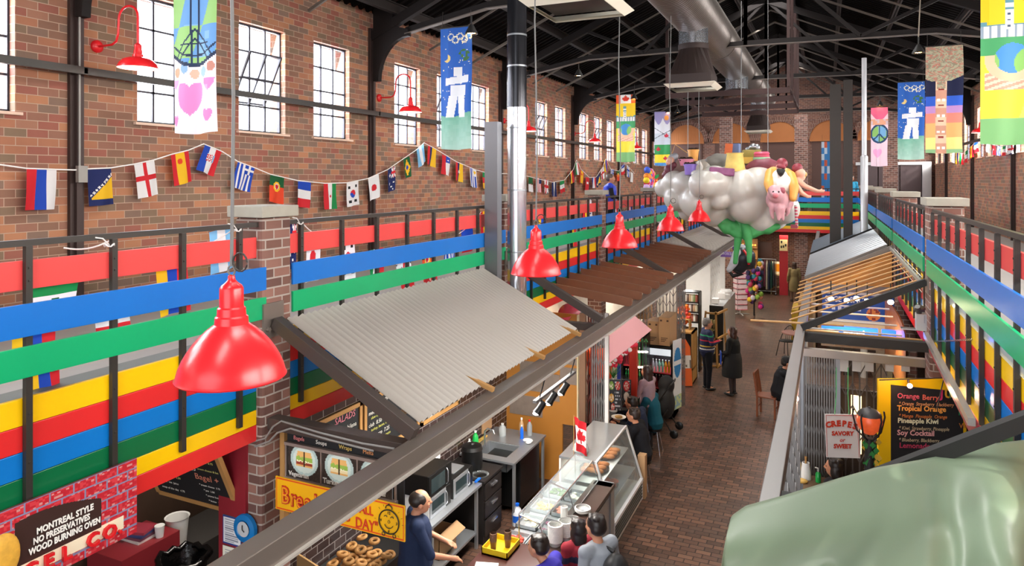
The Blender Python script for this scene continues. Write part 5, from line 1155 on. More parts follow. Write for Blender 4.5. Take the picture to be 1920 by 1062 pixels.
for q in ((-5.0,7.75,-4.99,8.2),(-4.61,7.75,-4.6,8.2),(-5.0,7.75,-4.6,7.76),(-5.0,8.19,-4.6,8.2)): b.box(q[0],q[1],.23,q[2],q[3],.5)
b.build('carton',CARD,t); b=MB(); b.cbox((-4.52,7.97,.53),(.16,.44,.006),0,0,.5); b.build('flap',CARD,t)
# wooden partition with stone tiles
t=T('wood_partition','orange plywood partition patched with grey stone panels at the stall end','partition',(-4.5,11.12,0)); PLYM=M('orange_plywood','#b97b35',.4,0,.5,.1,3); STONE=M('brown_marble_tile','#8a7b70',.35,0,.5,.35,7)
b=MB(); b.box(-5.2,11.1,0,-4.14,11.14,2.9); b.box(-4.14,11.1,1.0,-3.86,11.14,2.9); b.build('plywood_sheet',PLYM,t)
def st_(x0,x1,z0,z1):
    b=MB(); b.box(x0,11.085,z0,x1,11.1,z1); b.build('stone_panel',STONE,t)
[st_(*px_rect(*q_,11.09)) for q_ in ((956,738,1017,784),(1017,700,1049,754),(1050,688,1082,723),(975,676,1016,736),(1030,668,1082,686))]
b=MB(); b.box(-3.87,11.07,1.0,-3.85,11.15,2.9); b.build('edge_strip',M('cream_edge','#e8d9b0',.4),t)
# folding gates at the end of the stall
GATE=M('gate_steel','#8e8c8b',.4,.6); 
def gate(x0,x1,y0,y1,z0,z1,n,label,mat=None,rows=9,grp=None):
    t=T('folding_gate',label,'folding gate',((x0+x1)/2,(y0+y1)/2,z0),0,grp); m=mat or GATE
    b=MB()
    for i in range(n+1): q=i/n; x,y=x0+(x1-x0)*q,y0+(y1-y0)*q; b.box(x-.009,y-.009,z0,x+.009,y+.009,z1)
    for j in range(rows):
        za=z0+(z1-z0)*(j+.2)/rows; zb=z0+(z1-z0)*(j+.8)/rows
        for i in range(n):
            q,q2=i/n,(i+1)/n; b.beam((x0+(x1-x0)*q,y0+(y1-y0)*q-.012,za if i%2 else zb),(x0+(x1-x0)*q2,y0+(y1-y0)*q2-.012,zb if i%2 else za),.006,.014)
    b.build('gate_bars',m,t); return t
gate(-3.85,-3.6,11.2,11.3,0,2.9,6,'reddish folded metal gate beside the wooden partition',M('red_brown_gate','#7d4038',.5,.3))
gate(-3.62,-3.36,11.15,11.2,0,2.95,7,'folded grey metal gate behind the display case')
b=MB(); b.box(-3.80,11.0,0,-3.70,11.08,2.95); b.build('copper_post',M('copper_post','#b08a70',.3,.6),label='copper coloured post between the partition and the gate',cat='post')
b=MB(); b.box(-3.36,11.0,0,-3.30,11.06,2.98); b.build('white_post',M('white_paint','#e4e2de',.4),label='white steel post at the end of the breakfast stall',cat='post')
# track light
t=T('track_light','black track light with three spot heads below the long beam','track light',(-3.02,7.9,2.5))
b=MB(); b.box(-3.045,7.2,2.66,-3.0,8.55,2.69); b.build('track',GALV,t)
for y in (7.35,8.4): b=MB(); b.tube([(-2.93,y,3.0),(-3.02,y,2.69)],.008,6); b.build('hanger',BLACKM,t)
for y in (7.4,7.78,8.2):
    b=MB(); b.tube([(-3.02,y,2.66),(-3.03,y,2.58)],.01,6); p=Vector((-3.03,y,2.56)); d=Vector((-.4,-.45,-.75)).normalized(); b.tube([p-d*.07,p+d*.03,p+d*.09],[.04,.042,.052],14); h=b.build('spot_head',BLACK,t)
    b=MB(); b.ball(p+d*.088,(.042,.042,.02),12,6); b.build('lens',M('cool_lamp_face','#fff4ea',.3,emit=20),h)
# glass counter with display case
t=T('deli_counter','long glass guarded deli counter along the aisle','counter',(-3.1,8.0,0)); GL=glassmat('counter_glass',(.93,.97,.96),.02,1.6)
b=MB(); b.box(-3.55,7.35,0,-2.74,9.32,.82); b.build('base',STAIN,t); b=MB(); b.box(-3.02,7.35,.9,-2.7,9.34,.95); b.build('dark_ledge',M('dark_wood_ledge','#3c2b25',.35),t,bevel=.004)
b=MB(); b.slab([(-3.28,7.35,1.28),(-3.28,9.3,1.28),(-3.02,9.3,1.22),(-3.02,7.35,1.22)],(0,0,1),.008); b.slab([(-3.02,7.35,1.22),(-3.02,9.3,1.22),(-2.93,9.3,.96),(-2.93,7.35,.96)],(1,0,0),.008); b.build('glass_guard',GL,t)
b=MB()
for q in ((-3.28,1.285),(-3.02,1.225),(-2.93,.965)): b.beam((q[0],7.35,q[1]),(q[0],9.32,q[1]),.012,.012)
for y in (7.35,8.3,9.31): b.beam((-3.28,y,1.28),(-3.02,y,1.22),.012,.012); b.beam((-3.02,y,1.22),(-2.93,y,.96),.012,.012); b.beam((-3.28,y,.83),(-3.28,y,1.28),.012,.012)
b.build('guard_frame',CHROME,t)
b=MB(); b.box(-3.55,7.35,.82,-3.0,9.32,.835); b.build('well_deck',STAIN,t)
foods=[('#b33d2a','sliced tomato'),('#6f9a3c','lettuce'),('#e8e2c8','cheese'),('#8a4a6a','red onion'),('#e2b04c','corn'),('#d98a76','ham'),('#4a6a30','pickles'),('#f0ead8','egg salad')]
for k,(c,n_) in enumerate(foods):
    y=7.55+(k//2)*.46; t=T('food_tray','steel tray of %s in the deli counter'%n_,'food tray',(-3.42+.3*(k%2),y,.835),0,'food trays in the deli counter')
    b=MB(); b.box(-.14,-.15,0,.14,.15,.01)
    for q in ((-.14,-.15,-.13,.15),(.13,-.15,.14,.15),(-.14,-.15,.14,-.14),(-.14,.14,.14,.15)): b.box(q[0],q[1],0,q[2],q[3],.05)
    b.build('pan',STAIN,t,False); b=MB()
    for j in range(14): b.ball((-.1+.2*hsh(j,k),-.1+.2*hsh(j+9,k),.025),(.035,.03,.018),8,5)
    b.build('food',M('food_'+c,c,.6,0,.4,.3,20),t,False)
t=T('register_counter','dark brown register counter in front of the bending customer','counter',(-3.1,6.3,0)); b=MB(); b.box(-3.55,5.2,0,-2.76,7.33,.92); b.build('base',STAIN,t); b=MB(); b.box(-3.6,5.2,.92,-2.7,7.34,.96); b.build('worktop',M('dark_maroon_top','#4a2622',.35),t,bevel=.005)
b=MB(); b.cbox((-3.35,6.6,.975),(.25,.34,.03),.3); b.build('order_pad',M('pad_grey','#cfcfcb',.5),label='pale order pad lying on the brown register counter',cat='pad')
b=MB(); b.cbox((-3.25,6.35,1.0),(.1,.2,.06),.5,.2); b.build('card_terminal',BLACK,label='small black card terminal on the brown register counter',cat='card reader',bevel=.008)
b=MB(); b.box(-2.98,9.2,.0,-2.72,9.36,.95); b.build('steel_end_panel',STAIN,label='plain steel panel where the deli counter meets the bakery case',cat='panel')
t=T('display_case','steel topped bakery display case with slanted glass front','display case',(-3.1,10.3,0))
b=MB(); b.slab([(-3.56,9.4,1.17),(-3.0,9.4,1.17),(-3.0,11.02,1.17),(-3.56,11.02,1.17)],(0,0,1),.03); b.build('steel_top',STAIN,t)
b=MB(); b.box(-3.56,9.4,0,-3.53,11.02,1.15); b.box(-3.56,9.4,0,-2.74,11.02,.3); b.build('body',M('case_cream','#d9d2cb',.4),t)
b=MB(); b.slab([(-3.0,9.42,1.15),(-3.0,11.0,1.15),(-2.76,11.0,.36),(-2.76,9.42,.36)],(1,0,0),.008); b.build('front_glass',GL,t)
b=MB(); b.slab([(-3.53,9.41,.3),(-2.76,9.41,.36),(-3.0,9.41,1.15),(-3.53,9.41,1.15)],(0,-1,0),.006); b.build('side_glass',GL,t)
b=MB(); 
for y in (9.41,11.01): b.beam((-3.0,y,1.16),(-2.74,y,.36),.03,.03); b.beam((-2.74,y,.36),(-2.74,y,0.02),.03,.03)
b.beam((-3.0,9.4,1.16),(-3.0,11.02,1.16),.03,.03); b.beam((-2.74,9.4,.34),(-2.74,11.02,.34),.05,.05); b.build('white_trim',M('white_trim_metal','#e8e8ea',.3,.2),t)
b=MB()
for k in range(5): b.cbox((-2.735,10.21,.07+k*.05),(.02,1.55,.025),0,0,.5)
b.build('vent_grille',BLACK,t)
for z,x1 in ((.52,-2.84),(.82,-2.95)):
    b=MB(); b.box(-3.5,9.45,z,x1,10.98,z+.012); b.build('shelf',STAIN,t)
PASC=M('baked_pastry','#a5601f',.6,0,.4,.35,18)
for k,(x,y,z,n_,l) in enumerate(((-3.2,9.95,.835,9,'nearer tray of golden twists on the upper shelf'),(-3.2,10.55,.835,9,'farther tray of flat pastries on the upper shelf'),(-3.1,10.1,.535,9,'tray of red topped pastries on the lower shelf'),(-3.1,9.62,.535,5,'small pile of rolls on the lower shelf'))):
    t=T('pastry_tray',l,'pastry tray',(x,y,z),0,'trays in the bakery case')
    b=MB(); b.lathe([(0,0),(.2,0),(.22,.02),(.2,.012)],n=20,sx=1,sy=1.25); b.build('tray',BLACK,t,False)
    pm=PASC if k!=2 else M('red_pastry','#c0502e',.6,0,.4,.4,18)
    for j in range(n_):
        b=MB(); q=(-.11+.11*(j%3),-.15+.15*(j//3),.035); b.ball(q,(.062,.085,.035),10,6,rot=Matrix.Rotation(j,3,'Z')); b.build('pastry',pm,t,False)
# things on the counters
CUPB=M('brown_cup','#6b4a38',.5)
t=T('cup_tray','yellow tray of brown paper cups at the counter end','tray',(-3.4,7.1,.96)); b=MB(); b.box(-3.56,6.93,.96,-3.24,7.28,.98); 
for q in ((-3.56,6.93,-3.55,7.28),(-3.25,6.93,-3.24,7.28),(-3.56,6.93,-3.24,6.94),(-3.56,7.27,-3.24,7.28)): b.box(q[0],q[1],.96,q[2],q[3],1.04)
b.build('tray_body',M('yellow_plastic_tray','#d8b81c',.35),t)
def stack(x,y,z,r,n_,mat,label,dz=.012,base_h=.09,cat='cup stack',group=None):
    t=T('cup_stack',label,cat,(x,y,z),0,group); b=MB(); pr=[(0,0),(r*.75,0)]
    for i in range(n_): pr+=[(r*.98,base_h+i*dz),(r*1.04,base_h+i*dz+.002),(r*1.04,base_h+i*dz+dz*.6),(r*.98,base_h+i*dz+dz*.7)]
    b.lathe(pr+[(r*.9,base_h+n_*dz)],n=18); b.build('stacked_cups',mat,t,False); return t
stack(-3.47,7.05,.98,.04,8,CUPB,'stack of brown coffee cups left in the yellow tray'); stack(-3.34,7.16,.98,.04,8,CUPB,'stack of brown coffee cups right in the yellow tray')
stack(-2.91,7.86,.95,.042,16,WHITE,'tall stack of clear white cups on the counter ledge'); stack(-2.84,8.35,.95,.10,4,WHITE,'low stack of white plates on the counter ledge',.01,.03,'plate stack')
stack(-2.82,7.66,.95,.085,12,WHITE,'white foam bowl stack nearest the customers, right one',.014,.05,'bowl stack'); stack(-2.88,7.48,.95,.085,14,WHITE,'white foam bowl stack nearest the customers, left one',.014,.05,'bowl stack'); stack(-2.82,7.9,.95,.09,6,WHITE,'short foam bowl stack beside the tall clear cups',.014,.05,'bowl stack')
t=T('table_flag','small red and white maple leaf flag on the display case','flag',(-3.35,9.5,1.17))
b=MB(); b.tube([(-3.35,9.45,1.17),(-3.35,9.45,1.78)],.005,6); b.build('flag_stick',WOOD,t)
def canada(u,v):
    if inpoly((u-.5)/.42,(v-.5)/.24,LEAF): return P_('#d8232e')
    return P_('#d8232e') if v<.25 or v>.75 else P_('#f2f0ee')
paint('flag_cloth',(-3.345,9.45,1.76),(.15,.07,-.1),(.03,-.0,-.48),28,40,canada,t,CLOTH,lambda u,v:Vector((.01*math.sin(u*8+v*3),.012*math.sin(u*9+v*4),0)))
b=MB(); b.lathe([(.0,0),(.1,0),(.125,.06),(.1,.13),(.04,.16),(0,.165)],(-3.3,9.62,1.17),20); b.build('plastic_dome',CLEAR,label='clear plastic dome behind the small flag',cat='dome')
# bagel bin
t=T('bagel_bin','black counter bin with plywood side holding loose bagels','bin',(-4.9,6.2,0))
b=MB(); b.box(-5.18,5.4,0,-4.5,7.05,.86); b.build('bin_body',BLACK,t); b=MB(); b.slab([(-5.18,5.75,1.18),(-4.5,5.75,1.0),(-4.5,5.75,.86),(-5.18,5.75,.86)],(0,-1,0),.02); b.build('bin_side',M('pale_ply','#d3a871',.5),t)
b=MB(); b.box(-5.18,5.4,1.0,-4.55,5.7,1.03); b.build('black_lid',BLACK,t)
BAG=M('bagel_crust','#c08d52',.55,0,.4,.3,22); BAG2=M('seeded_bagel','#a87a45',.65,0,.4,.5,60)
bg0=None
for i in range(34):
    k=i//12; q=i%12; x=-5.02+.15*(q%4)+.03*hsh(i,3)+.03*k; y=6.0+.2*(q//4)+.3*hsh(i,5)*.4+.05*k; z=.875+.05*k+.02*hsh(i,8)
    lab='bagel in the lower layer of the heap, near the bin side' if k==0 else 'bagel in the middle of the heap' if k==1 else 'bagel on top of the heap'
    if i<2:
        b=MB(); R_=.046; 
        n,m=18,8; vs=[(0+(R_+.022*math.cos(2*math.pi*j/m))*math.cos(2*math.pi*a/n),(R_+.022*math.cos(2*math.pi*j/m))*math.sin(2*math.pi*a/n),.022+.02*math.sin(2*math.pi*j/m)) for a in range(n) for j in range(m)]
        b.add(vs,[(a*m+j,((a+1)%n)*m+j,((a+1)%n)*m+(j+1)%m,a*m+(j+1)%m) for a in range(n) for j in range(m)],True)
        o=b.build('bagel',BAG if i==0 else BAG2,label='bagel in the heap behind the breakfast sign',cat='bagel',group='bagels heaped in the bin')
        bgs=[o] if i==0 else bgs+[o]
    else: o=bgs[i%2].copy(); S.collection.objects.link(o)
    o.location=(x,y,z); o.rotation_euler=(.5*(hsh(i,1)-.5),.6*(hsh(i,2)-.5),hsh(i)*6)
for x_,y_,z_,e_ in ((-6.1,5.6,2.85,26),):
    l=bpy.data.lights.new('bagel_shop_fill','AREA'); l.energy=e_; l.size=.8; l.color=(1,.9,.8); o=bpy.data.objects.new('bagel_shop_fill',l); S.collection.objects.link(o); o.location=(x_,y_,z_)  # added fill under the balcony, no fitting there
l=bpy.data.lights.new('case_fill','AREA'); l.energy=6; l.shape='RECTANGLE'; l.size=.3; l.size_y=1.4; l.color=(1,.9,.78); o=bpy.data.objects.new('case_fill',l); S.collection.objects.link(o); o.location=(-3.2,10.2,1.12)  # added light so the pastries show inside the case
stall=bpy.data.lights.new('stall_fill','AREA'); stall.energy=130; stall.size=.4; stall.size_y=3; stall.shape='RECTANGLE'; o=bpy.data.objects.new('stall_fill',stall); S.collection.objects.link(o); o.location=(-3.6,8,2.88); stall.color=(1,.95,.88)  # added area light that brightens the breakfast stall
# ================================================================ LEFT STALLS FARTHER ALONG
def U1(b,name,mat,label,cat,group=None,bevel=0): return b.build(name,mat,label=label,cat=cat,group=group,bevel=bevel)
def pbox(b,u0,v0,u1,v1,Y,dep): x0,x1,z0,z1=px_rect(u0,v0,u1,v1,Y); b.box(x0,Y,max(z0,0),x1,Y+dep,z1); return x0,x1,z0,z1
b=MB(); b.box(-5.34,11.3,0,-5.28,31.9,2.9); U1(b,'stall_backing',M('stall_cream','#d8cdbb',.6),'long cream back wall behind the far left stalls','wall panel')
t=T('pink_sign_panel','pale pink sloping panel hung under the long beam at the second stall','awning',(-2.75,10.3,2.6))
PNK=M('dusty_pink_sheet','#d79a9c',.35,0,.5,.04,3)
q=[PX(1142,630,-2.83),PX(1190,594,-2.83),0,0]; q[2]=q[1]+Vector((.27,0,-.2)); nn=(q[1]-q[0]).cross(q[2]-q[0]); rr=Vector(ray(1142,682)); q[3]=Vector((0,0,H))+rr*(nn.dot(q[0]-Vector((0,0,H)))/nn.dot(rr)); n_=(q[1]-q[0]).cross(q[3]-q[0]).normalized()
b=MB(); b.slab(q,n_,.012); b.build('pink_sheet',PNK,t)
t=T('snack_counter','black topped counter where people sit eating at the second stall','counter',(-3.6,12.9,0))
b=MB(); b.box(-4.0,11.3,0,-3.7,14.3,1.0); b.build('base',M('red_counter_front','#8b2a26',.4),t); b=MB(); b.box(-4.1,11.2,1.0,-3.42,14.4,1.04); b.build('worktop',M('black_worktop','#1c1b1d',.25),t,bevel=.005)
def menu_easel(u0,v0,u1,v1,Y,label,spots):
    t=T('menu_stand',label,'menu stand',PY(u0,v1,Y)); x0,x1,z0,z1=px_rect(u0,v0,u1,v1,Y)
    def f(u,v):
        for cu,cv,r,c in spots:
            d=math.hypot((u-cu),(v-cv)*1.4)
            if d<r: return P_(c) if d>r*.75 or hsh(int(u*20),int(v*20))>.5 else P_('#e8e0d0')
        return P_('#26292e') if not(int(v*18)%2 and .45<u<.9 and hsh(int(u*14),int(v*18))>.4) else P_('#c8ccd0')
    paint('menu_face',(x0,Y,z1),(x1-x0,.05,0),(0,0,z0-z1),28,36,f,t,painted('print_satin',.45),thick=.02,back=P_('#181818')); return t
menu_easel(1142,712,1164,772,11.6,'black menu stand with round food photos on the snack counter',[(.2,.2,.2,'#7aa33c'),(.7,.2,.2,'#d23a2a'),(.2,.6,.2,'#d8a03a'),(.3,.9,.16,'#c23a2a')])
menu_easel(1166,712,1182,754,12.6,'red and white tilted menu stand further along the snack counter',[(.5,.3,.35,'#c8242a'),(.5,.8,.3,'#d8d0c8')])
t=T('food_bowl_tray','white food tray with noodles on the snack counter','food tray',PZ(1160,785,1.05)); b=MB(); b.lathe([(0,0),(.09,0),(.13,.03),(.1,.012)],n=16); b.build('plate',WHITE,t,False); b=MB(); b.ball((0,0,.03),(.07,.06,.025),10,6); b.build('noodles',M('noodle','#c9a05a',.6),t,False)
b=MB(); p=PZ(1170,768,1.05); b.cbox(p,(.22,.16,.02),.3); U1(b,'phone_tray',BLACK,'black lacquer tray on the snack counter','tray',bevel=.004)
t=T('potted_plant','green leafy plant at the near end of the snack counter','plant',PY(1150,712,12.0)); LEAFM=M('plant_green','#2f7a3a',.5,0,.4,.3,12)
b=MB(); p0=PY(1150,710,12.0)
for k in range(22):
    a=k*2.4; d=Vector((math.cos(a)*.12,math.sin(a)*.12,.1+.35*hsh(k))); b.tube([p0,p0+d*.6,p0+d],[.004,.004,.002],4); q=p0+d; sd=Vector((-math.sin(a),math.cos(a),0))*.025; b.add([q-sd,q+d.normalized()*.07,q+sd,q-d.normalized()*.04],[(0,1,2,3)])
b.build('foliage',LEAFM,t); b=MB(); b.lathe([(0,0),(.07,0),(.09,.14),(.08,.14)],Vector((p0.x,p0.y,1.04)),14); b.tube([Vector((p0.x,p0.y,1.1)),p0],.01,6); b.build('pot',WHITE,t)
b=MB(); x0,x1,z0,z1=px_rect(1182,640,1194,745,12.8); b.beam(((x0+x1)/2,12.8,0),((x0+x1)/2,12.8,z1),.14,.12); U1(b,'red_post',M('vermilion_paint','#b9301f',.4),'vermilion red post in front of the bottle cooler','post',bevel=.01)
b=MB(); x0,x1,z0,z1=px_rect(1157,625,1163,712,12.3); b.box(x0,12.3,z0,x1,12.34,z1); U1(b,'blue_strip_sign',M('blue_strip','#2448b8',.4),'narrow blue and white upright sign behind the plant','sign')
# garland of red blossoms and white string lights
t=T('blossom_garland','red and white blossom garland under the pink panel','garland',PY(1190,650,11.8)); b=MB(); w=MB()
for k in range(46):
    q=k/45; p=PY(1148+44*q,684-42*q,11.8)+Vector((.05*(hsh(k)-.5),.1*(hsh(k,2)-.5),.12*(hsh(k,3)-.5))); (b if hsh(k,9)>.35 else w).ball(p,.03+.02*hsh(k,4),6,4)
b.build('red_blossoms',M('blossom_red','#e0304a',.6),t); w.build('white_blossoms',WHITE,t)
t=T('string_lights','green string of white star lights before the coolers','string lights',PY(1205,660,13)); b=MB(); w=MB()
pts=[PY(1192+k*3.2,636+6*(k%2),13.2) for k in range(8)]; b.tube(pts,.008,4)
for k in range(0,8,2):
    q=pts[k]; b.tube([q,q-Vector((0,0,.55+.2*hsh(k)))],.004,4)
    for j in range(2): w.ball(q-Vector((0,0,.25+.3*j)),(.045,.045,.02),8,5)
b.build('green_wire',M('wire_green','#2c8a4a',.5),t); w.build('star_light',M('star_glow','#fff0dc',.4,emit=2),t)
# bottle coolers
def cooler(u0,v0,u1,v1,Y,zb,dep,rows,cols,label,cols_c,sign,hd=.18):
    t=T('drinks_cooler',label,'cooler',PY((u0+u1)/2,v1,Y)); x0,x1,z0,z1=px_rect(u0,v0,u1,v1,Y); z0=zb; F_=BLACK
    b=MB(); b.box(x0,Y+dep-.03,z0,x1,Y+dep,z1); b.box(x0,Y,z0,x0+.05,Y+dep,z1); b.box(x1-.05,Y,z0,x1,Y+dep,z1); b.box(x0,Y,z1-.05,x1,Y+dep,z1); b.box(x0,Y,z0,x1,Y+dep,z0+.25); b.build('cabinet',F_,t,bevel=.005)
    b=MB(); b.box(x0+.05,Y-.005,z1-.05-hd,x1-.05,Y+.02,z1-.05); b.build('header_sign',sign,t)
    b=MB(); zz=[z0+.3+(z1-z0-hd-.4)*k/rows for k in range(rows)]
    for k,z in enumerate(zz):
        b=MB(); b.box(x0+.05,Y+.02,z-.02,x1-.05,Y+dep-.04,z); b.build('shelf',M('shelf_red','#b8303a',.4),t)
    b=MB(); b.box(x0+.06,Y+.1,z1-.06-hd,x1-.06,Y+dep-.1,z1-.05-hd); b.build('inner_light',M('cooler_light','#f0f6ff',.3,emit=6),t)
    g=[]; h=(z1-z0-hd-.4)/rows*.8; r=(x1-x0-.14)/cols*.42
    for k,z in enumerate(zz):
        for c in range(cols):
            cc=cols_c[k][c*len(cols_c[k])//cols]; p=(x0+.07+r+(x1-x0-.14)*c/cols,Y+.08+r,z)
            key='b'+cc+label[:5]
            if key not in BOT:
                bt=T('drink_bottle','bottle','bottle',p); b=MB(); b.lathe([(0,0),(r,0),(r,h*.6),(r*.7,h*.76),(r*.35,h*.88),(r*.35,h)],n=10); b.build('bottle_body',M('drink_'+cc,cc,.12,0,.6,.1,coat=.4),bt,False); b=MB(); b.lathe([(r*.42,h*.93),(r*.42,h),(0,h)],n=8); b.build('bottle_cap',WHITE,bt,False); BOT[key]=bt
            else: bt=copy_tree(BOT[key]); bt.location=p
            bt['label']=DRN[cc]+' bottle on the '+('bottom','middle','top','upper')[k if rows<4 else k]+' shelf of the '+label.split(',')[0]; bt['group']=DRN[cc]+' bottles, '+('bottom','middle','top','upper')[k]+' shelf, '+label.split(',')[0]
    return t
BOT={}; DRN={'#1e8f4a':'green','#58c27e':'pale green','#e8a024':'orange','#9fd8c4':'mint','#7a2430':'dark red','#d8d4dc':'clear','#3a2030':'cola'}
cooler(1164,628,1206,760,14.3,0,.6,3,7,'tall bottle cooler, left one behind the red post',[['#1e8f4a','#58c27e'],['#1e8f4a','#d8d4dc','#58c27e'],['#7a2430','#1e8f4a','#58c27e']],M('sign_red','#c22a30',.4),.06)
cooler(1214,648,1262,768,15.0,0,.6,3,6,'short drinks cooler, right one under the cartons',[['#3a2030','#e8a024'],['#7a2430','#3a2030','#e8a024'],['#d8d4dc','#9fd8c4','#e8a024']],M('cooler_header','#dfe8ee',.3,emit=.5),.14)
b=MB(); x0,x1,z0,z1=px_rect(1204,625,1216,760,14.9); b.box(x0,14.9,0,x1,15.4,z1); U1(b,'dark_cabinet_side',BLACK,'dark narrow cabinet between the two coolers','cabinet')
def carton(u0,v0,u1,v1,Y,dep,label,marks=True):
    t=T('cardboard_carton',label,'carton',PY((u0+u1)/2,v1,Y)); b=MB(); x0,x1,z0,z1=pbox(b,u0,v0,u1,v1,Y,dep); b.build('carton_body',CARD,t,bevel=.006)
    b=MB(); w=x1-x0
    if marks: b.box(x0+w*.12,Y-.003,z1-.09,x0+w*.3,Y,z1-.05); b.box(x1-w*.3,Y-.003,z1-.09,x1-w*.12,Y,z1-.05)
    for k in range(3): b.box(x0+w*.2,Y-.003,z0+.16-k*.035,x1-w*.2-.03*k,Y,z0+.175-k*.035)
    b.build('printed_marks',M('carton_print','#4a3222',.7),t); return t
carton(1214,602,1235,648,15.05,.5,'left cardboard carton on top of the short cooler'); carton(1235,595,1256,650,15.0,.75,'right cardboard carton on top of the short cooler, longer'); carton(1186,558,1214,600,16.4,.5,'big cardboard carton behind, against the beam',False)
def blob_text(u,v):
    d=math.hypot((u-.5)*.5,(v-.33)); 
    if d<.22: return P_('#2f86c8') if abs(v-.33)>.03 else P_('#e8f0f6')
    return P_('#e4ebf2') if v<.8 else P_('#c8d8a0') if hsh(int(u*6),int(v*30))>.4 else P_('#8fb8c8')
p=PY(1263,640,14.9); paint('banner_stand',p,(.1,.35,0),(0,0,-1.5),20,60,blob_text,None,painted('print_satin',.45),thick=.02,back=P_('#d8d8dc'),label='upright white panel with blue oval beside the short cooler',cat='sign')
t=T('orange_sign_board','leaning orange signboard with pasted pictures on the floor','sign',PZ(1290,725,0)); a=PZ(1297,728,0); 
def orb(u,v): return P_('#e8641e') if not(.35<v<.62) else (P_('#d9d4cc') if hsh(int(u*7),int(v*20))>.4 else P_('#7a6a5c'))
paint('board_face',a+Vector((-.42,.25,1.12)),(.3,.16,0),(.12,-.3,-1.1),16,40,orb,t,painted('print_satin',.45),thick=.02,back=P_('#c85a1c'))
b=MB(); b.beam(a+Vector((-.2,.5,0)),a+Vector((-.35,.4,1.0)),.03,.03); b.build('prop_leg',WOOD,t)
# gates and shelves farther in
gate(-4.3,-3.05,16.2,16.2,0,2.9,16,'wire security gate behind the cartons',None,12); gate(-3.1,-3.0,15.75,16.1,0,2.95,5,'folded grid gate along the aisle past the cartons',None,12)
gate(-3.05,-2.98,20.3,21.6,0,2.95,9,'white grid gate along the aisle farther down',M('white_grid','#d9d7d2',.4,.3),14)
SHW=M('honey_wood','#b0834a',.45,0,.4,.15,4)
t=T('jar_shelf','black shelf unit full of jars and packets in the far left stall','shelf',PY(1292,605,19)); x0,x1,z0,z1=px_rect(1279,548,1310,606,19.0); b=MB()
for z in (z0,z0+(z1-z0)*.33,z0+(z1-z0)*.66,z1): b.box(x0,19,z-.015,x1,19.4,z+.015)
for x in (x0,x1): b.box(x-.015,19,0,x+.015,19.4,z1)
b.build('rack',BLACK,t)
for k in range(3):
    for j in range(6): 
        b=MB(); c=('#c9a27a','#d7c9a8','#7a8a4a','#a8503a','#e2d8c8','#6a4a3a')[(j+k*2)%6]; b.lathe([(0,0),(.05,0),(.05,.16),(.03,.19),(0,.19)],(x0+.08+(x1-x0-.16)*j/5,19.15,z0+.016+(z1-z0)*.33*k),10); U1(b,'jar',M('jar'+c,c,.3),{'#c9a27a':'tan','#d7c9a8':'cream','#7a8a4a':'olive','#a8503a':'rust','#e2d8c8':'white','#6a4a3a':'brown'}[c]+' jar on the '+('bottom','middle','upper')[k]+' shelf of the black shelf unit','jar',group='jars on the black shelf unit')
t=T('wood_cabinet','honey wood cabinet with black panel beside the aisle','cabinet',PY(1287,660,18.0)); x0,x1,z0,z1=px_rect(1273,622,1299,668,17.8); b=MB(); b.box(x0,17.8,0,x0+.04,18.5,z1); b.box(x1-.04,17.8,0,x1,18.5,z1); b.box(x0,17.8,z1-.04,x1,18.5,z1); b.box(x0,18.4,0,x1,18.5,z1); b.box(x0,17.8,.35,x1,18.5,.39); b.box(x0,17.8,0,x1,18.5,.04); b.build('carcass',SHW,t); b=MB(); b.box(x0+.05,17.82,.42,x1-.05,17.85,z1-.06); b.build('black_panel',BLACK,t)
t=T('orange_flower_box','glass case with orange silk flowers on the wood cabinet','flowers',PY(1280,620,18)); b=MB(); x0,x1,z0,z1=px_rect(1268,598,1292,621,18.1)
for x in (x0,(x0+x1)/2,x1): b.box(x-.01,18.1,z0,x+.01,18.4,z1)
b.box(x0,18.1,z1-.02,x1,18.4,z1); b.box(x0,18.1,z0,x1,18.4,z0+.02); b.build('case_frame',SHW,t)
b=MB(); w=MB()
for k in range(40): (b if k%3 else w).ball((x0+(x1-x0)*hsh(k),18.2+.2*hsh(k,1),z0+.1+(z1-z0+.25)*hsh(k,2)),.045,6,4)
b.build('orange_flowers',M('orange_petal','#f07018',.6),t); w.build('red_leaves',M('red_petal','#c83a28',.6),t)
t=T('wooden_display_frame','tall honey wood display frame with glass behind the standing man','display frame',PZ(1340,690,0)); p=PZ(1338,690,0); b=MB()
for dx,dy in ((-.35,0),(.1,.0),(-.2,.8),(.25,.8)): b.beam(p+Vector((dx,dy,0)),p+Vector((dx*.6,dy,1.55)),.05,.05)
for z in (.05,.8,1.5): b.beam(p+Vector((-.35+.1*z,0,z)),p+Vector((.1,0,z)),.05,.05); b.beam(p+Vector((.1,0,z)),p+Vector((.25,.8,z)),.05,.05)
b.build('frame',SHW,t); b=MB()
for k in range(16): b.cbox(p+Vector((-.3+.4*hsh(k),.1,.2+1.2*hsh(k,2))),(.13,.02,.16),hsh(k)*2)
b.build('framed_cards',M('card_olive','#a39a6a',.6,0,.4,.5,5),t)
t=T('cashier_counter','black fronted counter with silver side and papers on top','counter',PY(1342,640,20.2)); x0,x1,z0,z1=px_rect(1330,573,1356,640,20.2); b=MB(); b.box(x0,20.2,0,x1,20.26,z1); b.build('black_front',BLACK,t); b=MB(); b.box(x0,20.26,0,x1,23.0,z1); b.build('silver_body',M('pale_counter','#cfcfce',.35,.3),t)
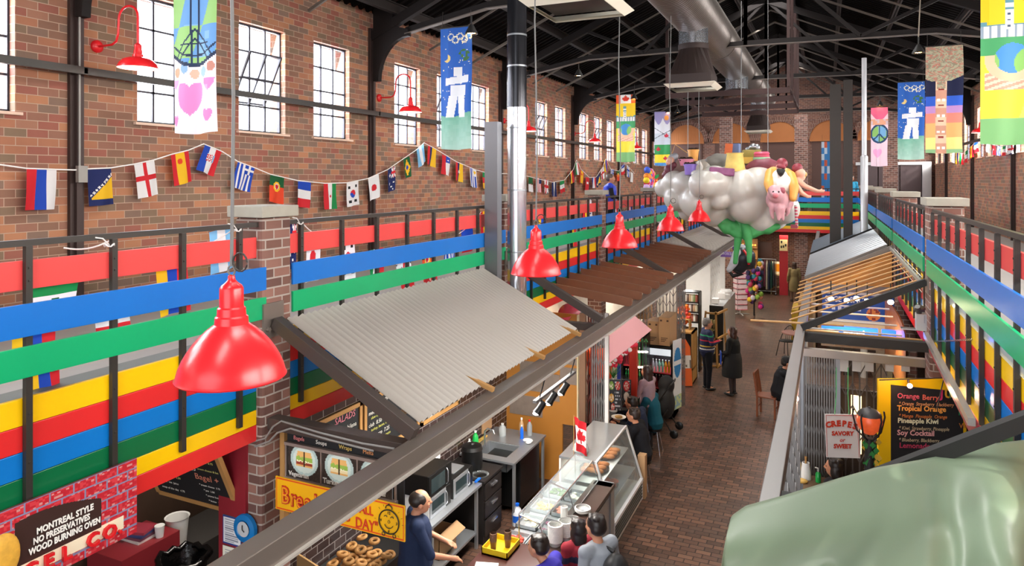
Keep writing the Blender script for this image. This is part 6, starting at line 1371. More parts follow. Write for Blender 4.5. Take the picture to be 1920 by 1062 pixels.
for k in range(14):
    b=MB(); q=(x0+.1+(x1-x0-.2)*hsh(k),20.4+2.2*hsh(k,2),z1+.06+.05*hsh(k,3)); b.cbox(q,(.2,.26,.1+.1*hsh(k,4)),hsh(k)*.6); U1(b,'boxed_goods',M('pale_packet','#e6e2de',.4,0,.4,.1),'white packet stacked on the cashier counter, '+('near end' if q[1]<21 else 'middle' if q[1]<22 else 'far end'),'packet',group='white packets on the cashier counter, '+('near end' if q[1]<21 else 'middle' if q[1]<22 else 'far end'))
for k,(u,v,w_,s) in enumerate(((1351,477,27,'WORKSHOP'),(1373,463,25,'COLLECTION'))):
    t=T('purple_shop_sign','purple hanging shop sign with white writing, '+('nearer' if k==0 else 'farther')+' one','sign',PY(u,v,21.5+k*3)); Y=21.5+k*3; x0,x1,z0,z1=px_rect(u,v-5,u+w_,v+6,Y); b=MB(); b.box(x0,Y,z0,x1,Y+.03,z1); b.build('board',M('purple_paint','#7d4fb0',.4),t,bevel=.005); text(t,s,(x0+.04,Y-.005,z0+.06),(1,0,0),Zv,(z1-z0)*.75,'#efe8f5',squeeze=.62)
b=MB(); x0,x1,z0,z1=px_rect(1345,500,1362,580,23.3); b.box(-4.3,23.3,0,-3.05,23.36,2.9); U1(b,'white_partition',M('white_paint','#e4e2de',.4),'white partition wall between far left stalls','partition')
# revolving racks
t=T('card_rack','white revolving rack of pink edged cards standing in the aisle','card rack',PZ(1388,590,0)); p=PZ(1388,590,0); b=MB(); b.tube([p,p+Vector((0,0,1.9))],.03,8)
for a in range(4): b.beam(p+Vector((0,0,.06)),p+Vector((.35*math.cos(a*1.57+.4),.35*math.sin(a*1.57+.4),.02)),.03,.03)
b.build('rack_pole',WHITE,t)
for r in range(8):
    b=MB(); z=.3+r*.2
    for f in range(4):
        a=f*1.57+.5; c=p+Vector((.2*math.cos(a),.2*math.sin(a),z)); b.cbox(c,(.02,.36,.15),a)
    b.build('card_row',M('card_pink_white','#e9d3d3',.5,0,.4,.15,9),t)
    b=MB()
    for f in range(4): a=f*1.57+.5; c=p+Vector((.215*math.cos(a),.215*math.sin(a),z-.08)); b.cbox(c,(.03,.37,.02),a)
    b.build('pink_rail',M('rail_pink','#d0586a',.5),t)
t=T('hat_stand','stand crowded with pink, teal and purple purses and toys','stand',PZ(1412,590,0)); p=PZ(1414,592,0); b=MB(); b.tube([p,p+Vector((0,0,2.1))],.03,8); b.build('stand_pole',BLACKM,t)
for k,c in enumerate(('#e0308a','#d8d0d8','#5a3a7a','#2a7a8a','#e8c02a','#c83a5a','#e89a7a','#88a83a','#3a3a5a')):
    for j in range(7): b=MB(); a=j*.9+k; b.ball(p+Vector(((.22+.05*hsh(j,k))*math.cos(a),.22*math.sin(a),.35+1.75*hsh(j*3,k))),(.09,.07,.1),8,6); b.build('soft_purse',M('purse'+c,c,.6),t)
t=T('clothes_rack','rolling clothes rack of dark garments at the end of the aisle','clothes rack',PZ(1435,552,0)); p=PZ(1436,552,0); b=MB(); w=.85
for x in (-w/2,w/2): b.tube([p+Vector((x,0,.05)),p+Vector((x,0,1.6))],.02,6)
b.tube([p+Vector((-w/2,0,1.6)),p+Vector((w/2,0,1.6))],.02,6); b.tube([p+Vector((-w/2,0,.15)),p+Vector((w/2,0,.15))],.02,6)
for x in (-w/2,w/2): b.ball(p+Vector((x,-.1,.05)),.05,8,6)
b.build('rail_frame',GALV,t)
for k,c in enumerate(('#1d2226','#23282a','#2a3034','#5a2038','#b8b0a0','#1c2a44','#1f4a44','#2a2a30')):
    x=-w/2+.08+(w-.16)*k/7; L=1.1+.2*hsh(k,7); b=MB(); b.tube([p+Vector((x,0,1.55)),p+Vector((x,0,1.4)),p+Vector((x,0,1.55-L))],[.02,.09,.11],8); b.v=[Vector((p.x+x+(v.x-p.x-x)*.5,p.y+(v.y-p.y)*2.2,v.z)) for v in b.v]; b.build('garment',M('garment'+c,c,.8),t)
t=T('wooden_side_table','pale wooden side table lit at the end of the aisle','table',PY(1461,0,33.6)); p=PY(1461,0,33.6); p.z=0; b=MB(); b.box(p.x-.35,p.y-.3,.85,p.x+.35,p.y+.3,.9); b.box(p.x-.32,p.y-.27,.3,p.x+.32,p.y+.27,.33); b.build('tabletop',M('pale_wood','#d9c08c',.5),t)
for x in (-.32,.32):
    for y in (-.27,.27): b=MB(); b.box(p.x+x-.025,p.y+y-.025,0,p.x+x+.025,p.y+y+.025,.87); b.build('leg',M('pale_wood','#d9c08c',.5),t)
b=MB(); b.box(p.x-.3,p.y-.02,.9,p.x+.2,p.y+.02,1.45); o=U1(b,'picture',M('cream_glow','#f0e2b8',.5,emit=.4),'orange picture in a cream frame on the pale side table','picture'); b=MB(); b.box(p.x-.2,p.y-.03,1.0,p.x+.1,p.y-.021,1.35); b.build('picture_face',M('orange_glow','#f09018',.5,emit=.4),o,world=True)  # frame and picture glow in place of light falling on them
# black and white horse figure under the green legs
t=T('hobby_horse','black and white fairground horse figure with red straps','figure',cp(1385,486))
HB=M('horse_black','#2b2d33',.35,0,.5,.3,5); HW=M('horse_white','#c9cbd0',.4,0,.5,.3,6); b=MB()
cap(b,cp(1392,483,.8),cp(1385,498,.8),.26,.2,14); cap(b,cp(1400,481,.8),cp(1404,494,.9),.2,.16); remesh('horse_body',b,HB,.03,t,3)
b=MB(); cap(b,cp(1385,478,.7),cp(1374,496,.6),.15,.09); cap(b,cp(1374,496,.6),cp(1367,506,.6),.09,.07); cap(b,cp(1391,464,.8),cp(1397,474,.8),.08,.12); remesh('horse_head',b,HW,.025,t,3)
b=MB(); b.tube([cp(1394,469,.5),cp(1403,481,.5),cp(1404,496,.55)],.03,6); b.build('red_strap',REDGLOSS,t)
b=MB(); b.tube([cp(1368,510,.6),cp(1374,518,.6),cp(1392,514,.6),cp(1380,510,.6)],[.03,.05,.04,.03],8); b.build('stand_base',BLACKM,t)
# end of the aisle at ground level
b=MB(); b.box(-1.98,33.2,0,-1.62,33.25,2.9); U1(b,'red_wall_strip',M('deep_red_wall','#a01824',.5),'deep red wall strip at the end of the aisle','wall panel')
b=MB(); b.box(-1.97,33.15,2.0,-1.64,33.19,2.5); o=U1(b,'symbol_poster',M('poster_cream','#e0cf9a',.5),'cream poster with dark symbols on the deep red wall','poster'); b=MB()
for dx,dz in ((-.08,.42),(-.09,.2),(.0,.22),(.09,.28)): b.box(-1.805+dx-.03,33.14,1.97+dz-.05,-1.805+dx+.03,33.149,1.97+dz+.06)
b.build('dark_symbols',BLACKM,o,world=True)
b=MB(); b.box(-2.95,33.9,0,-2.35,33.95,2.3); U1(b,'brown_door_panel',M('door_brown','#4a2c22',.4),'brown door with narrow lit window at the far end','door'); 
t=T('lit_shop_shelf','warmly lit shop shelf at the far end of the aisle','shelf',(-3.2,32.8,0)); b=MB()
for z in (.6,1.1,1.6,2.1): b.box(-3.6,32.8,z,-2.9,33.1,z+.04)
b.box(-3.6,33.1,0,-2.9,33.14,2.5); b.build('shelving',SHW,t); b=MB()
for k in range(26): b.ball((-3.55+.6*hsh(k),32.9,.68+.5*(k%4)+.05),.05,6,4)
b.build('glowing_trinkets',M('amber_trinket','#f0b050',.5,emit=1.0),t)  # emission stands for shop light on the goods
# interior glimpsed between louvres: lantern shop
t=T('trinket_shelf','wooden shelf of colourful trinkets seen between awning and louvre boards','shelf',(-5.0,12.5,1.9)); b=MB(); b.box(-5.25,11.3,1.95,-4.75,14.0,2.0); b.box(-5.25,11.3,1.3,-4.75,14.0,1.35); b.build('shelf_board',SHW,t)
for k in range(34):
    b=MB(); c=('#e06a2a','#c83a4a','#3a4a8a','#e8b84a','#d88aa0','#7a9a4a')[k%6]; b.ball((-5.1+.3*hsh(k,1),11.4+2.5*hsh(k,2),2.06+.1*hsh(k,3)),(.05,.05,.06+.06*hsh(k,4)),8,6); U1(b,'trinket',M('trinket'+c,c,.4),{'#e06a2a':'orange','#c83a4a':'crimson','#3a4a8a':'navy','#e8b84a':'gold','#d88aa0':'pink','#7a9a4a':'moss green'}[c]+' trinket on the shelf by the second strut','trinket',group='trinkets on the wooden shelf')
b=MB(); b.lathe([(.0,.0),(.12,.02),(.2,.1),(.22,.16)],PY(1062,596,11.2),20,'Y'); b.v=[Vector((v.x,v.y,v.z)) for v in b.v]; U1(b,'red_bowl',M('dusty_red_bowl','#b03a4a',.3),'upright dusty red bowl above the awning corner','bowl')
b=MB(); b.lathe([(.0,.0),(.12,.02),(.2,.1),(.22,.16)],PY(1047,598,11.0)+Vector((0,0,-.1)),20); U1(b,'red_bowl',M('dusty_red_bowl','#b03a4a',.3),'flat lying dusty red bowl above the awning corner','bowl')
for k,(x,y,z,e) in enumerate(((-4.4,12.8,2.7,35),(-4.3,17.5,2.7,45),(-4.2,21,2.7,60),(-4.2,25.5,2.7,60),(-3.0,31.5,2.6,40),(-1.5,33.4,2.7,25))):
    l=bpy.data.lights.new('shop_fill','AREA'); l.energy=e; l.size=1.0; l.color=(1,.85,.65) if k in(0,4,5) else (1,.96,.9); o=bpy.data.objects.new('shop_fill',l); S.collection.objects.link(o); o.location=(x,y,z)  # added area lights that brighten the far stalls
t=T('balloon_bunch','bunch of bright fabric flowers fixed above the far left railing','flowers',PX(1218,340,-4.9)); 
for k,c in enumerate(('#e8d020','#e03a8a','#d8263a','#f08a20','#3a5ac8','#c8a8d8')):
    b=MB()
    for j in range(6): b.ball(PX(1212+12*hsh(j,k),318+34*hsh(k,j+3),-4.9),.1,8,6)
    b.build('flower_heads',M('fab'+c,c,.6),t)
flag('cameroon',lambda u,v:PX(u,v,-4.9),1224,332,1236,326,348,'tied beside the fabric flowers',G2,0)
# ================================================================ RIGHT STALLS
b=MB(); x0=-.3; b.box(-.36,10.4,2.74,1.16,10.5,2.85); U1(b,'gate_header',M('pale_header','#a8a29c',.35,.5),'pale metal header rail over the right folding gate','rail',bevel=.004)
gate(-.34,.12,10.58,10.58,0,2.74,14,'dense grey folding gate behind the crepe sign'); gate(.14,.75,10.66,10.66,0,2.74,7,'open dark folding gate right of the crepe sign',M('gate_dark','#5d5550',.4,.6)); 
gate(-.36,-.33,6.2,9.6,0,2.9,14,'long folding gate under the shiny beam along the aisle',None,10); gate(-.36,-.33,10.5,13.2,0,2.9,12,'long folding gate farther along under the shiny beam',None,12)
for x,l in ((.76,'right grey gate post'),(.13,'middle grey gate post'),(-.34,'left grey gate post beside the shiny beam')): b=MB(); b.box(x-.03,10.52,0,x+.03,10.58,2.8); U1(b,'gate_post',GALV,l,'post')
b=MB(); b.box(-.3,10.95,0,1.16,11.0,2.2); U1(b,'interior_shade_panel',M('interior_shade','#33261f',.8),'dark panel painted as the unlit interior behind the right folding gates','wall panel')  # dark brown colour stands for the shade inside the stall
b=MB(); b.box(.3,10.8,1.35,.43,10.86,2.15); U1(b,'lit_door_gap',M('door_gap_glow','#ffd9a0',.3,emit=2.2),'narrow glowing slab for a lit door gap behind the dark gate','light gap')  # glowing slab stands for a lit door gap
for k,u in enumerate((1575,1598,1622,1660,1690)): b=MB(); x0,x1,z0,z1=px_rect(u,675,u+16,698,10.5); b.box(x0,10.5,z0,x1,10.52,z1); U1(b,'paper_valance',M('valance_white','#d8d8d6',.6),'white paper strip under the header rail, '+['first','second','third','fourth','fifth'][k]+' from the left','strip')
# juice menu, turned towards the aisle
RV=Vector((CT,ST,0)); FV=Vector((-ST,CT,0))
def CP(u,v,d): return Vector((0,0,H))+FV*d+RV*((u-960)/F*d)+Vector((0,0,-(v-HORZ)/F*d))
t=T('juice_menu_board','yellow framed black menu board headed JUICE','menu board',CP(1647,880,8)); k8=8/F
b=MB(); q=[CP(1647,711,8),CP(1812,711,8),CP(1812,905,8),CP(1647,905,8)]; b.slab(q,-FV,.03); b.build('yellow_board',M('signal_yellow','#e9bd0c',.45),t)
b=MB(); q=[CP(1671,722,7.99),CP(1806,736,7.99),CP(1806,905,7.99),CP(1671,905,7.99)]; b.slab(q,-FV,.01); b.build('black_panel',CHK,t)
for u_ in (1655,1800): b=MB(); p=CP(u_,900,8.04); b.tube([p,Vector((p.x,p.y,0))],.02,8); b.build('support_post',BLACKM,t)
Ud=RV+Vector((0,0,-.03))
def jt(s,u,v,sz,col,sh=0,bo=.001,sq=1): text(t,s,CP(u,v,7.975),Ud,(0,0,1),sz,col,ext=.001,shear=sh,bold=bo,squeeze=sq)
for s,dx,c in (('J',0,'#c8386a'),('U',8,'#d8a030'),('I',16,'#48a86a'),('C',20,'#d8d8d0'),('E',28,'#d85a3a')): jt(s,1763+dx,746,.13,c,0,.005)
jt('Orange',1682,747,.085,'#c85a6a'); jt('Berry',1729,750,.085,'#d86a5a'); jt('* Orange  Strawberry  Blackberry',1685,760,.058,'#d89a6a',.2,0,.8); jt('Tropical Orange',1682,770,.085,'#e8a04a',0,.002); jt('* Mango  Pineapple  Orange',1685,783,.058,'#c8763a',.2,0,.85)
jt('Pineapple Kiwi',1683,793,.08,'#d8d8b8',0,.002); jt('* Kiwi, Strawberry, Pineapple',1685,806,.058,'#b8a888',.2,0,.85); jt('Soy Cocktail',1682,816,.085,'#d8a0a0',0,.002); jt('* Blueberry, Blackberry',1685,828,.058,'#b8a888',.2,0,.85); jt('Lemonade',1686,840,.085,'#b83a5a'); jt('Power',1797,779,.085,'#2aa86a'); jt('Vitamin',1798,803,.08,'#c87a3a')
t=T('clamp_lamp_rail','black rod with one red lit clamp lamp over the juice menu','lamp',CP(1655,713,7.9)); b=MB(); b.tube([CP(1649,713,7.85),CP(1775,709,7.85)],.008,6); b.tube([CP(1770,709,7.85),CP(1765,730,7.85),CP(1757,768,7.8)],.006,6); b.tube([CP(1703,712,7.85),CP(1703,718,7.85)],.012,6); b.build('rod',BLACKM,t); b=MB(); b.ball(CP(1706,724,7.8),.028,10,8); b.build('bulb',M('rosy_bulb','#ffb0a0',.3,emit=9),t)
for (u,v,d) in ((1706,724,7.75),(1492,748,8.2)):
    l=bpy.data.lights.new('bulb_light','POINT'); l.energy=5; l.color=(1,.6,.4); l.shadow_soft_size=.05; o=bpy.data.objects.new('bulb_light',l); S.collection.objects.link(o); o.location=CP(u,v+3,d-.1)
for u_,r_,l_ in ((1492,.035,'larger right one of two small glowing red lamps under the shiny beam'),(1484,.025,'smaller left one of two small glowing red lamps under the shiny beam')): b=MB(); b.ball(CP(u_,748,8.3),r_,10,8); b.tube([CP(u_,746,8.3),CP(u_,738,8.3)],.008,5); U1(b,'small_red_lamp',M('rosy_bulb','#ffb0a0',.3,emit=9),l_,'lamp')
# crepe sign
t=T('crepe_sign','hanging white sign reading CREPES savory or sweet in red','sign',CP(1580,860,7.4)); dd=7.4; Uc=RV+Vector((0,0,-.01))
b=MB(); b.slab([CP(1547,777,dd),CP(1609,778,dd),CP(1613,860,dd),CP(1550,858,dd)],-FV,.012); b.build('sign_face',M('cream_sign','#d9d2cc',.5),t)
b=MB(); 
for a,c in (((1549,779),(1607,780)),((1549,779),(1551,856)),((1607,780),(1611,858))): b.beam(CP(*a,dd-.003),CP(*c,dd-.003),.004,.004)
b.build('red_border',M('crepe_red','#b8322a',.5),t)
for i,ch in enumerate('CREPES'): u=1550+i*9.6; v=800-5.5*math.sin(math.pi*(i+.5)/6)+2; text(t,ch,CP(u,v+3,dd-.01),RV+Vector((0,0,.35-.14*i)),(0,0,1),.085,'#c2361e',ext=.001,bold=.0045)
text(t,'SAVORY',CP(1580,817,dd-.01),Uc,(0,0,1),.062,'#c2361e',ext=.001,bold=.003,align='CENTER'); text(t,'or',CP(1579,829,dd-.01),Uc,(0,0,1),.06,'#c2361e',ext=.001,bold=.001,align='CENTER',shear=.25); text(t,'SWEET',CP(1580,841,dd-.01),Uc,(0,0,1),.062,'#c2361e',ext=.001,bold=.003,align='CENTER')
b=MB(); b.tube([CP(1565,777,dd),CP(1568,740,dd+.2),CP(1568,690,dd+.9)],.005,5); b.tube([CP(1592,778,dd),CP(1590,740,dd+.2),CP(1590,690,dd+.9)],.005,5); b.build('hanging_wire',M('wire_green','#2c8a4a',.5),t)
# red glass lantern on an iron stem
t=T('fruit_lantern','round red and orange glass lantern in a black iron holder','lantern',CP(1630,860,7.2)); d=7.2; k=d/F; c0=CP(1630,790,d)
b=MB(); b.lathe([(0,-.145),(.05,-.13),(.1,-.08),(.125,-.01),(.12,.05),(.1,.085)],c0,24); b.build('glass_globe',M('red_orange_glass','#d9542a',.3,0,.6,.7,9,emit=.35),t)
b=MB(); b.lathe([(.118,.06),(.112,.085),(.08,.115),(.04,.13),(.012,.135),(.012,.15),(0,.15)],c0,12); b.build('lantern_cap',M('dark_pewter','#4a4748',.5,.4),t)
b=MB()
for a in range(5):
    q=a*1.257+.4; ca,sa=math.cos(q),math.sin(q); b.tube([c0+Vector((.15*ca,.15*sa,.1)),c0+Vector((.16*ca,.16*sa,.04)),c0+Vector((.12*ca,.12*sa,-.12)),c0+Vector((.03*ca,.03*sa,-.2))],.009,6)
b.tube([c0+Vector((0,0,-.18)),c0+Vector((0,0,-.5)),c0+Vector((0,0,-c0.z+.01))],[.04,.05,.06],10); b.build('iron_holder',BLACKM,t)
b=MB(); w=MB()
for j in range(40):
    q=c0+Vector((.14*(hsh(j)-.3),.1*(hsh(j,1)-.5),-.22-.35*hsh(j,2))); s_=.03; (b if j%3 else w).add([q+Vector((-s_,0,0)),q+Vector((0,0,s_*1.4)),q+Vector((s_,0.01,0)),q+Vector((0,.01,-s_*1.2))],[(0,1,2,3)])
b.build('ivy_leaves',LEAFM,t); w.build('yellow_leaves',M('leaf_yellow','#c8a030',.6),t)
# crepe counter
t=T('crepe_counter','brown counter of the crepe stall with things on it','counter',(.3,10.0,0)); b=MB(); b.box(-.3,9.7,0,1.1,10.4,1.1); b.build('counter_body',M('brown_counter','#6a5038',.5),t); zc=1.1
def onc(u,v): return PZ(u,v,zc)
b=MB(); p=PY(1483,872,10.25); b.lathe([(0,0),(.13,0),(.135,.01),(.13,.02),(0,.02)],p,28,'Y'); U1(b,'round_board',M('pale_round_board','#a89468',.6),'pale round board standing on edge at the crepe counter','board')
b=MB(); p=PY(1483,890,10.3); p.z=zc; b.lathe([(0,0),(.1,0),(.13,.1),(.12,.1),(.09,.01)],p,18); U1(b,'wicker_basket',M('wicker','#9a6a3a',.7,0,.3,.4,30),'wicker basket under the round board','basket')
t=T('paper_towel_vase','white tapered jar with a wooden handle in it','jar',PY(1511,895,10.25)); p=PY(1511,895,10.25); p.z=zc; b=MB(); b.lathe([(0,0),(.07,0),(.065,.1),(.048,.22),(.04,.22),(.05,.05)],p,20); b.build('jar_body',WHITE,t); b=MB(); b.tube([p+Vector((0,0,.18)),p+Vector((0,0,.3))],[.012,.016],8); b.build('wooden_handle',WOOD,t)
p=PY(1534,893,10.2); t=T('pump_bottle','green soap bottle with white pump on the crepe counter','bottle',(p.x,p.y,zc)); b=MB(); b.lathe([(0,0),(.035,0),(.035,.11),(.02,.14)],n=12); b.build('bottle_body',GREENL,t,False); b=MB(); b.tube([(0,0,.13),(0,0,.19),(-.04,0,.19)],.009,6); b.build('pump',WHITE,t,False)
b=MB(); p=PY(1502,902,10.1); p.z=zc; b.ball(p+Vector((0,0,.02)),(.09,.06,.03),12,8); U1(b,'folded_crepe',M('crepe_gold','#c8a050',.6),'golden folded crepe on the counter beside the white jar','crepe')
b=MB(); p=PY(1472,905,10.1); p.z=zc; b.lathe([(0,0),(.06,0),(.07,.04),(.06,.04)],p,16); U1(b,'black_bowl',BLACK,'small dark bowl at the left end of the crepe counter','bowl')
# slice stall behind the wooden rods
b=MB(); b.add([(-.38,15.05,2.98),(1.12,15.05,2.98),(1.12,15.05,3.86),(-.38,15.05,3.16),(-.38,15.09,2.98),(1.12,15.09,2.98),(1.12,15.09,3.86),(-.38,15.09,3.16)],[(0,1,2,3),(7,6,5,4),(0,4,5,1),(1,5,6,2),(2,6,7,3),(3,7,4,0)]); U1(b,'plywood_gable',M('orange_plywood2','#c0803c',.5,0,.4,.12,3),'orange plywood gable above the blue slice sign','panel')
t=T('slice_shop_sign','wide blue sign with white SLICE lettering and pizza pictures','sign',(.55,15,2.45)); 
def slc(u,v):
    if math.hypot((u-.72)*2.4,(v-.72))<.24 : return P_('#d8823a') if hsh(int(u*40),int(v*14))>.35 else P_('#8a2f20')
    if .47<v<.64 and u<.55 and int(u*22)%2: return P_('#cfd8ea')
    return P_('#1c4fa4')
paint('sign_face',(-.1,14.98,2.95),(1.25,0,0),(0,0,-.5),80,32,slc,t,painted('sign_print',.4),thick=.02,back=P_('#1c3f80')); text(t,'SLICE & SPICY',(-.05,14.96,2.8),(1,0,0),Zv,.15,'#eef1f6',bold=.003,squeeze=.82)
b=MB(); b.box(-.12,14.96,2.95,1.17,15.0,3.0); b.box(-.12,14.96,2.43,1.17,15.0,2.46); b.build('white_frame',M('white_tube','#cfcac4',.4),t)
b=MB(); b.box(-.12,15.0,1.9,1.16,15.05,2.43); U1(b,'white_stall_wall',M('warm_white_wall','#e2cfae',.6),'warm white wall below the slice sign','wall panel')
b=MB(); b.box(-.3,14.2,2.18,1.16,14.9,2.22); U1(b,'stall_shelf',M('grey_shelf','#a09888',.5),'grey shelf under the slice sign carrying flat cartons','shelf')
for k in range(3): b=MB(); b.cbox((.32-.02*k,14.5,2.25+k*.05),(.9,.5,.045),.04*k); U1(b,'flat_carton',CARD,('bottom','middle','top')[k]+' flattened pizza carton of the pile on the grey shelf','carton',bevel=.004)
def lit_panel(x0,x1,Y,z0,z1,label,txt=None):
    t=T('lit_blue_sign',label,'sign',((x0+x1)/2,Y,z0)); b=MB(); b.box(x0,Y,z0,x1,Y+.1,z1); b.build('light_box',M('blue_backlight','#1548d8',.3,emit=2.2,var=.25,scale=2),t)
    if txt: text(t,txt,(x0+.62*(x1-x0)-.2,Y-.01,z0+.06),(1,0,0),Zv,.16,'#f2f4fb',bold=.004,glow=2)
    return t
lit_panel(-.1,.78,13.3,2.43,2.63,'long glowing blue light box sign in the slice stall','pepsi'); lit_panel(.84,1.14,13.3,2.43,2.63,'short glowing blue light box right of the long one')
for k in range(2): b=MB(); b.cbox((-.05+.35*k,12.3-.3*k,2.68),(.42,.3,.12),.1*k); U1(b,'brown_carton',CARD,('left','right')[k]+' brown carton in front of the glowing blue sign','carton')
t=T('stall_roof_edge','wooden strip along the dark cross beam of the slice stall','strip',(.4,10.4,3.1)); b=MB(); b.box(-.28,10.32,3.08,1.12,10.38,3.12); b.build('wood_strip',WOOD,t)
b=MB(); n=20; vs=[]
for i in range(n+1):
    a=i/n; y=10.9+3.9*a; x=.98+.08*math.sin(a*3.1)
    vs+=[(x,y,2.95),(x,y,1.8)]
vs+=[(v[0]+.02,v[1],v[2]) for v in vs]; m=len(vs)//2; b.add(vs,[(2*i,2*i+1,2*i+3,2*i+2) for i in range(n)]+[(m+2*i,m+2*i+2,m+2*i+3,m+2*i+1) for i in range(n)],True); U1(b,'orange_lit_curtain',M('orange_lit_sheet','#d98a50',.3,.5,.5,.5,14),'rippled metal side wall of the slice stall, tinted for orange light','wall panel')  # orange light on the metal is put into its colour
for k,(u,v) in enumerate(((1558,561),(1588,564),(1606,560),(1626,565),(1670,567))):
    p=PY(u,v,12.5+.2*(k%2)); t=T('bare_bulb','glowing bulb in the slice stall, '+['leftmost','second from left','middle, brightest','fourth from left','rightmost'][k],'light bulb',p,0,'bulbs under the wooden rods'); b=MB(); b.ball((0,0,0),(.045,.045,.04),12,8); b.build('bulb',M('warm_bulb','#ffe9b8',.3,emit=25),t,False); b=MB(); b.tube([(0,0,.03),(0,0,.3)],.01,5); b.build('stem',BLACKM,t,False)
l=bpy.data.lights.new('slice_stall_lamp','AREA'); l.energy=50; l.size=.8; l.color=(1,.8,.5); o=bpy.data.objects.new('slice_stall_lamp',l); S.collection.objects.link(o); o.location=(.4,12.8,2.85)
l=bpy.data.lights.new('far_right_stall_fill','AREA'); l.energy=60; l.size=1.5; l.color=(1,.85,.6); o=bpy.data.objects.new('far_right_stall_fill',l); S.collection.objects.link(o); o.location=(.3,18.5,2.85)  # added area light brightening the far right stalls, no fitting modelled
t=T('wall_speaker_box','grey metal box with a camera on top on the right brick pillar','box',(1.06,9.7,3.2)); x0,x1,z0,z1=px_rect(1718,589,1738,622,9.85); b=MB(); b.box(x0,9.85,z0,x1,10.0,z1); b.build('box_body',M('pale_grey_box','#a9abab',.4),t,bevel=.006); b=MB(); b.box(x0+.08,9.845,z0+.1,x1-.02,9.85,z0+.2); b.build('label_plate',GALV,t); b=MB(); b.ball(((x0+x1)/2-.02,9.9,z1+.06),(.07,.06,.05),12,8); b.tube([((x0+x1)/2-.02,9.9,z1),((x0+x1)/2-.05,9.8,z1+.1)],.03,10); b.build('camera_head',M('gunmetal','#5a5856',.4,.5),t); b=MB(); b.box(x0-.16,9.86,z0+.0,x0,9.98,z0+.012); b.build('bracket_tray',GALV,t)
t=T('folded_metal_awning','folded sheet metal awning seen edge-on below the right railing','awning',(.95,7.4,3.4)); a,c=PX(1736,628,1.02),PX(1822,792,.98); b=MB(); b.beam(a,c,.05,.06); b.build('silver_edge',M('bright_silver_edge','#c8c4c0',.25,.7),t); b=MB(); b.beam(a+Vector((.04,0,-.1)),c+Vector((.04,0,-.1)),.02,.16); b.build('red_underside',M('wine_red_sheet','#8f2a38',.4),t)
b=MB(); p,q=PX(1746,641,1.15),PX(1826,637,1.15); 
for i in range(26): s=p.lerp(q,i/26); b.tube([s+Vector((.008*math.cos(j),0.01*math.cos(j),.008*math.sin(j))) for j in range(7)],.003,4)
U1(b,'chain',GALV,'thin steel chain stretched across the striped boards on the right','chain')
b=MB(); b.box(1.195,5.3,3.86,1.2,9.95,3.985); U1(b,'clear_plastic_sheet',glassmat('hazy_plastic',(.8,.88,.92),.1,5),'hazy clear plastic strip under the right green board','plastic sheet')
t=T('wire_mesh_strip','white wire mesh strip between rods and right railing','mesh',(1.12,13,3.9)); b=MB()
for i in range(24): b.beam((1.12,10.6+i*.18,3.9),(1.16,10.7+i*.18,3.7),.006,.006)
for z in (3.7,3.8,3.9): b.beam((1.14,10.6,z),(1.14,14.8,z),.008,.008)
b.build('mesh',M('white_wire','#cfcfca',.4),t)
for y0,l in ((15.2,'under the polished awning'),(20.2,'under the dark awning')): b=MB(); b.box(-.36,y0,0,-.3,y0+4.4,2.9) if y0>20 else b.box(1.1,y0,0,1.14,y0+4.4,2.9); U1(b,'stall_partition',M('stall_brown','#6a5848',.6),'brown partition of the right stall '+l,'partition')
b=MB(); b.box(-.9,24.8,0,-.35,27,1.1); U1(b,'shop_display',M('lit_goods','#b08a5a',.5,0,.4,.6,6),'display of small goods beside the aisle at the far right stall','display')
t=T('yellow_goods_cabinet','yellow edged cabinet beside the shiny beam','cabinet',PZ(1478,640,0)); b=MB(); p=PZ(1484,640,0); b.box(p.x+.0,p.y,0,p.x+.2,p.y+1.6,1.0); b.build('cabinet_body',M('yellow_cabinet','#b8901e',.4,0,.4,.3,6),t)
# tables and chairs by the aisle
def chair_wood(loc,rz,label):
    t=T('dining_chair',label,'chair',loc,rz); m=M('red_brown_wood','#7a4226',.4,0,.5,.15,5); b=MB(); b.box(-.2,-.2,.43,.2,.2,.46); b.build('seat',m,t,False,bevel=.008)
    for x in (-.18,.18):
        b=MB(); b.box(x-.02,.16,0,x+.02,.2,.43); b.build('leg',m,t,False); b=MB(); b.beam((x,-.19,0),(x,-.19,.45),.04,.04); b.beam((x,-.19,.45),(x,-.26,.95),.04,.04); b.build('leg',m,t,False)
    b=MB(); b.beam((-.18,-.26,.92),(.18,-.26,.92),.03,.08); 
    for k in range(4): x=-.12+.08*k; b.beam((x,-.2,.5),(x,-.255,.9),.035,.012)
    b.build('backrest',m,t,False); b=MB(); b.box(-.18,.17,.2,.18,.19,.23); b.box(-.18,-.2,.2,.18,-.18,.23); b.build('stretcher',m,t,False); return t
p=PZ(1440,780,0); chair_wood((p.x,p.y,0),-.5-1.2,'red-brown slatted wooden chair beside the aisle, with a seated person')
def chair_wire(loc,rz,label):
    t=T('bistro_chair',label,'chair',loc,rz); m=BLACKM; b=MB(); b.lathe([(0,.44),(.2,.44),(.2,.46),(0,.47)],n=18); b.build('seat',m,t,False)
    for x in (-1,1):
        for y in (-1,1): b=MB(); b.tube([(x*.13,y*.13,.44),(x*.2,y*.2,0)],.012,6); b.build('leg',m,t,False)
    b=MB(); b.tube([(.2*math.cos(a),-.2*abs(math.sin(a))*1.0-.02,.45+.42*math.sin(a)) for a in [math.pi*k/14 for k in range(15)]],.012,6)
    for k in range(5): x=-.12+.06*k; b.tube([(x,-.16,.45),(x,-.2,.45+.4*math.sqrt(1-(x/.2)**2))],.006,5)
    b.build('backrest',m,t,False); return t
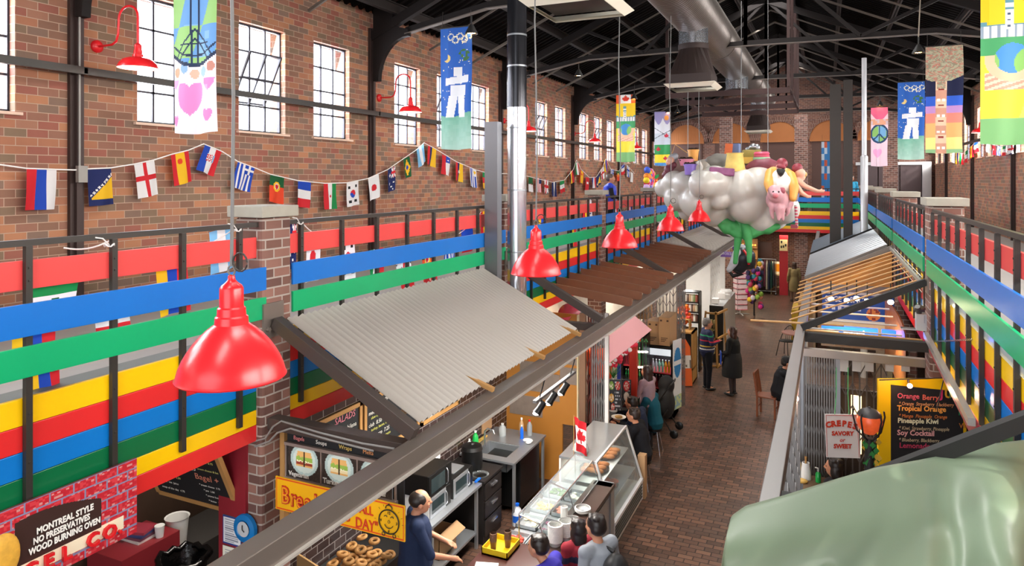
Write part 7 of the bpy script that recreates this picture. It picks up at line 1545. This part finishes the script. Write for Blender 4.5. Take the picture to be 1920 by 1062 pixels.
p=PZ(1474,668,0); chair_wire((p.x,p.y,0),2.6,'black wire bistro chair at the round table'); 
t=T('round_table','small round table behind the shiny beam','table',PZ(1492,670,0)); p=PZ(1490,672,0); b=MB(); b.lathe([(0,.72),(.35,.72),(.35,.75),(0,.75)],p,26); b.build('tabletop',M('rosy_table','#9a6a60',.4),t); b=MB(); b.tube([p,p+Vector((0,0,.72))],.03,10); b.lathe([(.2,0),(.2,.02),(.03,.04)],p,16); b.build('pedestal',BLACKM,t)
b=MB(); b.lathe([(0,.73),(.28,.73),(.28,.76),(0,.76)],(-.45,15.9,0),26); b.tube([(-.45,15.9,0),(-.45,15.9,.73)],.03,10); U1(b,'cafe_table',M('brown_tabletop','#6a4a34',.4),'brown round cafe table before the person in the cap','table')
# ================================================================ PALE GREEN SHELL IN THE FOREGROUND
SHM=M('sage_fibreglass','#75856e',.38,0,.45,.06,1.5,coat=.05)
t=T('green_shell','huge glossy pale sage green fibreglass shell in the lower right corner','sculpture',(.6,4,2.4))
b=MB(); NU,NV=70,60; e0=[(1340,1062),(1358,1000),(1375,940),(1400,922),(1470,903),(1570,872),(1640,852),(1720,838),(1800,818),(1870,808),(1930,800)]
def edge(s):
    k=s*(len(e0)-1); i=min(int(k),len(e0)-2); f=k-i; return (e0[i][0]*(1-f)+e0[i+1][0]*f,e0[i][1]*(1-f)+e0[i+1][1]*f)
def zof(u,v):
    z=3.55+.10*math.exp(-((v-u*.0-.16)/.05)**2)*0; d=0
    ridge=.20+.12*u; d+=.10*math.tanh((ridge-v)/.035)-.10; d+=.13*math.exp(-(((u-.83)/.10)**2+((v-.45)/.22)**2))
    d-=.11*math.exp(-(((u-.72)/.05)**2+((v-.42-.4*(u-.72))/.25)**2)); d+=.08*math.tanh((.62-.1*u-v)/.04)-.08; d+=.03*math.sin(u*9+v*3)*(v)
    return z+d-.12*v*v
vs=[]
for j in range(NV+1):
    for i in range(NU+1):
        u=i/NU; v=j/NV; eu,ev=edge(.16+.84*u); far=PZ(eu,ev,3.58); near=Vector((-.40+1.0*u,1.05,0)); x=far.x*(1-v)+near.x*v; y=far.y*(1-v)+near.y*v
        z=zof(u,v)-(.16*max(0,1-v/.04)**2)-(.1*max(0,1-u/.03)**2); vs.append((x,y,z))
n1=len(vs); vs+=[(x,y,z-.06) for x,y,z in vs]; fs=[]
for j in range(NV):
    for i in range(NU): a=j*(NU+1)+i; fs+=[(a,a+NU+1,a+NU+2,a+1),(n1+a,n1+a+1,n1+a+NU+2,n1+a+NU+1)]
for j in range(NV): a=j*(NU+1); fs.append((a,n1+a,n1+a+NU+1,a+NU+1)); a+=NU; fs.append((a,a+NU+1,n1+a+NU+1,n1+a))
for i in range(NU): fs.append((i,i+1,n1+i+1,n1+i))
b.add(vs,fs,True); b.build('shell_surface',SHM,t)
b=MB(); b.tube([Vector(vs[i])+Vector((0,0,-.02)) for i in range(0,NU+1,2)],.018,8); b.build('rolled_rim',SHM,t)
# ================================================================ PEOPLE
def at(u,v,z,base_z=0):
    p=PZ(u,v,z); return (p.x,p.y,base_z)
d2=math.radians
person('man in navy sweater with green and red stripes standing in the aisle',(-2.72,17.5,0),d2(-60),over=dict(elR=(.27,.02,1.16),wrR=(.12,.24,1.2),elL=(-.25,-.03,1.14),wrL=(-.2,.18,1.05)),shirt='#1c2344',pants='#15161c',hair='#6f6a66',stripes=[(1.33,1.36,'#1f8f5c'),(1.2,1.235,'#b8243c'),(1.0,1.02,'#c8c4c0'),(1.07,1.1,'#c8a83a')],height=1.78,vox=.014,fat=1.15)
person('woman in black dress and tights with dark bob facing the man in the striped sweater',(-2.08,17.3,0),d2(75),over=dict(elR=(.25,.02,1.12),wrR=(.08,.26,1.02),elL=(-.25,.02,1.12),wrL=(-.08,.26,1.02)),shirt='#141414',pants='#3a2c2c',skirt='#131313',hair='#3a1f18',hairlen=.06,height=1.66,fat=1.25,vox=.014)
b=MB(); b.cbox((-2.36,17.28,.88),(.03,.22,.3),.2); U1(b,'blue_folder',M('cobalt_blue','#1c4fc0',.4),'cobalt blue folder held by the woman in black','folder')
person('bald man in navy polo shirt working behind the breakfast counter',(-4.13,6.45,0),d2(-50),over=dict(hea=(0,.05,1.59),elR=(.27,.12,1.15),wrR=(.2,.36,1.05),elL=(-.27,.12,1.15),wrL=(-.16,.36,1.05)),shirt='#1d2a48',pants='#a89878',hair='#1f1a18',bald=True,height=1.8,fat=1.2,sleeve=.5,vox=.011)
b=MB(); p=Vector((-4.13,6.45,0)); b.box(-4.32,6.18,.62,-3.98,6.22,.95); U1(b,'apron_tail',WHITE,'white apron tied behind the bald man','apron')
person('dark haired person in purple shirt bending at the deli counter',(-2.45,6.42,0),d2(80),over=dict(hea=(0,.24,1.53),nec=(0,.16,1.4),che=(0,.08,1.27),shL=(-.18,.13,1.36),shR=(.18,.13,1.36),elL=(-.24,.2,1.12),elR=(.24,.2,1.12),wrL=(-.2,.36,1.02),wrR=(.2,.36,1.02)),shirt='#3f35a8',pants='#22222a',hair='#1f1714',height=1.68,vox=.012)
person('child in red and navy striped top at the deli counter',at(1084,975,1.48),d2(55),shirt='#8f1c2c',pants='#22222a',hair='#1a1416',hairlen=.08,height=1.5,vox=.012,stripes=[(.85,.95,'#1c1c38'),(1.05,1.15,'#1c1c38'),(1.25,1.33,'#1c1c38')])
person('man in grey jacket carrying a black backpack at the deli counter',at(1122,972,1.72),d2(60),over=dict(hea=(0,.05,1.6)),shirt='#8f949c',pants='#22222a',hair='#191516',height=1.76,vox=.012,fat=1.1)
q=at(1122,972,1.72); t=T('backpack','black backpack on the back of the man in grey','backpack',q); c=Vector(q)+Vector((.22,-.12,1.22)); b=MB(); b.ball(c,(.15,.17,.24),16,10); b.ball(c+Vector((.05,-.02,-.08)),(.14,.15,.15)); remesh('pack_body',b,M('black_nylon','#17181c',.5),.02,t,2)
b=MB(); b.tube([c+Vector((-.05,.1,.2)),c+Vector((-.2,.12,.24)),c+Vector((-.32,.1,.1)),c+Vector((-.25,.1,-.15))],.022,6); b.build('strap',M('black_nylon','#17181c',.5),t)
SG=dict(base=SIT)
person('seated person in black jacket and dark hair at the near end of the snack counter',at(1203,792,1.1),d2(85),SIT,dict(wrL=(-.1,.42,.98),wrR=(.12,.42,.98)),shirt='#15161c',pants='#1b1b20',hair='#2a211e',vox=.013,fat=1.2)
person('seated person in navy top leaning over the snack counter',at(1203,762,1.15),d2(80),SIT,dict(hea=(0,.2,1.16),wrL=(-.1,.42,.98),wrR=(.12,.42,.98)),shirt='#1f2a44',pants='#20242c',hair='#141214',vox=.013)
person('seated person with short light brown hair eating at the snack counter',at(1186,745,1.05),d2(80),SIT,dict(hea=(0,.22,1.14),wrL=(-.1,.42,.98),wrR=(.12,.42,.98)),shirt='#2b2a30',pants='#20242c',hair='#6a4a34',vox=.014,height=1.62)
person('seated person in teal coat at the snack counter',at(1226,735,1.15),d2(75),SIT,dict(wrL=(-.1,.42,.98),wrR=(.12,.42,.98)),shirt='#0f5468',pants='#20242c',hair='#3a1f24',hairlen=.04,vox=.014,fat=1.15)
person('woman with long shiny dark hair in mauve top at the bottle cooler',at(1214,690,1.6),d2(70),over=dict(elL=(-.25,.08,1.15),wrL=(-.14,.34,1.12),elR=(.25,.08,1.15),wrR=(.14,.34,1.12)),shirt='#9a8490',pants='#2a2a30',hair='#2e2020',hairlen=.2,vox=.015,height=1.66)
# stools and bags under the seated people
for k,(u,v,l) in enumerate(((1203,792,'black jacket'),(1200,757,'navy top'),(1226,735,'teal coat'),(1184,742,'light brown hair'))):
    x,y,_=at(u,v,1.1 if k==0 else 1.15); t=T('counter_stool','metal stool under the seated person with '+l,'stool',(x,y,0)); b=MB(); b.lathe([(0,.44),(.17,.44),(.17,.48),(0,.48)],(x,y,0),18); b.build('seat',BLACK,t)
    for a in range(4): b=MB(); b.tube([(x+.1*math.cos(a*1.57+.8),y+.1*math.sin(a*1.57+.8),.44),(x+.2*math.cos(a*1.57+.8),y+.2*math.sin(a*1.57+.8),0)],.012,6); b.build('leg',CHROME,t)
t=T('stroller','dark folded stroller with small wheels parked behind the seated people','stroller',PZ(1250,830,0)); p=PZ(1252,812,0); b=MB(); b.ball(p+Vector((-.05,0,.6)),(.2,.28,.32),14,10); b.ball(p+Vector((-.05,.1,.95)),(.17,.2,.2)); remesh('seat_fabric',b,M('black_fabric','#16171a',.8),.03,t,2)
b=MB(); 
for y in (-.25,.25): b.tube([p+Vector((.15,y,.07)),p+Vector((-.2,y,.6)),p+Vector((.1,y,1.05))],.014,6); b.tube([p+Vector((-.25,y,.07)),p+Vector((.05,y,.55))],.014,6)
b.tube([p+Vector((.1,-.25,1.05)),p+Vector((.14,0,1.08)),p+Vector((.1,.25,1.05))],.016,6); b.build('frame',BLACKM,t)
for x in (-.25,.18):
    for y in (-.27,.27): b=MB(); b.lathe([(.0,-.02),(.07,-.02),(.085,-.01),(.085,.01),(.07,.02),(0,.02)],p+Vector((x,y,.085)),16,'Y'); b.build('wheel',BLACK,t)
b=MB(); q=PZ(1228,800,.3); b.ball(q+Vector((0,0,.1)),(.12,.14,.16),12,8); remesh('white_bag',b,M('white_bag_cloth','#cfccc6',.7),.02,None,2,label='white cloth bag hanging behind the seated people',cat='bag')
b=MB(); x,y,_=at(1205,800,.3); b.box(-2.82,11.06,0,-2.7,11.2,.7); U1(b,'kraft_menu_box',CARD,'narrow kraft coloured box at the end of the display case','box')
person('person in black cap and black quilted jacket seated by the shiny beam',at(1462,680,1.2),d2(-75),SIT,dict(wrL=(-.12,.36,.84),wrR=(.12,.3,1.05),elR=(.22,.2,.85)),shirt='#1a1b20',pants='#17181c',hair='#1a1614',cap_='#131316',vox=.014,fat=1.25)
person('person in bright blue vest leaning on the left balcony railing',(-4.98,16.75,DECK),d2(-70),over=dict(elR=(.27,.05,1.14),wrR=(.12,.28,1.12),elL=(-.28,-.02,1.14),wrL=(-.3,.14,1.0)),shirt='#17181e',pants='#1b1b22',hair='#5a4a44',vest='#2340c8',height=1.68,vox=.015)
p=PY(1597,332,33.4); person('person in light blue top on the far cross balcony',(p.x,33.4,DECK),d2(180),shirt='#3aa0c8',pants='#26262c',hair='#4a3428',height=1.7,vox=.02)
p=PZ(1491,528,0); person('person in tan dress with long brown hair walking at the end of the aisle',(-1.3,31.6,0),d2(10),over=dict(knL=(-.1,.12,.5),anR=(.1,-.15,.1)),shirt='#8a7a52',pants='#6a5040',skirt='#8a7a52',hair='#3a2418',hairlen=.2,height=1.7,vox=.02)
person('dark haired person in orange top seen between louvre boards and beam',(-4.0,12.6,.55),d2(20),shirt='#e8582a',pants='#22222a',hair='#16110f',vox=.018,height=1.7)
person('dark haired crepe maker mostly hidden behind the pale green shell',at(1566,868,1.55),d2(80),shirt='#2a2a2e',pants='#22222a',hair='#140f0e',hairlen=.05,vox=.013,height=1.62)
